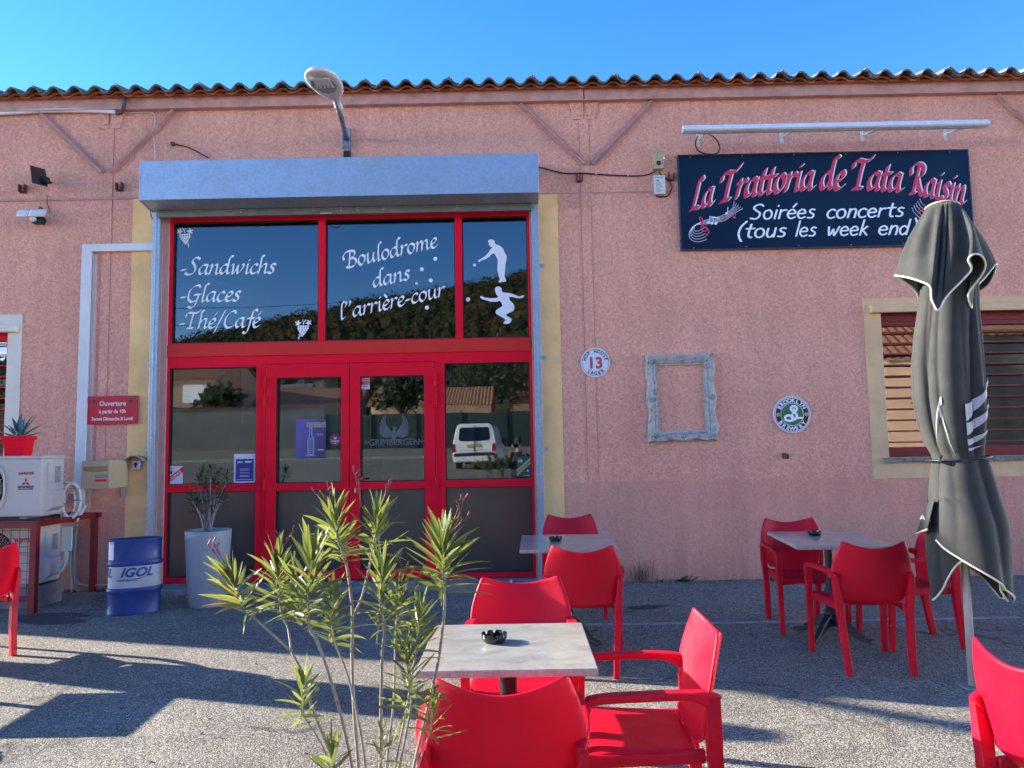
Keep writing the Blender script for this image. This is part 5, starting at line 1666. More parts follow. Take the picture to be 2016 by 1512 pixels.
# ---------------------------------------------------------------- tables
def table(x, y, deg, w_, d_, label, fancy=True, grp='square pale topped cafe tables'):
    e = empty('cafe_table', (x, y, gz(y)), R(deg)); tag(e, label, 'table', grp)
    e.rotation_euler.x = R(0.4)
    e.scale.z = 1.034
    m = MB(); m.box(-w_/2, w_/2, -d_/2, d_/2, 0.713, 0.740)
    m.build('table_top', mm('table_laminate'), e, bevel=0.004)
    if fancy:
        m = MB(); m.lathe([(0.045, 0.69), (0.028, 0.66), (0.026, 0.42), (0.034, 0.40), (0.030, 0.38), (0.046, 0.34), (0.052, 0.30), (0.040, 0.25), (0.036, 0.22), (0.052, 0.20), (0.052, 0.18), (0.040, 0.165), (0.050, 0.13), (0.075, 0.11), (0.085, 0.10)], 20)
        m.box(-0.16, 0.16, -0.03, 0.03, 0.695, 0.713); m.box(-0.03, 0.03, -0.16, 0.16, 0.69, 0.712)
        m.build('pedestal', cast_iron, e, smooth=False)
        for i in range(4):
            a = R(45+90*i)
            p = chain([(0.03, 0, 0.14), (0.10, 0, 0.115), (0.17, 0, 0.075), (0.235, 0, 0.035), (0.285, 0, 0.030), (0.315, 0, 0.020)], 4)
            n = len(p)
            mb = MB(); mb.sweep([(q.x*math.cos(a), q.x*math.sin(a), q.z) for q in p], [.055-.012*math.sin(PI*i_/(n-1))+(.012 if i_ > n-5 else 0) for i_ in range(n)], [.085-.06*min(1, i_/(n*.7)) for i_ in range(n)], (-math.sin(a), math.cos(a), 0))
            mb.build('foot', cast_iron, e, bevel=0.008)
    else:
        m = MB(); m.lathe([(0.035, 0.70), (0.035, 0.03)], 20); m.box(-0.15, 0.15, -0.15, 0.15, 0.70, 0.713)
        m.build('pedestal', black_plastic, e)
        m = MB(); m.lathe([(0.04, 0.035), (0.20, 0.016), (0.22, 0.0)], 32); m.build('foot', cast_iron, e)
    return e
def ashtray(t, lx, ly, label):
    a = t.rotation_euler.z
    x, y = t.location.x+lx*math.cos(a)-ly*math.sin(a), t.location.y+lx*math.sin(a)+ly*math.cos(a)
    m = MB()
    n = 64
    def top(j): 
        q = (j % 8)
        return 0.036 if q not in (0, 1) else 0.024
    k = 0
    prof_o = [(0.040, 0.0), (0.043, 0.004), (0.052, 0.020)]
    rings = []
    for r_, z in prof_o: rings.append([(r_, z)]*n)
    rings.append([(0.053, top(j)) for j in range(n)])
    rings.append([(0.0465, top(j)) for j in range(n)])
    rings.append([(0.044, 0.012)]*n); rings.append([(0.03, 0.007)]*n); rings.append([(0.0005, 0.006)]*n)
    for rg in rings:
        for j in range(n):
            a_ = 2*PI*j/n; m.v.append((rg[j][0]*math.cos(a_), rg[j][0]*math.sin(a_), rg[j][1]))
    for i in range(len(rings)-1):
        for j in range(n):
            j2 = (j+1) % n; m.f.append((i*n+j, i*n+j2, (i+1)*n+j2, (i+1)*n+j))
    m.f.append(tuple(reversed(range(n))))
    o = m.build('ashtray', black_plastic, None, loc=(x, y, gz(t.location.y)+(0.7655 if t.scale.z > 1 else 0.7405)+math.sin(R(0.4))*ly), rot=(R(0.5), 0, 0))
    tag(o, label, 'ashtray', 'black ashtrays on the tables')
tN = table(-0.05, -5.15, 0, 0.66, 0.67, 'sunlit grey marbled table in the foreground with black ashtray', fancy=False)
tM = table(0.385, -2.26, -1.5, 0.73, 0.84, 'pale table in shade beside the corner of the entrance')
tR = table(2.43, -2.33, -5, 0.71, 0.86, 'pale table in the shade left of the closed parasol')
ashtray(tN, -0.055, 0.03, 'black notched ashtray on the sunlit foreground table')
ashtray(tM, -0.085, 0.02, 'black notched ashtray on the table beside the entrance')
ashtray(tR, -0.05, 0.15, 'black notched ashtray on the table left of the parasol')
tL = table(-4.50, -3.14, 0, 0.75, 0.70, 'pale table standing beyond the left edge of view')

# ---------------------------------------------------------------- closed parasol
def parasol():
    g = G(1915, 1352)
    e = empty('closed_parasol', (g.x, g.y, g.z)); tag(e, 'closed grey cloth parasol with cream piping tied around its pole', 'parasol')
    def L(px, py, dy=0.0): return P(px, py, g.y+dy)-e.location
    topp = L(1856, 410)
    m = MB(); m.tube([(0, 0, 0), (topp.x*0.25, 0, topp.z*0.25), tuple(topp)], 0.024, 16)
    m.build('pole', mat('pole_aluminium', (0.55, 0.50, 0.46), 0.4, metal=0.25, var=0.08), e, smooth=True)
    m = MB(); m.box(-0.07, 0.10, -0.06, 0.06, -0.005, 0.008); m.build('ground_plate', concrete, e, bevel=0.004)
    # body: outline measured left/right (pixels) at heights
    rows = [(560, 1812, 1925), (610, 1806, 1926), (660, 1800, 1929), (720, 1795, 1934), (780, 1797, 1938), (830, 1806, 1940), (870, 1818, 1939), (893, 1831, 1938), (905, 1834, 1940), (930, 1829, 1947), (980, 1824, 1962), (1030, 1819, 1978), (1080, 1816, 1984), (1130, 1818, 1986), (1180, 1826, 1990)]
    def prof(t):
        i = t*(len(rows)-1); k = min(int(i), len(rows)-2); f_ = i-k
        a = [rows[k][q]*(1-f_)+rows[k+1][q]*f_ for q in range(3)]
        l, r_ = L(a[1], a[0]), L(a[2], a[0])
        return (l.x+r_.x)/2, (r_.x-l.x)/2, (l.z+r_.z)/2
    def fold(th, t):
        amp = 0.34*(0.5+0.5*math.sin(PI*min(1, t/0.5)) if t < 0.5 else 0.40+0.0*min(1, (t-0.5)/0.3))
        pl = abs(math.sin(3.0*th+0.9+0.5*math.sin(3*t)+0.6*math.sin(th*2+1)))**0.7-0.62      # seven rounded pleats with sharp valleys
        p2 = abs(math.sin(5*th+1.9-1.3*t+0.8*math.cos(3*th)))**0.8-0.6
        return 1+amp*(pl*0.90+p2*0.30)
    def body(u, t, off=0.0):
        th = 2*PI*u
        cx, w_, z = prof(min(t, 1.0))
        w_ = w_*0.85+off
        rr = fold(th, t)
        x = cx+w_*math.cos(th)*(1+(rr-1)*(1-0.55*math.cos(th)**4))
        y = w_*0.92*math.sin(th)*rr
        # hem: dips right front, lifts at left front
        if t > 0.72:
            q = (t-0.72)/0.28
            a = math.degrees(th) % 360
            hem = 0.0
            hem += 0.26*math.exp(-((a-240)/28)**2)          # raised front left
            hem += 0.16*math.exp(-((a-275)/22)**2)
            hem += 0.10*math.exp(-((a-350)/20)**2)
            hem += 0.22*(1 if 20 < a < 160 else 0)*math.sin(R(min(max(a-20, 0), 140)*180/140))
            z += hem*q
            y += -0.05*q*math.sin(R(a*3))
        return Vector((x, y, z))
    NU = 144
    cl = MB().grid(lambda u, v: body(u, v), NU, 70, wrap=True).build('canopy', mm('parasol_cloth'), e, solid=0.004, smooth=True)
    piping = mat('cream_piping', (0.62, 0.58, 0.42), 0.6)
    m = MB(); m.tube([body(i/NU, 1.0) for i in range(NU+1)], 0.0065, 6, cap=False); m.build('piping', piping, cl, smooth=True)
    # overlapping front flap with diagonal piped hem
    def flap(u, v):
        # from the tie down, between two angles
        a = R(205+125*u)
        t = 0.57+v*(0.27+0.17*u)
        p = body((a/(2*PI)) % 1.0, min(t, 1.0), off=0.022+0.012*v)
        if t > 0.72:
            cx, w_, z = prof(min(t, 1.0)); p.z = z+0.03*(1-u)
        return p
    fl = MB().grid(flap, 40, 26).build('front_flap', mm('parasol_cloth'), cl, solid=0.003, smooth=True)
    m = MB(); m.tube([flap(i/40, 1.0)+Vector((0, -0.003, 0)) for i in range(41)], 0.0065, 6); m.build('piping', piping, cl, smooth=True)
    # small left flap with letters
    q0 = L(1806, 1045, -0.05)
    m = MB()
    lf = lambda u, v: L(1826-20*v*(1-u*0.3)-(1-u)*2*v+u*14, 990+60*v-8*u, 0.02-0.10*u)
    m.grid(lf, 6, 8); m.build('left_flap', mm('parasol_cloth'), cl, solid=0.003, smooth=True)
    m = MB(); m.tube([lf(i/6, 1.0) for i in range(7)], 0.006, 6); m.build('piping', piping, cl, smooth=True)
    t = text_mb('AB', 0.042, bold=0.0004); tp = L(1809, 1022, 0.0); shift(t, lambda x, y, z: (x+tp.x, y+tp.y-0.01+x*-0.6, z+tp.z-x*0.25)); t.build('lettering', white_vinyl, cl)
    # care label near the lower right tip
    lb_ = L(1978, 1157, -0.20)
    MB().obox(tuple(lb_), (0.018, -0.004, 0.006), (0.0, -0.001, 0), (-0.006, 0, 0.014)).build('care_label', paper_white, cl)
    # printed swooshes following the cloth
    m = MB()
    def swoosh(u0, u1, t0, t1, th0):
        n = 22
        for i in range(n):
            for (a, b_) in ((i/n, (i+1)/n),):
                def pt(s_, side):
                    u = u0+(u1-u0)*s_
                    tt = t0+(t1-t0)*s_**1.6
                    w_ = th0*(1-s_)**0.7
                    return body(u % 1.0, tt+side*w_/2, off=0.012)
                m.add([pt(a, -1), pt(b_, -1), pt(b_, 1), pt(a, 1)], [(0, 1, 2, 3)])
    swoosh(0.735, 0.900, 0.335, 0.245, 0.046)
    swoosh(0.735, 0.905, 0.385, 0.300, 0.042)
    swoosh(0.735, 0.870, 0.435, 0.385, 0.030)
    swoosh(0.735, 0.830, 0.475, 0.450, 0.017)
    swoosh(0.64, 0.58, 0.30, 0.43, 0.020)
    swoosh(0.625, 0.660, 0.33, 0.53, 0.030)
    m.build('printed_emblem', mat('cloth_print', (0.42, 0.42, 0.44), 0.7), cl)
    # tie cord
    m = MB()
    pts = []
    for i in range(49):
        a = 2*PI*i/48
        cx, w_, z = prof(0.555); pts.append((cx+(w_+0.012)*math.cos(a), (w_*0.95+0.014)*math.sin(a), z+0.012*math.cos(a)))
    m.tube(pts, 0.006, 7, cap=False); m.tube(chain([(pts[28][0], pts[28][1]-0.01, pts[28][2]+0.03), (pts[28][0]-0.02, pts[28][1]-0.02, pts[28][2]), (pts[29][0]+0.03, pts[29][1]-0.02, pts[28][2]-0.025), (pts[30][0]+0.06, pts[30][1]-0.015, pts[28][2]+0.01)], 4), 0.007, 7)
    m.build('tie_cord', black_rubber, e, smooth=True)
    # top cap: disc and a vent cloth with swinging hem, hem traced as a closed space curve
    ct = L(1855, 408)
    R0 = 0.098
    hemk = [(180, 1762, 542, 0), (196, 1786, 546, -.12), (212, 1809, 553, -.2), (228, 1831, 564, -.265), (238, 1834, 588, -.28), (250, 1844, 609, -.30), (256, 1850, 607, -.30), (264, 1857, 593, -.29), (274, 1871, 575, -.285), (286, 1895, 551, -.28),
            (292, 1911, 533, -.28), (296, 1911, 522, -.29), (300, 1906, 512, -.31), (304, 1912, 503, -.33), (309, 1924, 500, -.32), (314, 1935, 507, -.29), (319, 1940, 522, -.25), (323, 1934, 539, -.22), (327, 1921, 557, -.20), (331, 1909, 574, -.18),
            (334, 1906, 586, -.17), (337, 1913, 607, -.15), (341, 1914, 582, -.11), (347, 1924, 563, -.08), (353, 1940, 545, -.03), (360, 1962, 519, .03), (385, 1945, 560, .18), (420, 1900, 585, .27), (450, 1860, 590, .28), (490, 1815, 590, .24), (515, 1803, 573, .15), (530, 1788, 560, .07), (540, 1762, 542, 0)]
    hv = [(k[0], L(k[1], k[2], k[3])) for k in hemk]
    def hem(a):
        if a < 180: a += 360
        for i in range(len(hv)-1):
            if a <= hv[i+1][0]:
                t = (a-hv[i][0])/(hv[i+1][0]-hv[i][0])
                p0 = hv[max(i-1, 0)][1]; p1 = hv[i][1]; p2 = hv[i+1][1]; p3 = hv[min(i+2, len(hv)-1)][1]
                q = 0.5*((2*p1)+(p2-p0)*t+(2*p0-5*p1+4*p2-p3)*t*t+(3*p1-p0-3*p2+p3)*t**3)
                return q if 0 < i < len(hv)-2 else p1.lerp(p2, t)
        return hv[-1][1]
    def cap(u, v):
        a = (u*360) % 360
        c_ = ct+Vector((R0*math.cos(R(a)), R0*math.sin(R(a)), 0))
        h_ = hem(a)
        p = c_.lerp(h_, v)
        rad_ = Vector((math.cos(R(a)), math.sin(R(a)), 0))
        s_ = math.sin(PI*v)
        p += rad_*(0.028*s_+0.014*s_*math.sin(R(a)*11)) 
        if 225 < a < 262: p += rad_*(-0.035*s_*math.exp(-((a-246)/4.0)**2)-0.03*s_*math.exp(-((a-262)/4)**2)+0.02*s_*math.exp(-((a-254)/4)**2))
        return p
    cp = MB().grid(cap, 240, 28, wrap=True).build('vent_cap', mm('parasol_cloth'), e, solid=0.004, smooth=True)
    m = MB(); m.tube([cap(i/240, 1.0) for i in range(241)], 0.0062, 6, cap=False); m.build('piping', piping, cp, smooth=True)
    m = MB(); m.lathe([(R0*0.2, 0.014), (R0*0.9, 0.010), (R0*1.04, 0.0), (R0, -0.006)], 32); m.build('top_disc', mat('cap_wood', (0.50, 0.38, 0.24), 0.5), e, loc=tuple(ct+Vector((0, 0, 0.004))), rot=(R(-4), R(3), 0), smooth=False)
    m = MB()
    for dx, dy in ((-0.07, -0.05), (0.02, -0.09), (-0.10, 0.03)): m.box(ct.x+dx-0.012+0.02, ct.x+dx+0.018+0.02, dy-0.008, dy+0.008, ct.z-0.95, ct.z-0.35)
    split_build(m, 'rib', white_plastic, e)
    return e
parasol()

# ---------------------------------------------------------------- air conditioners, red stand, agave
st = G(60, 1209)
ST = empty('steel_stand', (st.x, 0, 0)); tag(ST, 'red painted angle iron stand with wire mesh front carrying air conditioner', 'stand')
sy = st.y; sx0 = -1.35; th = 0.80
dark_red = mat('dark_red_paint', (0.16, 0.008, 0.016), 0.5, var=0.2, vscale=12, bmp=0.15)
m = MB()
for x in (0.0, sx0):
    m.box(x-0.03, x+0.03, sy-0.003, sy+0.03, gz(sy), th); m.box(x+0.024, x+0.03, sy+0.03, sy+0.06, gz(sy), th)
    m.build('post', dark_red, ST)
    m = MB(); m.box(x-0.03, x+0.03, -0.06, -0.012, 0, th); m.build('post', dark_red, ST); m = MB()
m = MB()
m.box(sx0-0.03, 0.03, sy-0.006, sy+0.05, th, th+0.05); m.box(sx0-0.03, -0.03, sy, sy+0.03, 0.10, 0.15)
m.bar((0.0, sy+0.05, th+0.025), (0.0, -0.012, th+0.028), 0.05, 0.05)
m.bar((sx0, sy+0.05, th+0.025), (sx0, -0.012, th+0.028), 0.05, 0.05)
m.box(sx0-0.03, 0.06, -0.012-0.05, -0.012, th-0.001, th+0.055)
split_build(m, 'rail', dark_red, ST)
m = MB()
for i in range(16): x = sx0+0.05+i*0.083; m.tube([(x, sy+0.008, 0.12), (x, sy+0.008, th)], 0.0028, 5)
for i in range(9): z = 0.15+i*0.078; m.tube([(sx0, sy+0.012, z), (-0.02, sy+0.012, z)], 0.0028, 5)
m.build('wire_mesh', dark_red, ST)
m = MB(); m.box(sx0, 0, sy+0.12, sy+0.16, th+0.051, th+0.075); m.box(sx0, 0, -0.4, -0.36, th+0.051, th+0.075); split_build(m, 'cross_bar', black_rubber, ST)
ac_white = mat('ac_enamel', (0.52, 0.49, 0.43), 0.4, var=0.04, vscale=2, bmp=0.02)
def ac(name, cx1, cz0, w_, h_, y0, d_, label, text, red_text, top=True):
    e = empty(name, (cx1-w_/2, y0+d_/2, cz0)); tag(e, label, 'air conditioner')
    MB().box(-w_/2, w_/2, -d_/2, d_/2, 0.02, h_-0.03).build('case', ac_white, e, bevel=0.012)
    MB().box(-w_/2-.006, w_/2+.006, -d_/2-.006, d_/2+.006, h_-0.031, h_).build('lid', ac_white, e, bevel=0.008)
    m = MB()
    for x in (-w_*.32, w_*.32): m.box(x-0.03, x+0.03, -d_/2-.01, d_/2+.01, -0.0, 0.02)
    split_build(m, 'foot', mat('zinc_foot', (0.25, 0.25, 0.24), 0.5, metal=0.5), e)
    # fan grille on the left two thirds
    gc = -w_*.5+0.29; r_ = min(h_*0.43, 0.27); f_ = -d_/2
    m = MB()
    m.tube([(gc+math.copysign(abs(math.cos(2*PI*i/40))**0.7, math.cos(2*PI*i/40))*r_*1.02, f_-0.008, h_*.49+math.copysign(abs(math.sin(2*PI*i/40))**0.7, math.sin(2*PI*i/40))*r_*1.02) for i in range(41)], 0.009, 6, cap=False)
    m.build('grille_rim', ac_white, e, smooth=True)
    m = MB(); k = len(m.v); m.v += [(gc+math.cos(2*PI*i/40)*r_, f_-0.002, h_*.49+math.sin(2*PI*i/40)*r_) for i in range(40)]; m.f.append(tuple(range(40)))
    m.build('fan_opening', black_plastic, e)
    m = MB()
    for rr in [r_*q/12 for q in range(1, 12)]: m.tube([(gc+math.cos(2*PI*i/32)*rr, f_-0.012, h_*.49+math.sin(2*PI*i/32)*rr) for i in range(33)], 0.0022, 4, cap=False)
    for i in range(24): a = 2*PI*i/24; m.tube([(gc+math.cos(a)*r_*.15, f_-0.010, h_*.49+math.sin(a)*r_*.15), (gc+math.cos(a+.35)*r_, f_-0.010, h_*.49+math.sin(a+.35)*r_)], 0.0022, 4)
    m.build('grille', mat('grille_grey', (0.42, 0.42, 0.40), 0.4), e)
    # side connection cover and label
    m = MB(); m.box(w_/2, w_/2+0.012, -d_*.28, d_*.42, h_*.42, h_-0.07); m.build('side_panel', mat('ac_shade', (0.50, 0.49, 0.46), 0.45), e, bevel=0.004)
    m = MB(); m.v = [(w_/2, -d_*.30, h_*.10), (w_/2+0.05, -d_*.24, h_*.16), (w_/2+0.05, d_*.30, h_*.16), (w_/2, d_*.34, h_*.10), (w_/2, -d_*.30, h_*.46), (w_/2+0.05, -d_*.24, h_*.42), (w_/2+0.05, d_*.30, h_*.42), (w_/2, d_*.34, h_*.46)]
    m.f = [(0, 1, 2, 3), (7, 6, 5, 4), (0, 4, 5, 1), (1, 5, 6, 2), (2, 6, 7, 3)]; m.build('valve_cover', ac_white, e, bevel=0.006)
    m = MB(); m.box(w_/2+0.012, w_/2+0.0135, d_*.02, d_*.30, h_*.55, h_*.82); m.build('rating_label', mat('label_print', (0.28, 0.27, 0.27), 0.5, var=0.6, vscale=45), e)
    return e, w_, h_, d_
zt_ac = th+0.076
e, w_, h_, d_ = ac('air_conditioner', PX(81, 970, sy+0.12)+0.0, zt_ac, 0.92, 0.615, sy+0.12, 0.36, 'white air conditioner outdoor unit on top of the red stand', '', '')
fx_ = w_/2-0.155
red_ink2 = mat('logo_red', (0.45, 0.01, 0.02), 0.5)
m = MB(); t = text_mb('INVERTER', 0.034, bold=0.0012, shear=0.25, align='CENTER'); shift(t, lambda x, y, z: (x+fx_, y-d_/2-0.002, z+h_*.70)); m.add(t.v, t.f)
for a in (90, 210, 330):
    c_ = (fx_+0.022*math.cos(R(a)), h_*.575+0.022*math.sin(R(a))); d1_ = (math.cos(R(a)), math.sin(R(a))); s1 = (-d1_[1], d1_[0])
    k = len(m.v); m.v += [(c_[0]+d1_[0]*p+s1[0]*q, -d_/2-0.002, c_[1]+d1_[1]*p+s1[1]*q) for p, q in ((-.022, 0), (0, .0125), (.022, 0), (0, -.0125))]; m.f.append((k, k+1, k+2, k+3))
m.build('red_logo', red_ink2, e)
m = MB(); t = text_mb('MITSUBISHI', 0.028, bold=0.0012, align='CENTER', sx=1.1); shift(t, lambda x, y, z: (x+fx_, y-d_/2-0.002, z+h_*.49)); m.add(t.v, t.f)
t = text_mb('HEAVY INDUSTRIES', 0.016, bold=0.0006, align='CENTER', sx=1.05); shift(t, lambda x, y, z: (x+fx_, y-d_/2-0.002, z+h_*.46)); m.add(t.v, t.f)
m.build('lettering', ink, e)
e2, w2, h2_, d2_ = ac('air_conditioner', PX(84, 1120, -0.75), 0.20, 0.80, 0.60, -0.80, 0.33, 'older white air conditioner standing behind wire mesh under the stand', '', '')
m = MB(); t = text_mb('FUJITSU', 0.05, bold=0.001, align='CENTER'); shift(t, lambda x, y, z: (x+w2/2-.17, y-d2_/2-0.002, z+h2_*.72)); m.add(t.v, t.f); m.box(w2/2-.23, w2/2-.06, -d2_/2-.002, -d2_/2-.001, h2_*.54, h2_*.555); m.build('lettering', red_ink2, e2)
m = MB(); m.box(e2.location.x-.42, e2.location.x+.42, -0.82, -0.45, -0.02, 0.20)
simple('concrete_plinth', m, concrete, 'rough concrete block under the lower air conditioner', 'plinth', bevel=0.01)
# coil of white pipe, pipes down
cc = P(137, 985, -0.45)
co = empty('pipe_coil', (cc.x, cc.y, cc.z)); tag(co, 'coiled white insulated pipe beside the upper air conditioner', 'pipe')
m = MB()
for off in (-0.035, 0.0, 0.035): m.tube([(0.075*math.cos(2*PI*i/36)+off, 0.04*math.cos(2*PI*i/36)-off, 0.175*math.sin(2*PI*i/36)) for i in range(37)], 0.019, 8, cap=False)
m.build('coil', white_plastic, co, smooth=True)
m = MB()
for i in range(8):
    a = 2*PI*i/8
    m.tube([(0.075*math.cos(a)-0.06, 0.04*math.cos(a)-0.03, 0.175*math.sin(a)), (0.075*math.cos(a)+0.06, 0.04*math.cos(a)-0.055, 0.175*math.sin(a))], 0.003, 5)
m.build('tape_ties', ink, co)
cable('pipe', [(112, 990, -0.75), (118, 985, -0.65), (124, 1000, -0.5), (122, 1020, -0.45)], 0.016, 'short white pipe stub between the upper unit and the coil', white_plastic, 'pipe')
cable('pipe', [(150, 1025, -0.4), (160, 1008, -0.25), (167, 995, -0.06)], 0.022, 'thick white pipe curving up from the coil into the duct', white_plastic, 'pipe')
m = MB(); p0, p1 = P(122, 1041, -0.06), P(140, 1085, -0.06); m.box(p0.x, p1.x, -0.06, 0, p1.z, p0.z+0.02)
simple('cable_duct', m, white_duct, 'short white duct piece on wall under the stand', 'duct', bevel=0.003)
cable('pipe', [(132, 1084, -0.04), (131, 1100, -0.1), (121, 1122, -0.3), (100, 1137, -0.6)], 0.016, 'white pipe dropping from short duct to the lower air conditioner', white_plastic, 'pipe')
cable('pipe', [(128, 1084, -0.03), (127, 1100, -0.09), (115, 1120, -0.3), (97, 1132, -0.6)], 0.012, 'thinner white pipe beside the one to the lower air conditioner', white_plastic, 'pipe')
gp = mat('grey_conduit', (0.36, 0.34, 0.30), 0.6)
cable('conduit', [(146, 1036, -0.03), (141, 1060, -0.03), (141, 1110, -0.03), (143, 1150, -0.03), (135, 1180, -0.12), (110, 1194, -0.4), (70, 1203, -0.9)], 0.014, 'grey conduit running down the wall and out along the ground', gp, 'conduit')
cable('conduit', [(153, 1035, -0.03), (149, 1060, -0.03), (146, 1110, -0.03), (150, 1143, -0.03), (170, 1152, -0.03), (200, 1152, -0.03), (240, 1151, -0.03)], 0.014, 'grey conduit bending along the wall foot behind the blue drum', gp, 'conduit')
cable('cable', [(103, 1015, -0.7), (110, 1024, -0.7), (125, 1028, -0.5), (150, 1024, -0.3), (157, 1005, -0.1)], 0.006, 'black cable sagging behind the pipe coil')
m = MB(); p0 = P(108, 973, -0.05); p1 = P(128, 990, -0.05); m.box(p0.x, p1.x, -0.05, 0, p1.z, p0.z)
simple('cable_duct', m, white_duct, 'short horizontal white duct behind the coiled pipe', 'duct')
# agave in red pot
ap = P(36, 897, sy+0.30)
ag = empty('potted_agave', (ap.x, ap.y, zt_ac+0.6155)); tag(ag, 'blue green agave in a red square plastic pot on the air conditioner', 'potted plant')
m = MB(); m.lathe([(0.125, 0.0), (0.145, 0.16), (0.165, 0.162), (0.170, 0.20), (0.155, 0.20), (0.15, 0.17)], 4, rot=R(45+8), cap=False); m.f.append((3, 2, 1, 0))
m.build('pot', red_frame, ag, bevel=0.012)
m = MB(); m.lathe([(0.148, 0.165), (0.001, 0.175)], 4, rot=R(53), cap=False); m.build('soil', mat('soil', (0.03, 0.022, 0.016), 0.95, bmp=0.5), ag)
m = MB()
random.seed(5)
def blade(m, base, az, el, L, w_, curl, th=0.014):
    n = 8
    k = len(m.v)
    d = Vector((math.cos(az)*math.cos(el), math.sin(az)*math.cos(el), math.sin(el)))
    sd = Vector((-math.sin(az), math.cos(az), 0)); up = sd.cross(d)*-1
    if up.z < 0: up = -up
    for i in range(n+1):
        t = i/n
        c = Vector(base)+d*L*t+Vector((0, 0, -curl*L*t*t))
        ww = w_*(0.65+0.9*t-1.55*t*t)*1.0 if t < 0.99 else 0.0005
        ww = max(0.0006, w_*(math.sin(PI*(0.28+0.72*t))**0.9))
        m.v += [tuple(c-sd*ww+up*ww*.35), tuple(c-up*th*(1-t)), tuple(c+sd*ww+up*ww*.35), tuple(c+up*0.002)]
    for i in range(n):
        for j in range(4):
            j2 = (j+1) % 4; m.f.append((k+i*4+j, k+i*4+j2, k+(i+1)*4+j2, k+(i+1)*4+j))
for az, el, L, w_ in ((100, 84, .30, .035), (170, 70, .27, .033), (60, 66, .32, .026), (40, 62, .33, .022), (200, 50, .24, .035), (355, 35, .32, .020), (5, 22, .25, .016), (180, 25, .26, .022), (250, 55, .20, .030), (300, 30, .16, .028), (120, 45, .24, .028), (80, 75, .26, .03)):
    blade(m, (0, 0, 0.17), R(az), R(el), L, w_, 0.12)
m.build('leaves', mat('agave_leaf', (0.085, 0.15, 0.125), 0.5, var=0.25, vscale=10), ag, smooth=True)

# ---------------------------------------------------------------- oil drum
dg_ = G(264, 1206)
DR = empty('oil_drum', (dg_.x, dg_.y, gz(dg_.y)), 0); tag(DR, 'blue and white oval metal oil drum standing by the left door post', 'drum')
blue = mat('drum_blue', (0.012, 0.040, 0.18), 0.42, var=0.28, vscale=9, bmp=0.05, bscale=30)
DE = (1.0, 0.52); DRT = R(26)
hD = 0.70; rD = 0.232
def dl(prof, name, material, par=DR, n=56):
    m = MB(); m.lathe(prof, n, ell=DE, rot=DRT, cap=False); return m.build(name, material, par, smooth=True)
dl([(rD*.99, 0.0), (rD*1.0, 0.008), (rD*.985, 0.02), (rD*.985, 0.19), (rD*1.0, 0.20), (rD*1.035, 0.213), (rD*1.035, 0.237), (rD*1.0, 0.25)], 'lower_body', blue)
wb = dl([(rD*.985, 0.25), (rD*.985, 0.45)], 'white_band', mat('drum_white', (0.42, 0.42, 0.44), 0.5, var=0.10, vscale=12))
dl([(rD*1.0, 0.45), (rD*1.035, 0.463), (rD*1.035, 0.487), (rD*1.0, 0.50), (rD*.985, 0.505), (rD*.985, hD-0.02), (rD*1.01, hD-0.012), (rD*1.01, hD), (rD*.96, hD), (rD*.96, hD-0.015)], 'upper_body', blue)
m = MB(); m.lathe([(rD*.965, hD-0.016), (0.001, hD-0.02)], 40, ell=DE, rot=DRT, cap=False); lid = m.build('lid', mat('rusty_lid', (0.05, 0.05, 0.05), 0.8, var=0.5, vscale=30, bmp=0.6, bscale=40), DR)
m = MB(); random.seed(8)
for i in range(60):
    a = random.uniform(0, 2*PI); rr = rD*.85*math.sqrt(random.random()); x, y = rr*math.cos(a), rr*math.sin(a)*DE[1]
    x, y = x*math.cos(DRT)-y*math.sin(DRT), x*math.sin(DRT)+y*math.cos(DRT); s_ = random.uniform(.006, .016)
    m.obox((x, y, hD-0.013), (s_, s_*.5, 0), (-s_*.5, s_, 0.003), (0, 0, 0.004))
m.build('litter', mat('dead_leaves', (0.07, 0.06, 0.045), 0.9, var=0.5, vscale=40), lid)
def on_drum(x, z, out=0.002):
    """arc length x along the visible front of the oval"""
    th = R(-96)+x/(rD*0.92)
    px_, py_ = rD*.985*math.cos(th-DRT), rD*.985*DE[1]*math.sin(th-DRT)
    l = math.hypot(px_, py_); px_ += px_/l*out; py_ += py_/l*out
    return (px_*math.cos(DRT)-py_*math.sin(DRT), px_*math.sin(DRT)+py_*math.cos(DRT), z)
def drum_text(txt, sz, x0, z0, material, shear=0.35, bold=0.004, name='lettering'):
    t = text_mb(txt, sz, shear=shear, bold=bold)
    t.v = [on_drum(x0+x, z0+z, 0.003-y*0.5) for x, y, z in t.v]
    return t.build(name, material, wb)
drum_text('IGOL', 0.115, 0.00, 0.355, mat('drum_ink', (0.02, 0.06, 0.22), 0.5))
drum_text('IGOL', 0.115, -0.36, 0.355, mat('drum_ink', (0.02, 0.06, 0.22), 0.5))
drum_text('LUBRIFIANTS', 0.028, -0.03, 0.315, mat('drum_ink', (0.02, 0.06, 0.22), 0.5), bold=0.0004)
m = MB(); m.add([on_drum(x, z, 0.003) for x, z in ((0.12, 0.335), (0.20, 0.347), (0.235, 0.365), (0.15, 0.330))], [(0, 1, 2, 3)]); m.build('logo_stroke', mat('drum_ink', (0, 0, 0)), wb)
m = MB(); m.grid(lambda u, v: on_drum(-0.172+0.10*u, 0.515+0.165*v, 0.003), 6, 3); lbp = m.build('paper_label', paper_white, DR)
t = text_mb('IGOL', 0.026, bold=0.0006, shear=0.3); t.v = [on_drum(-0.13+x, 0.66+z, 0.005) for x, y, z in t.v]
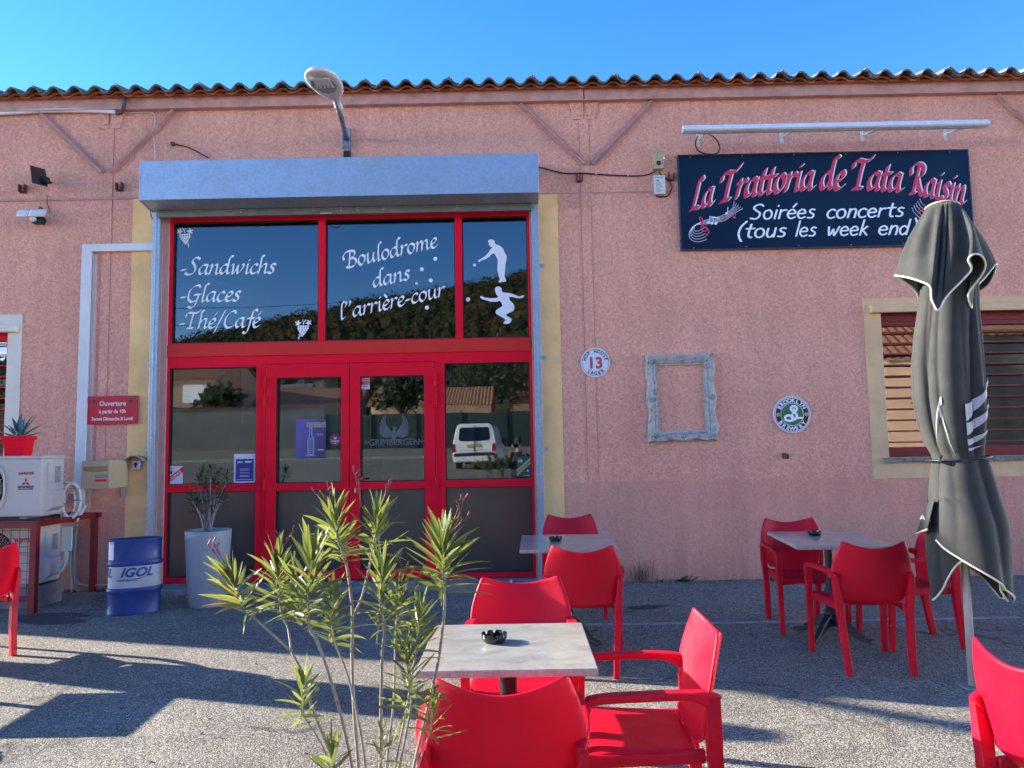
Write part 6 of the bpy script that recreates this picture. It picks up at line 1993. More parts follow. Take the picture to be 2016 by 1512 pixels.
for i in range(6): t.add([on_drum(x, z, 0.005) for x, z in ((-0.163, 0.635-i*0.02), (-0.09, 0.635-i*0.02), (-0.09, 0.638-i*0.02), (-0.163, 0.638-i*0.02))], [(0, 1, 2, 3)])
t.build('printed_text', mat('faint_ink', (0.30, 0.32, 0.40), 0.6), lbp)

# ---------------------------------------------------------------- leaf and shrub helpers
def leaf_strip(m, base, d, L, w_, droop, roll=0.0, fold=0.25, n=5):
    d = Vector(d).normalized()
    s_ = d.cross(Vector((0, 0, 1)))
    if s_.length < 0.05: s_ = Vector((1, 0, 0))
    s_.normalize()
    s_ = Matrix.Rotation(roll, 3, d) @ s_
    k = len(m.v)
    p = Vector(base)
    for i in range(n+1):
        t = i/n
        ww = w_*(math.sin(PI*min(1.0, 0.10+0.90*t))**0.75) if i < n else 0.0004
        if i == 0: ww = w_*0.18
        up = s_.cross(d).normalized()
        m.v += [tuple(p-s_*ww+up*ww*fold), tuple(p), tuple(p+s_*ww+up*ww*fold)]
        d = (d+Vector((0, 0, -droop/n))).normalized()
        p = p+d*L/n
    for i in range(n):
        a = k+i*3; m.f += [(a, a+1, a+4, a+3), (a+1, a+2, a+5, a+4)]
def leaf_mat(name, col, tcol, t=0.45, rough=0.35):
    m, n, b = _nt(name)
    geo = n.nodes.new("ShaderNodeNewGeometry")
    f = noise(n, coords(n), 9, 3)
    rnd = mathn(n, 'ADD', mathn(n, 'MULTIPLY', geo.outputs['Random Per Island'], 0.6), mathn(n, 'MULTIPLY', f, 0.4))
    c = ramp(n, rnd, [(0.2, tuple(x*.65 for x in col)), (0.6, col), (0.9, (col[0]*1.7, col[1]*1.35, col[2]*1.1))])
    n.links.new(c, b.inputs['Base Color']); b.inputs['Roughness'].default_value = rough
    tr = n.nodes.new("ShaderNodeBsdfTranslucent"); tr.inputs[0].default_value = (*tcol, 1)
    ms = n.nodes.new("ShaderNodeMixShader"); ms.inputs[0].default_value = t
    n.links.new(b.outputs[0], ms.inputs[1]); n.links.new(tr.outputs[0], ms.inputs[2]); n.links.new(ms.outputs[0], n.nodes['Material Output'].inputs[0])
    MATS[name] = m
    return m
ole_leaf = leaf_mat('oleander_leaf', (0.085, 0.125, 0.038), (0.27, 0.30, 0.055), 0.34, 0.27)
dk_leaf = leaf_mat('shade_leaf', (0.05, 0.085, 0.035), (0.08, 0.14, 0.03), 0.3, 0.45)
bark = mat('oleander_bark', (0.23, 0.185, 0.14), 0.8, var=0.3, vscale=60, bmp=0.4, bscale=300)
dryred = mat('dry_stalk', (0.16, 0.045, 0.035), 0.7, var=0.5, vscale=80)
deadleaf = mat('orange_dead_leaf', (0.42, 0.14, 0.04), 0.6, transl=0.3, var=0.3, vscale=40)

# ---------------------------------------------------------------- foreground oleander
OY = -6.20
def oc(cx, cy, dy=0.0): return P(380+cx/2.7383, 960+cy/2.7383, OY+dy)
pr_ = P(735, 1512, OY); pot_c = Vector((pr_.x, OY, gz(OY)))
OL = empty('oleander_shrub', tuple(pot_c)); tag(OL, 'tall thin stemmed oleander with sunlit yellow green leaves in foreground', 'shrub')
def loc(v): return v-pot_c
stems = [
 ([(820, 1750, .0), (755, 1480, .02), (640, 1180, .0), (590, 1000, -.02), (530, 885, -.02)], 9),
 ([(530, 885, -.02), (440, 800, -.04), (330, 700, -.06), (270, 640, -.08), (235, 575, -.08)], 6),
 ([(530, 885, -.02), (512, 760, .02), (480, 690, .03), (465, 600, .05), (450, 510, .05)], 6),
 ([(880, 1750, .0), (855, 1500, .0), (790, 1200, -.05), (730, 1000, -.08), (670, 830, -.10), (630, 760, -.10), (622, 600, -.10), (640, 480, -.10)], 9),
 ([(895, 1750, .03), (890, 1500, .05), (868, 1200, .06), (858, 950, .07), (860, 680, .08), (848, 560, .10), (830, 430, .12), (800, 330, .12), (770, 230, .12)], 10),
 ([(866, 690, .08), (910, 590, .12), (945, 450, .15), (968, 340, .16), (985, 230, .16)], 7),
 ([(920, 1750, .0), (928, 1500, .02), (880, 1200, .04), (830, 1000, .05), (775, 860, .06), (755, 780, .06), (745, 690, .06)], 7),
 ([(1005, 1750, .0), (1010, 1500, .0), (1014, 1150, -.03), (1020, 900, -.05), (1032, 760, -.06), (1010, 640, -.06), (1010, 520, -.06)], 9),
 ([(1035, 1750, .05), (1045, 1480, .08), (1082, 1150, .10), (1090, 850, .12), (1100, 700, .12), (1105, 620, .12)], 7),
 ([(1060, 1750, .0), (1095, 1480, .02), (1150, 1200, .05), (1190, 950, .10), (1205, 850, .10), (1215, 760, .12)], 6),
 ([(1075, 1750, -.05), (1115, 1500, -.06), (1172, 1200, -.08), (1178, 1080, -.08), (1165, 960, -.08)], 7),
 ([(1140, 1750, .0), (1190, 1510, -.02), (1262, 1200, -.04), (1320, 950, -.05), (1352, 700, -.06), (1356, 560, -.06), (1345, 440, -.06)], 9),
 ([(790, 1750, -.05), (720, 1450, -.05), (655, 1320, -.05), (600, 1230, -.05), (590, 1140, -.05)], 5),
 ([(1150, 1750, -.10), (1215, 1500, -.12), (1275, 1320, -.12), (1290, 1240, -.12)], 4.5),
 ([(1010, 1750, -.1), (1015, 1450, -.1), (1025, 1380, -.1)], 4),
 ([(790, 1750, -.12), (765, 1560, -.12), (750, 1500, -.12)], 5),
]
for pts, r_ in stems:
    q = chain([loc(oc(*p)) for p in pts], 5)
    n = len(q); r_m = r_*0.5*0.00094
    m = MB(); m.tube(q, [r_m*(1.15-0.45*i/(n-1))*(1+0.10*(i % 4 == 0)) for i in range(n)], 8)
    m.build('stem', bark, OL, smooth=True)
random.seed(21)
def cluster(cx, cy, dy, n, L, span, dirx=0.0, up=1.0, name='leaves', tips=True, spread=1.0):
    """whorls of leaves along the end of a stem"""
    m = MB()
    c = loc(oc(cx, cy, dy))
    ax = Vector((dirx, 0, up)).normalized()
    for i in range(n):
        t = i/(n-1)
        base = c+ax*span*(t-0.62)
        az = i*2.4+random.uniform(-.35, .35)
        el = R(12+62*t**1.1)+random.uniform(-.22, .22)
        h = Vector((math.cos(az), math.sin(az), 0))*spread
        d = h*math.cos(el)+ax*math.sin(el)
        leaf_strip(m, base, d, L*.84*random.uniform(.72, 1.12)*(1.08-.25*t), 0.0056*random.uniform(.7, 1.2)*(L/0.13)**.5, random.uniform(-.25, .95)*(1-t*.6), roll=random.uniform(-1.2, 1.2), fold=random.uniform(.1, .7), n=7)
    o = m.build(name, ole_leaf, OL, smooth=True)
    return c, ax
def stalk(c, ax, dx, s_=1.0):
    m = MB()
    b0 = c+ax*0.03
    for k in range(2):
        a = dx+random.uniform(-.5, .5)
        p = [b0, b0+Vector((a*.02, random.uniform(-.01, .01), .05)), b0+Vector((a*.05+random.uniform(-.01, .01), random.uniform(-.01, .01), random.uniform(.08, .115)*s_))]
        m.tube(chain(p, 3), 0.0013, 5)
        for j in range(3):
            q = p[1].lerp(p[2], 0.4+0.3*j); m.tube([q, q+Vector((random.uniform(-.012, .012), 0, .014))], [0.0018, 0.003], 5)
    m.build('seed_stalk', dryred, OL)
for cx, cy, dy, n, L, sp_, dx, st_ in (
 (235, 560, -.08, 46, .125, .13, -.5, -.9), (455, 500, .05, 50, .125, .16, -.1, .3), (635, 500, -.10, 60, .145, .19, .1, None), (770, 235, .12, 62, .13, .17, -.15, -1.0),
 (985, 235, .16, 40, .135, .14, .1, .4), (750, 680, .06, 44, .115, .16, .0, None), (1012, 560, -.06, 52, .125, .19, .05, None), (1105, 640, .12, 34, .12, .14, .2, .3),
 (1215, 770, .12, 38, .125, .15, .15, None), (1165, 1000, -.08, 50, .125, .19, .0, None), (1345, 400, -.06, 76, .150, .15, .05, .9), (590, 1130, -.05, 32, .105, .13, .05, None),
 (1292, 1235, -.12, 26, .095, .10, .1, None), (1028, 1385, -.1, 12, .07, .08, 0, None), (745, 1500, -.12, 24, .12, .09, 0, None), (560, 590, -.03, 30, .12, .16, -.2, None)):
    c, ax = cluster(cx, cy, dy, int(n*.92), L, sp_*.85, dx)
    if st_ is not None: stalk(c, ax, st_)
stalk(loc(oc(905, 150, .14)), Vector((0, 0, 1)), -.3); stalk(loc(oc(1400, 330, -.06)), Vector((0, 0, 1)), .8)
m = MB(); b0 = loc(oc(235, 600, -.10)); leaf_strip(m, b0, (-.3, -.2, .6), .07, .011, .3); leaf_strip(m, loc(oc(200, 625, -.1)), (-.9, -.1, .05), .07, .007, .2); leaf_strip(m, loc(oc(700, 320, .1)), (-.5, -.3, .3), .06, .009, .3)
m.build('withered_leaves', deadleaf, OL)
OP = empty('plant_pot', tuple(pot_c)); tag(OP, 'round grey pot below the frame holding the foreground oleander', 'pot')
m = MB(); m.lathe([(0.17, 0.0), (0.24, 0.44), (0.265, 0.44), (0.27, 0.50), (0.245, 0.50), (0.235, 0.45)], 32, cap=False); m.f.append(tuple(range(31, -1, -1))); m.build('shell', mat('pot_anthracite', (0.10, 0.10, 0.11), 0.5), OP)
m = MB(); m.lathe([(0.238, 0.455), (0.001, 0.465)], 24, cap=False); m.build('soil', mm('soil'), OP)

# ---------------------------------------------------------------- tall grey planter with shaded oleander by the door
pg = G(408, 1192)
PL = empty('tall_planter', (pg.x, pg.y, gz(pg.y))); tag(PL, 'tall tapered plain blue grey planter standing before left window', 'planter')
m = MB(); hp = 0.735; m.lathe([(0.165, 0.0), (0.172, 0.01), (0.200, hp*.5), (0.217, hp-0.01), (0.218, hp), (0.205, hp), (0.200, hp-0.06)], 48, cap=False); m.f.append(tuple(range(47, -1, -1)))
m.build('shell', mat('planter_grey', (0.27, 0.29, 0.32), 0.55, var=0.04, vscale=2), PL, smooth=True)
m = MB(); m.lathe([(0.202, hp-0.05), (0.001, hp-0.04)], 24, cap=False); m.build('soil', mm('soil'), PL)
PO = empty('potted_oleander', (pg.x, pg.y, gz(pg.y)+hp-0.05)); tag(PO, 'bare stemmed oleander in shade with dark green tufts in tall planter', 'shrub')
ol = PO.location
random.seed(31)
m = MB()
tg = [(378, 985), (392, 955), (405, 968), (415, 935), (422, 962), (428, 942), (440, 975), (446, 950), (388, 1000), (436, 990), (410, 1000), (400, 940)]
ml = MB()
for i, (px, py) in enumerate(tg):
    dy = random.uniform(-.12, .12)
    tip = P(px, py, pg.y+dy)-ol
    b0 = Vector((random.uniform(-.04, .04), random.uniform(-.03, .03), 0.0))
    mid = b0.lerp(tip, .5)+Vector((-tip.x*.12, 0, .02))
    m.tube(chain([b0, mid, tip], 5), [.0075-.0003*j for j in range(11)], 7)
    for k in range(26):
        t = k/25; az = k*2.4+random.random(); el = R(5+55*t)+random.uniform(-.25, .25)
        d = Vector((math.cos(az)*math.cos(el), math.sin(az)*math.cos(el), math.sin(el)))
        leaf_strip(ml, tip+Vector((0, 0, .10*t-.04)), d, random.uniform(.08, .12), .0075, random.uniform(.2, .6), roll=random.uniform(-.6, .6), n=4)
m.build('stems', mat('grey_stem', (0.22, 0.20, 0.20), 0.8, var=0.2, vscale=30), PO, smooth=True)
ml.build('leaves', dk_leaf, PO, smooth=True)

# ---------------------------------------------------------------- weeds, stains, small litter
drygrass = leaf_mat('dry_grass', (0.10, 0.075, 0.045), (0.1, 0.08, 0.04), 0.2, 0.8)
wg = P(1262, 1143, -0.06)
m = MB(); random.seed(41)
for i in range(70):
    a = random.uniform(0, 2*PI); el = random.uniform(.6, 1.4)
    leaf_strip(m, (random.gauss(0, .05), random.gauss(0, .02), 0), (math.cos(a)*math.cos(el), abs(math.sin(a))*-math.cos(el)*.4, math.sin(el)), random.uniform(.08, .36), .0028, random.uniform(0, .5), n=5)
tag(m.build('dry_weed', drygrass, None, loc=(wg.x, -0.06, 0)), 'dry brown grass tuft against the wall foot right of entrance', 'weed')
def weed(px, py, n, s_, label, seed, y=-0.05):
    random.seed(seed); p = P(px, py, y); m = MB()
    for i in range(n):
        a = random.uniform(0, 2*PI); el = random.uniform(.1, 1.1)
        leaf_strip(m, (random.gauss(0, .03*s_), random.gauss(0, .012), 0.0), (math.cos(a)*math.cos(el), -abs(math.sin(a))*math.cos(el)*.6, math.sin(el)), random.uniform(.03, .09)*s_, .010*s_, random.uniform(.2, .8), roll=random.uniform(-1, 1), n=4)
    tag(m.build('weed', dk_leaf, None, loc=(p.x, y, 0.0)), label, 'weed')
weed(1348, 1144, 24, 1.3, 'small broad leaved green weed at the wall foot under picture frame', 3)
weed(1300, 1145, 14, .6, 'tiny low weed just right of the dry grass tuft', 4)
weed(1334, 1145, 10, .6, 'tiny sprig immediately left of the broad leaved weed', 14)
weed(1437, 1143, 12, .7, 'sparse dry sprig of weed at the wall foot midway along', 5)
weed(1521, 1138, 20, .8, 'low green moss tuft at wall foot behind the shaded chair', 6)
weed(200, 1184, 16, .7, 'low green weed left of the blue drum', 7)
weed(140, 1188, 16, .8, 'low green weed between the stand and wall', 8)
stain = mat('dark_wet_stain', (0.035, 0.030, 0.028), 0.7, var=0.5, vscale=30, bmp=0.6)
def blot(px, py, rx, ry, label, material, seed, n=40, jag=.22, kind='structure'):
    random.seed(seed); g = G(px, py); m = MB()
    ph = [random.uniform(0, 6.28) for _ in range(6)]
    pts = []
    for i in range(n):
        a = 2*PI*i/n
        q = 1+sum(jag/(k+1)*math.sin((k+2)*a+ph[k]) for k in range(6))
        x, y = g.x+rx*q*math.cos(a), g.y+ry*q*math.sin(a)
        pts.append((x, y, gz(y)+0.004))
    m.v = pts; m.f = [tuple(range(n))]
    o = m.build('ground_stain', material); tag(o, label, 'stain', kind=kind)
blot(1272, 1196, .18, .075, 'dark wet stain on the asphalt behind the right chair', stain, 2)
blot(1237, 1205, .05, .02, 'small dark blot left of the stain', stain, 3)
blot(95, 1218, .42, .20, 'dark damp patch round the foot of the stand', mat('damp_asphalt', (0.045, 0.042, 0.040), 0.75, var=0.3, vscale=40, bmp=0.8), 5)
rim = mat('concrete_edge', (0.16, 0.15, 0.14), 0.9, var=0.3, vscale=20, bmp=0.6)

# chalky scuffs on the asphalt
m_, n_, b_ = _nt('chalk_scuff')
v_ = coords(n_, (1, 3, 1))
b_.inputs['Base Color'].default_value = (0.45, 0.48, 0.50, 1)
b_.inputs['Roughness'].default_value = 0.9
tr_ = n_.nodes.new("ShaderNodeBsdfTransparent"); ms_ = n_.nodes.new("ShaderNodeMixShader")
n_.links.new(ramp(n_, noise(n_, v_, 14, 6, 0.75), [(0.48, 0.0), (0.68, 0.55)]), ms_.inputs[0])
n_.links.new(tr_.outputs[0], ms_.inputs[1]); n_.links.new(b_.outputs[0], ms_.inputs[2]); n_.links.new(ms_.outputs[0], n_.nodes['Material Output'].inputs[0])
for i_, (px_, py_, rx_, ry_) in enumerate(((1437, 1340, .10, .10), (1410, 1427, .12, .05), (1510, 1432, .10, .04), (1600, 1424, .08, .03), (1890, 1388, .14, .07), (1920, 1428, .16, .05), (700, 1240, .30, .06), (180, 1420, .30, .12))):
    blot(px_, py_, rx_, ry_, 'faint chalky scuff marks on the asphalt', m_, 60+i_)
for o_ in COL.objects:
    if o_.get('label') == 'faint chalky scuff marks on the asphalt': o_['group'] = 'chalky scuff marks'
# grit, crumbs of plaster and dead leaves along the wall foot and over the forecourt
random.seed(91)
m = MB()
for i in range(900):
    if i < 520: x, y = random.uniform(-6.5, 6.5), -abs(random.gauss(0, .10))-.01
    else: x, y = random.uniform(-6, 5), random.uniform(-6.5, -.2)
    s_ = random.uniform(.003, .009)*(1 if i < 520 else .8)
    if -4.05 < x < 0.3 and y > -.32: y -= .32
    c = Vector((x, y, gz(y)+s_*.5))
    a = random.uniform(0, 6.28)
    m.obox(c, (s_*math.cos(a), s_*math.sin(a), 0), (-s_*.7*math.sin(a), s_*.7*math.cos(a), s_*.2), (0, 0, s_*.6))
tag(m.build('grit', mat('grit_stone', (0.30, 0.27, 0.24), 0.9, var=0.5, vscale=60), None), 'scattered grit and crumbs on the asphalt and along the wall', 'grit', kind='stuff')
m = MB()
for i in range(150):
    x, y = random.uniform(-6, 6), -abs(random.gauss(0, .25))-.02 if i < 80 else random.uniform(-6.5, -.3)
    if -4.05 < x < 0.3 and y > -.32: y -= .32
    a = random.uniform(0, 6.28)
    leaf_strip(m, (x, y, gz(y)+.006), (math.cos(a), math.sin(a), random.uniform(0, .3)), random.uniform(.02, .05), random.uniform(.004, .011), random.uniform(0, .6), fold=.4, n=3)
tag(m.build('fallen_leaves', mat('fallen_leaf', (0.16, 0.09, 0.045), 0.85, var=0.5, vscale=25), None), 'small dry fallen leaves scattered over the forecourt', 'leaves', kind='stuff')
# ================================================================ what the shop glass reflects (behind the camera) and what stands out of frame
# closed parasols and a chair set left of view cast the long shadows
def plain_parasol(x, y, h, label):
    e = empty('closed_parasol', (x, y, gz(y))); tag(e, label, 'parasol', 'closed parasols out of view')
    MB().tube([(0, 0, 0), (0, 0, h)], 0.025, 12).build('pole', steel, e, smooth=True)
    def f(u, v):
        a = 2*PI*u; z = h-0.1-v*(h-0.75)
        r_ = (0.09+0.11*math.sin(PI*min(1, v*1.15))**.6+0.03*v)*(1+0.12*math.sin(6*a))
        return (r_*math.cos(a), r_*math.sin(a), z)
    MB().grid(f, 48, 16, wrap=True).build('canopy', mm('parasol_cloth'), e, smooth=True, solid=0.004)
    def g(u, v):
        a = 2*PI*u; r_ = 0.09+(0.17+0.06*math.cos(4*a))*v
        return (r_*math.cos(a), r_*math.sin(a), h-0.02-v*0.55)
    MB().grid(g, 48, 8, wrap=True).build('vent_cap', mm('parasol_cloth'), e, smooth=True, solid=0.004)
plain_parasol(-6.1, -2.10, 2.9, 'closed grey parasol standing beyond the left edge near the wall')
# unseen bracket added at the left roof corner to cast a ground shadow
m = MB()
m.box(-0.05, 0.05, -0.75, 0, 0.0, 0.10); m.bar((0, -0.72, 0.02), (0, -0.02, -0.62), 0.10, 0.10, up=(1, 0, 0)); m.box(-0.05, 0.05, -0.08, 0, -0.7, 0.0); m.bar((0, -0.40, 0.0), (0, -0.38, -0.28), 0.08, 0.08, up=(1, 0, 0))
m.build('added_shadow_bracket', pink_paint, B, loc=(LX+0.06, 0, 5.35))

hillm = mm('forest')
# hill with wooded slope; ridge follows what the upper panes show
ridge_px = [(-900, 770), (-300, 720), (100, 690), (345, 668), (400, 655), (460, 642), (520, 628), (590, 612), (640, 604), (700, 588), (760, 575), (830, 566), (900, 553), (960, 545), (1000, 533), (1042, 518), (1200, 490), (1500, 480), (2100, 500), (3000, 560)]
HYD = -190.0
ridge = [M(px, py, HYD) for px, py in ridge_px]
def ridge_z(x):
    for a, b_ in zip(ridge, ridge[1:]):
        if x <= b_.x:
            t = (x-a.x)/(b_.x-a.x); t = max(0, min(1, t)); return a.z+(b_.z-a.z)*t
    return ridge[-1].z
def hill_h(x, y):
    t = (-(y)-60)/(190-60)
    rz = ridge_z(x)-4
    if t <= 1: return 4.0+(rz-4.0)*max(0, t)**1.1
    return rz-(t-1)*20
xs = [i*8.0-300 for i in range(76)]; ysl = [-58-i*7.0 for i in range(24)]
m = MB()
for y in ysl:
    for x in xs: m.v.append((x, y, hill_h(x, y)-0.5))
for i in range(len(ysl)-1):
    for j in range(len(xs)-1): a = i*76+j; m.f.append((a, a+1, a+77, a+76))
tag(m.build('wooded_hill', hillm, None, smooth=True), 'wooded autumn hillside far across the car park', 'hill', kind='structure')
# forest cover: clumps of leaf sized facets
bmt = bmesh.new(); bmesh.ops.create_icosphere(bmt, subdivisions=2, radius=1)
ico_v = [v_.co.copy() for v_ in bmt.verts]; ico_f = [tuple(v_.index for v_ in f_.verts) for f_ in bmt.faces]; bmt.free()
random.seed(77)
m = MB()
bmt = bmesh.new(); bmesh.ops.create_icosphere(bmt, subdivisions=1, radius=1)
ico_v = [v_.co.copy() for v_ in bmt.verts]; ico_f = [tuple(v_.index for v_ in f_.verts) for f_ in bmt.faces]; bmt.free()
rnd = random.random
for i in range(11000):
    y = -62-(rnd()**0.8)*135
    x = random.uniform(-115, 100)
    s_ = (0.7+1.1*rnd()**2)*(1+(-y-60)/260)
    z = hill_h(x, y)
    k = len(m.v)
    for v_ in ico_v:
        q = s_*random.uniform(.55, .80)
        m.v.append((x+v_.x*q, y+v_.y*q, z+s_*.6+v_.z*q*1.15))
    m.f += [tuple(t+k for t in f_) for f_ in ico_f]
    for j in range(22):
        a, c_ = 2*PI*rnd(), rnd()*1.4-.4
        rr = math.sqrt(max(0, 1-c_*c_))
        nx, ny, nz = rr*math.cos(a), rr*math.sin(a), c_
        e_ = s_*(.85+.25*rnd())
        px_, py_, pz_ = x+e_*nx, y+e_*ny, z+s_*.6+e_*nz*1.15
        q = s_*(.12+.17*rnd()); b1 = 2*PI*rnd()
        # facet roughly facing outward
        tx, ty = -math.sin(a), math.cos(a)
        ux, uy, uz = tx*math.cos(b1)*q, ty*math.cos(b1)*q, math.sin(b1)*q
        wx, wy, wz = nx*q*.5-ty*nz*q*.5, ny*q*.5+tx*nz*q*.5, q*.6*rnd()
        k = len(m.v)
        m.v += [(px_+ux, py_+uy, pz_+uz), (px_-ux*.6+wx, py_-uy*.6+wy, pz_-uz*.6+wz), (px_-ux*.6-wx, py_-uy*.6-wy, pz_-uz*.6-wz)]
        m.f.append((k, k+1, k+2))
tag(m.build('forest', hillm, None, smooth=False), 'dark green and rust coloured trees covering the hillside', 'forest', kind='stuff')

house_wall = mat('peach_render', (0.78, 0.46, 0.29), 0.9, var=0.10, vscale=2)
house_pink = mat('old_pink_render', (0.33, 0.20, 0.15), 0.9, var=0.2, vscale=1)
clay = mat('clay_roof', (0.34, 0.17, 0.10), 0.9, var=0.35, vscale=3)
greywall = mat('grey_garden_render', (0.115, 0.115, 0.11), 0.95, var=0.25, vscale=1.2)
def tiled_roof(name, x0, x1, y0, z0, y1, z1, parent, pitch=0.24):
    m = MB()
    n = int(abs(x1-x0)/pitch*6)
    for i in range(n+1):
        x = x0+(x1-x0)*i/n
        o_ = 0.05*abs(math.cos(PI*(x-x0)/pitch))
        m.v += [(x, y0, z0+o_), (x, y1, z1+o_)]
    for i in range(n): m.f.append((i*2, i*2+1, i*2+3, i*2+2))
    return m.build(name, clay, parent, solid=0.03)
def house(px0, px1, pye, pyr, y, depth, label, wallm, rise=1.6):
    a, b_ = M(px0, pye, y), M(px1, pye, y)
    x0, x1 = a.x, b_.x; ze = a.z
    e = empty('house', ((x0+x1)/2, y, 0)); tag(e, label, 'house', None)
    W_ = (x1-x0)/2
    base_z = gz(y)-0.5
    MB().box(-W_, W_, -depth, 0, base_z, ze).build('wall', wallm, e)
    zr = ze+rise
    tiled_roof('roof', -W_-.3, W_+.3, 0.35, ze-.05, -depth/2, zr, e)
    tiled_roof('roof', -W_-.3, W_+.3, -depth-.35, ze-.05, -depth/2, zr, e)
    m = MB()
    for x in (-W_, W_): m.add([(x, 0, ze), (x, -depth, ze), (x, -depth/2, zr)], [(0, 1, 2)])
    m.build('gable', wallm, e)
    return e, W_, ze
def hwin(e, x, y, z, w_, h_, shut=True, glassm=None):
    f_ = MB().box(x-w_/2, x+w_/2, 0.0, 0.04, z-h_/2, z+h_/2)
    f_ = f_.build('window', mat('shutter_white', (0.70, 0.70, 0.68), 0.5) if shut else mm('glass_dark'), e)
    m = MB()
    for i in range(12): m.box(x-w_/2+.02, x-.01, 0.042, 0.05, z-h_/2+.03+i*h_/12.5, z-h_/2+.05+i*h_/12.5); m.box(x+.01, x+w_/2-.02, 0.042, 0.05, z-h_/2+.03+i*h_/12.5, z-h_/2+.05+i*h_/12.5)
    m.build('slats', mat('slat_shadow', (0.40, 0.40, 0.39), 0.6), f_)
    return f_
e, W_, ze = house(240, 425, 748, 700, -40, 9, 'pink house with white shutters reflected in the left window', house_pink)
cx_ = M(384, 775, -40); hwin(e, cx_.x-e.location.x, 0, cx_.z, 1.5, 1.2)
cx_ = M(310, 775, -40); hwin(e, cx_.x-e.location.x, 0, cx_.z, 1.5, 1.2)
e, W_, ze = house(730, 960, 800, 770, -44, 8, 'low house with red tiled roof behind the green fence, nearest the van', house_wall, rise=1.5)
e, W_, ze = house(520, 700, 795, 765, -46, 8, 'low tiled house behind the garden wall, left of the other', house_pink, rise=1.4)
e, W_, ze = house(1010, 1120, 795, 770, -52, 8, 'small far house with tiled roof right of the van', house_wall, rise=1.3)
# peach house on the right, reflected in the slatted window; turned so its front catches the low sun
h0 = M(1749, 800, -10.6)
e = empty('house', (h0.x, -10.6, 0), R(18)); tag(e, 'sunlit peach coloured house with tile fringe reflected in the right window', 'house')
zE = M(1760, 706, -10.6).z
HL = 2.0
MB().box(0, HL, -6, 0, -0.4, zE-0.05).build('wall', house_wall, e)
m = MB()
for i in range(int(HL/0.2)+1):
    x = -0.1+i*0.2
    arc = [(x+0.10*math.cos(a), 0.085*math.sin(a)) for a in (0, PI*.25, PI*.5, PI*.75, PI)]
    m.add([(p[0], 0.16, zE+0.04+p[1]) for p in arc]+[(p[0], -4.0, zE+1.5+p[1]) for p in arc], [(0, 1, 6, 5), (1, 2, 7, 6), (2, 3, 8, 7), (3, 4, 9, 8)])
    m.add([(p[0]+.1, 0.14, zE+0.02-p[1]*.8) for p in arc]+[(p[0]+.1, -4.0, zE+1.48-p[1]*.8) for p in arc], [(0, 1, 6, 5), (1, 2, 7, 6), (2, 3, 8, 7), (3, 4, 9, 8)])
m.build('roof', mat('clay_bright', (0.55, 0.22, 0.12), 0.9, var=0.25, vscale=5), e, solid=0.02)
m = MB(); m.tube([(0.62, 0.0, 2.55), (0.62, 0.22, 2.6), (0.62, 0.30, 2.5)], .02, 8); m.lathe([(0.16, 2.38), (0.05, 2.5)], 14, c=(0.62, 0.30)); m.build('wall_lantern', cast_iron, e)
e = empty('barn', (h0.x+HL+4.45, -10.9, 0)); tag(e, 'dark timber barn beside the peach house, reflected in right window', 'barn')
MB().box(-4.4, 4.4, -6, 0, -0.4, 4.2).build('wall', mat('dark_boards', (0.13, 0.12, 0.11), 0.9, var=0.4, vscale=2, streak=True), e)
tiled_roof('roof', -4.7, 4.7, 0.3, 4.15, -3, 5.4, e)
# garden wall with tile coping (left) and green netted fence (right)
a, b_ = M(180, 884, -33), M(640, 884, -33)
e = empty('garden_wall', ((a.x+b_.x)/2, -33, gz(-33))); tag(e, 'grey rendered garden wall with tile coping across the car park', 'wall')
W_ = (b_.x-a.x)/2; hw = M(400, 806, -33).z-gz(-33)
MB().box(-W_, W_, -.25, 0, -.3, hw).build('wall', greywall, e)
m = MB()
n = int(W_*2/.22)
for i in range(n):
    x = -W_+i*.22; m.add([(x, .12, hw-.02), (x+.11, .12, hw+.07), (x+.22, .12, hw-.02), (x, -.4, hw+.08), (x+.11, -.4, hw+.17), (x+.22, -.4, hw+.08)], [(0, 1, 4, 3), (1, 2, 5, 4)])
m.build('coping', clay, e, solid=0.02)
a, b_ = M(640, 884, -32), M(1240, 884, -32)
e = empty('netted_fence', ((a.x+b_.x)/2, -32, gz(-32))); tag(e, 'dark green netted fence with posts across the car park', 'fence')
W_ = (b_.x-a.x)/2; hw = M(900, 812, -32).z-gz(-32)
MB().box(-W_, W_, -.04, 0, 0, hw).build('netting', mat('green_netting', (0.012, 0.030, 0.026), 0.8, var=0.3, vscale=2), e)
for i in range(int(W_*2/2.5)+1): MB().box(-W_+i*2.5-.04, -W_+i*2.5+.04, 0.0, .08, 0, hw+.1).build('post', cast_iron, e)
m = MB(); m.box(-60, 60, -29.9, -28.0, 1.0, 1.11)
tag(m.build('pavement', concrete, None), 'pale pavement strip with kerb beyond the car park', 'pavement', kind='structure')
m = MB()
gy = [-33.2, -40, -48, -60, -75, -95]
for y_ in gy:
    for x_ in (-220, -60, 0, 60, 220): m.v.append((x_, y_, gz(y_)+0.03))
for i in range(5):
    for j in range(4): m.f.append((i*5+j, i*5+j+1, i*5+j+6, i*5+j+5))
tag(m.build('meadow', mat('dry_meadow', (0.09, 0.085, 0.035), 0.95, var=0.4, vscale=0.4), None), 'dull green and straw coloured ground beyond the garden wall', 'meadow', kind='structure')
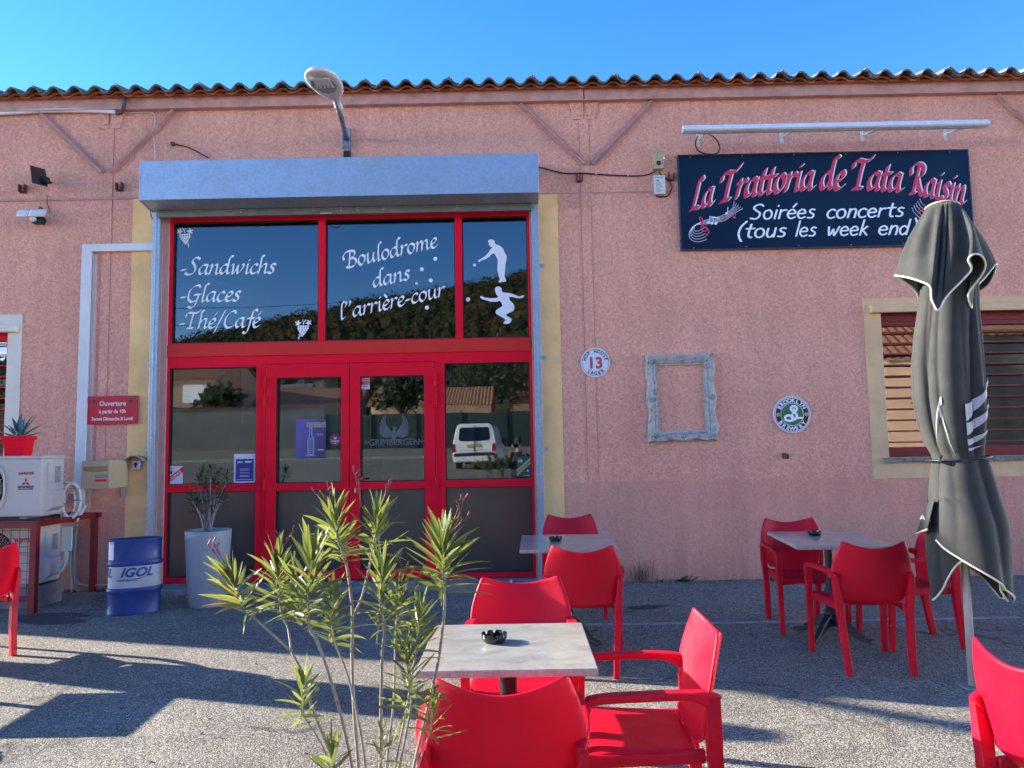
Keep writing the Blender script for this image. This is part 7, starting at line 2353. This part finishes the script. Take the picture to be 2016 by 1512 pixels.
# trees behind the fence
treeleaf = leaf_mat('tree_leaf', (0.035, 0.055, 0.02), (0.06, 0.09, 0.02), 0.25, 0.6)
barkd = mat('dark_bark', (0.06, 0.05, 0.042), 0.9)
def tree(px, pyt, y, rad, label, bare=False, seed=1):
    random.seed(seed)
    t_ = M(px, pyt, y); zb = gz(y); H_ = t_.z-zb
    e = empty('tree', (t_.x, y, zb)); tag(e, label, 'tree', 'trees beyond the fence')
    m = MB(); m.tube([(0, 0, 0), (.1, 0, H_*.4), (0, 0, H_*.85)], [H_*.035, H_*.025, .02], 8)
    br = []
    for i in range(16):
        a = random.uniform(0, 2*PI); z0 = H_*random.uniform(.25, .7); L = rad*random.uniform(.6, 1.0)
        p = [(0, 0, z0), (L*.5*math.cos(a), L*.5*math.sin(a), z0+L*.5), (L*math.cos(a), L*math.sin(a), z0+L*.9)]
        m.tube(chain(p, 3), [H_*.012*(1-.12*j) for j in range(7)], 5); br.append(p[-1])
        for _ in range(5 if bare else 2):
            q = Vector(p[1]).lerp(Vector(p[2]), random.random()); d = Vector((random.gauss(0, 1), random.gauss(0, 1), 1)).normalized()*rad*.45
            m.tube([q, q+d], [.02, .006], 4)
    m.build('trunk', barkd, e)
    m = MB()
    for i in range(900 if not bare else 120):
        a = random.uniform(0, 2*PI); el = random.uniform(-.5, 1.3); r_ = rad*random.uniform(.35, 1)*(1+.25*math.sin(3*a+el*4))
        c = Vector((r_*math.cos(a)*math.cos(el), r_*math.sin(a)*math.cos(el), H_*.62+r_*math.sin(el)*1.1))
        s_ = random.uniform(.12, .30)
        n_ = Vector((random.gauss(0, 1), random.gauss(0, 1), random.gauss(0, 1))).normalized(); u_ = n_.orthogonal().normalized(); w2_ = n_.cross(u_)
        m.add([c-u_*s_, c+w2_*s_*.6, c+u_*s_, c-w2_*s_*.6], [(0, 1, 2, 3)])
    m.build('crown', treeleaf, e)
for i, (px, pyt, y, rad, bare, lab) in enumerate([(790, 735, -38, 1.6, False, 'round bushy tree over the fence left of the van'), (885, 728, -50, 3.0, True, 'bare branched tree behind the roofs above the van'), (960, 722, -52, 3.5, False, 'dark evergreen tree behind the roofs'), (1025, 718, -56, 4.0, False, 'tall dark evergreen tree right of the van'), (432, 765, -36, 1.4, False, 'small green bush above the garden wall'), (1075, 730, -50, 3, True, 'bare tree right of the tall evergreen'), (720, 742, -55, 3, True, 'bare tree behind the low houses')]):
    tree(px, pyt, y, rad, lab, bare, 50+i)
# power lines
m = MB()
for i, (zz) in enumerate((0, .8, 1.5)):
    a, b_ = M(250, 610+i*30, -45), M(1300, 500+i*42, -45)
    m.tube([a.lerp(b_, t/12)+Vector((0, 0, -1.2*math.sin(PI*t/12))) for t in range(13)], 0.02, 4)
tag(m.build('power_lines', black_rubber, None), 'three thin power lines across the sky beyond the car park', 'power line')

# the white van
vy = -19.9
vc = M(934, 915, vy)
VN = empty('parked_van', (vc.x, vy, gz(vy)), R(4)); tag(VN, 'small white van parked facing away, reflected in right window', 'van')
vw = mat('van_white_paint', (0.72, 0.73, 0.72), 0.25, var=0.02, coat=0.5)
hw_ = 0.86
sec = [(0.30, .80), (0.45, .86), (0.95, .87), (1.05, .85), (1.55, .74), (1.74, .66), (1.80, .52)]
m = MB()
ys = [(0.02, 0.0, 1.0), (-0.06, 0.0, 1.0), (-1.6, 0.0, 1.01), (-2.7, -.02, 1.0), (-3.2, -.70, .97), (-4.05, -.82, .93), (-4.15, -1.0, .9)]
for (y, dz, sc2) in ys:
    ring_ = []
    for z, w_ in sec:
        zz = z if z < 1.0 else max(1.0, z+dz*((z-1.0)/.8) if dz > -.6 else min(z, 1.0+dz*0.05+0.02*(z-1)))
        ring_.append((w_*sc2, zz))
    pts = [(w_, y-(z-.3)*0.10 if y > -1 else y, z) for w_, z in ring_]+[(-w_, y-(z-.3)*0.10 if y > -1 else y, z) for w_, z in reversed(ring_)]
    m.v += pts
k = len(sec)*2
for i in range(len(ys)-1):
    for j in range(k): j2 = (j+1) % k; m.f.append((i*k+j, i*k+j2, (i+1)*k+j2, (i+1)*k+j))
m.f.append(tuple(range(k))); m.f.append(tuple((len(ys)-1)*k+j for j in reversed(range(k))))
bd = m.build('body', vw, VN, bevel=0.03)
tilt = lambda z: -(z-.3)*0.10
def vrect(x0, x1, z0, z1, d, r_=0.05):
    pts = [(x0+r_, z0), (x1-r_, z0), (x1, z0+r_), (x1-r_*.6, z1-r_), (x1-r_*1.6, z1), (x0+r_*1.6, z1), (x0+r_*.6, z1-r_), (x0, z0+r_)]
    m = MB(); n = len(pts)
    m.v = [(x, .02+tilt(z)+d, z) for x, z in pts]+[(x, .02+tilt(z), z) for x, z in pts]
    m.f = [tuple(range(n))]+[(i, (i+1) % n, (i+1) % n+n, i+n) for i in range(n)]
    return m
vrect(-.62, .62, 1.12, 1.66, .012, .07).build('rear_window', mat('van_glass', (0.012, 0.014, 0.016), 0.05), VN)
vrect(-.80, .80, .34, .52, .10).build('bumper', mat('van_bumper', (0.62, 0.63, 0.62), 0.35), VN, bevel=0.02)
vrect(-.82, .82, .53, .66, .03).build('bumper_trim', black_rubber, VN)
m = MB(); m.box(-.62, .62, -.045, -.005, .74, .75); m.box(-.003, .003, -.13, .01, .68, 1.74); m.build('panel_gaps', black_rubber, bd)
for s_ in (-1, 1):
    vrect(s_*.80-.09, s_*.80+.05, .70, 1.0, .02, .02).build('tail_light', mat('tail_light_red', (0.35, 0.012, 0.01), 0.2), VN)
    t_ = MB(); t_.tube([(s_*.80, -.72, .31), (s_*.60, -.72, .31)], .31, 24); t_ = t_.build('wheel', black_rubber, VN)
    t_ = MB(); t_.tube([(s_*.80, -3.4, .31), (s_*.60, -3.4, .31)], .31, 24); t_.build('wheel', black_rubber, VN)
vrect(-.30, .30, .86, 1.0, .02, .01).build('plate_recess', mat('grey_trim', (0.25, 0.25, 0.25), 0.4), VN)
pl_ = vrect(-.26, .26, .88, .98, .026, .005).build('number_plate', mat('plate_yellow', (0.48, 0.36, 0.03), 0.4), VN)
m = MB(); m.tube([(-.02, .03+tilt(1.1), 1.10), (.02, .03+tilt(1.1)-.02, 1.32)], .01, 6); m.build('wiper', black_rubber, VN)
for s_ in (-1, 1): MB().box(s_*.92-.09, s_*.92+.09, -2.75, -2.65, 1.0, 1.2).build('mirror', black_rubber, VN, bevel=0.03)

# person taking the photograph, phone held just behind the camera
skin = mat('skin', (0.42, 0.24, 0.17), 0.5, var=0.05); jacket = mat('dark_jacket', (0.025, 0.03, 0.04), 0.8); trousers = mat('dark_trousers', (0.03, 0.035, 0.05), 0.85)
PE = empty('person', (0.05, -8.68, gz(-8.68)), 0); tag(PE, 'person in dark clothes holding up a phone to take the picture', 'person')
def skinmesh(name, verts, edges, radii, material, parent, root=0, sub=2):
    me = bpy.data.meshes.new(name); me.from_pydata(verts, edges, []); o = bpy.data.objects.new(name, me); COL.objects.link(o); o.parent = parent
    me.materials.append(material)
    o.modifiers.new('skin', 'SKIN')
    for i, r_ in enumerate(radii):
        me.skin_vertices[0].data[i].radius = r_ if isinstance(r_, tuple) else (r_, r_)
    me.skin_vertices[0].data[root].use_root = True
    md = o.modifiers.new('subsurf', 'SUBSURF'); md.levels = sub; md.render_levels = sub
    return o
zh = -gz(-8.68)
vs = [(0, 0, .92), (0, 0, 1.08), (0, .0, 1.25), (0, 0, 1.40), (0, .01, 1.47), (0, .03, 1.56), (0, .03, 1.64), (0, .02, 1.72),
      (.17, 0, 1.38), (.24, .08, 1.14), (.13, .30, 1.40), (.085, .36, 1.50), (-.17, 0, 1.38), (-.24, .08, 1.14), (-.20, .30, 1.40), (-.175, .36, 1.50),
      (.10, 0, .86), (.11, .02, .48), (.12, -.02, .08), (.12, .12, .04), (-.10, 0, .86), (-.11, .02, .48), (-.12, -.02, .08), (-.12, .12, .04)]
ed = [(0, 1), (1, 2), (2, 3), (3, 4), (4, 5), (5, 6), (6, 7), (3, 8), (8, 9), (9, 10), (10, 11), (3, 12), (12, 13), (13, 14), (14, 15), (0, 16), (16, 17), (17, 18), (18, 19), (0, 20), (20, 21), (21, 22), (22, 23)]
rd = [(.15, .11), (.14, .10), (.16, .11), (.13, .09), .055, .075, .082, .06, .065, .048, .036, .03, .065, .048, .036, .03, .09, .06, .045, .04, .09, .06, .045, .04]
body_o = skinmesh('body', vs, ed, rd, skin, PE)
def slab(name, prof, material):
    m = MB(); m.lathe(prof, 24, ell=(1, .68), cap=False); m.build(name, material, PE, smooth=True)
slab('trouser_hips', [(.10, .80), (.165, .86), (.185, .93), (.18, 1.0)], trousers)
slab('jacket', [(.20, .90), (.195, 1.05), (.205, 1.25), (.20, 1.36), (.14, 1.44), (.075, 1.47)], jacket)
for s_ in (-1, 1):
    el = (.10 if s_ < 0 else .0)
    m = MB(); m.tube(chain([(s_*.15, 0, 1.39), (s_*.215, .02, 1.28), (s_*.25, .08, 1.13), (s_*.21-.02, .20, 1.27), (-.175+.045 if s_ < 0 else .10, .31, 1.43)], 4), [.075, .072, .07, .068, .066, .064, .062, .062, .062, .06, .056, .052, .05, .048, .045, .043, .042], 12); m.build('sleeve', jacket, PE, smooth=True)
    m = MB(); m.tube([(s_*.10, 0, .95), (s_*.105, .01, .70), (s_*.11, .02, .48), (s_*.12, -.01, .12)], [.115, .095, .075, .065], 14); m.build('trouser_leg', trousers, PE, smooth=True)
    m = MB(); m.obox((s_*.12, .06, .045), (.05, 0, 0), (0, .14, 0), (0, 0, .045)); m.build('shoe', black_rubber, PE, bevel=0.03)
m = MB(); m.lathe([(.001, 1.815), (.06, 1.80), (.09, 1.75), (.098, 1.69), (.092, 1.63), (.08, 1.60)], 20, ell=(.92, 1.08), c=(0, .005), cap=False); m.build('hair', mat('dark_hair', (0.015, 0.012, 0.01), 0.7, bmp=0.5), PE, smooth=True)
m = MB(); m.lathe([(.0, -.012), (.012, 0), (.0, .012)], 8, cap=False)
for s_ in (-1, 1): MB().lathe([(.001, -.008), (.010, 0), (.001, .008)], 10, cap=False).build('eye', black_plastic, PE, loc=(s_*.032, .105, 1.66), smooth=True)
m = MB(); m.tube([(0, .105, 1.665), (0, .128, 1.625), (0, .112, 1.612)], [.008, .014, .010], 8); m.build('nose', skin, PE, smooth=True)
MB().obox((0, .108, 1.585), (.024, 0, 0), (0, .005, 0), (0, 0, .005)).build('mouth', mat('lips', (0.30, 0.10, 0.08), 0.5), PE, bevel=0.003)
# fingers wrapped round the phone
hx_, hy_, hz_ = -0.05, 0.405, 1.5-gz(-8.68)
for s_ in (-1, 1):
    bx2 = hx_+s_*.095
    for i in range(4):
        z = hz_-0.035+i*.018; L = (.9, 1.0, .95, .8)[i]
        m = MB(); m.tube(chain([(bx2+s_*.005, hy_-.03, z), (bx2, hy_+.012, z), (bx2-s_*.022*L, hy_+.022, z+.002), (bx2-s_*.045*L, hy_+.020, z+.001)], 3), [.0095, .0095, .009, .009, .0085, .0085, .008, .0075, .007, .0065], 8); m.build('finger', skin, PE, smooth=True)
    m = MB(); m.tube(chain([(bx2+s_*.005, hy_-.03, hz_-.045), (bx2-s_*.01, hy_-.018, hz_-.02), (bx2-s_*.035, hy_-.014, hz_-.005)], 3), [.012, .0115, .011, .0105, .01, .0095, .008], 8); m.build('thumb', skin, PE, smooth=True)
PH = empty('phone', (0.05+hx_, -8.68+hy_, 1.5)); tag(PH, 'black mobile phone held sideways by the person taking the picture', 'phone')
MB().box(-.078, .078, -.004, .004, -.038, .038).build('case', black_plastic, PH, bevel=0.003)

# ---------------------------------------------------------------- inside: things seen behind the glass
p = P(430, 575, 1.6)
e = empty('indoor_air_conditioner', (p.x+.05, 1.9, p.z)); tag(e, 'pale indoor air conditioner on the wall behind the left transom window', 'air conditioner')
e.rotation_euler = (0, 0, R(62))
m = MB(); m.box(-.5, .5, -.13, .13, -.16, .16); m.build('case', mat('indoor_white', (0.75, 0.75, 0.78), 0.4), e, bevel=0.04, seg=4)
MB().box(-.42, .42, -.134, -.10, -.15, -.12).build('louvre', black_rubber, e)
p = P(775, 604, 1.5)
e = empty('pendant_lamp', (p.x, 1.5, p.z)); tag(e, 'wide shallow rattan pendant lamp hanging behind the middle transom window', 'lamp')
m = MB(); m.lathe([(.001, .03), (.30, .015), (.36, .0)], 28, cap=False); m.build('lamp_shade', mat('rattan', (0.80, 0.52, 0.24), 0.6, transl=0.3), e, smooth=True)
m = MB()
for i in range(14):
    a = 2*PI*i/14; m.tube(chain([(.36*math.cos(a), .36*math.sin(a), 0), (.25*math.cos(a+.3), .25*math.sin(a+.3), -.10), (.03*math.cos(a+.6), .03*math.sin(a+.6), -.15)], 4), .004, 5)
m.tube([(0, 0, .03), (0, 0, 4.48-p.z)], .005, 6); m.build('wire_cage', mat('rattan', (0, 0, 0)), e)
# grey screens, orange panel and dark bar counter behind the doors
def inbox(name, px0, py0, px1, py1, y, d_, material, label, cat):
    a, b_ = P(px0, py0, y), P(px1, py1, y)
    e = MB().box(a.x, b_.x, y, y+d_, b_.z, a.z).build(name, material, None); tag(e, label, cat); return e
panel_grey = mat('screen_grey', (0.62, 0.64, 0.72), 0.8, var=0.05)
inbox('curtain_screen', 553, 700, 664, 960, .30, .03, panel_grey, 'plain grey screen hanging behind the left door glass', 'screen')
inbox('curtain_screen', 476, 700, 506, 965, .30, .03, mat('screen_dark_grey', (0.20, 0.215, 0.25), 0.8), 'narrow grey screen behind right part of left window', 'screen')
inbox('curtain_screen', 705, 755, 720, 870, .30, .03, panel_grey, 'narrow pale screen at left edge inside the right door', 'screen')
inbox('orange_panel', 476, 822, 502, 886, .24, .03, mat('orange_red_plastic', (0.55, 0.05, 0.02), 0.4), 'orange red upright panel inside the left window', 'panel')
inbox('orange_panel', 708, 820, 724, 880, .24, .03, mat('orange_red_plastic', (0.55, 0.05, 0.02), 0.4), 'orange red upright panel just inside right door', 'panel')
m = MB(); a = P(540, 905, .6); b_ = P(735, 960, .6); m.box(a.x, b_.x, .6, 1.2, .9, a.z); m.box(a.x, b_.x, .58, .62, a.z-.02, a.z+.02)
tag(m.build('bar_counter', black_plastic, None, bevel=0.01), 'dark glossy counter with metal rail behind the doors', 'counter')
m = MB()
for px in (560, 672): q = P(px, 800, .5); m.tube([(q.x, .5, 1.2), (q.x, .5, 2.5)], .008, 8)
tag(m.build('hanging_rods', steel, None), 'two thin vertical steel rods behind left door glass', 'rods')
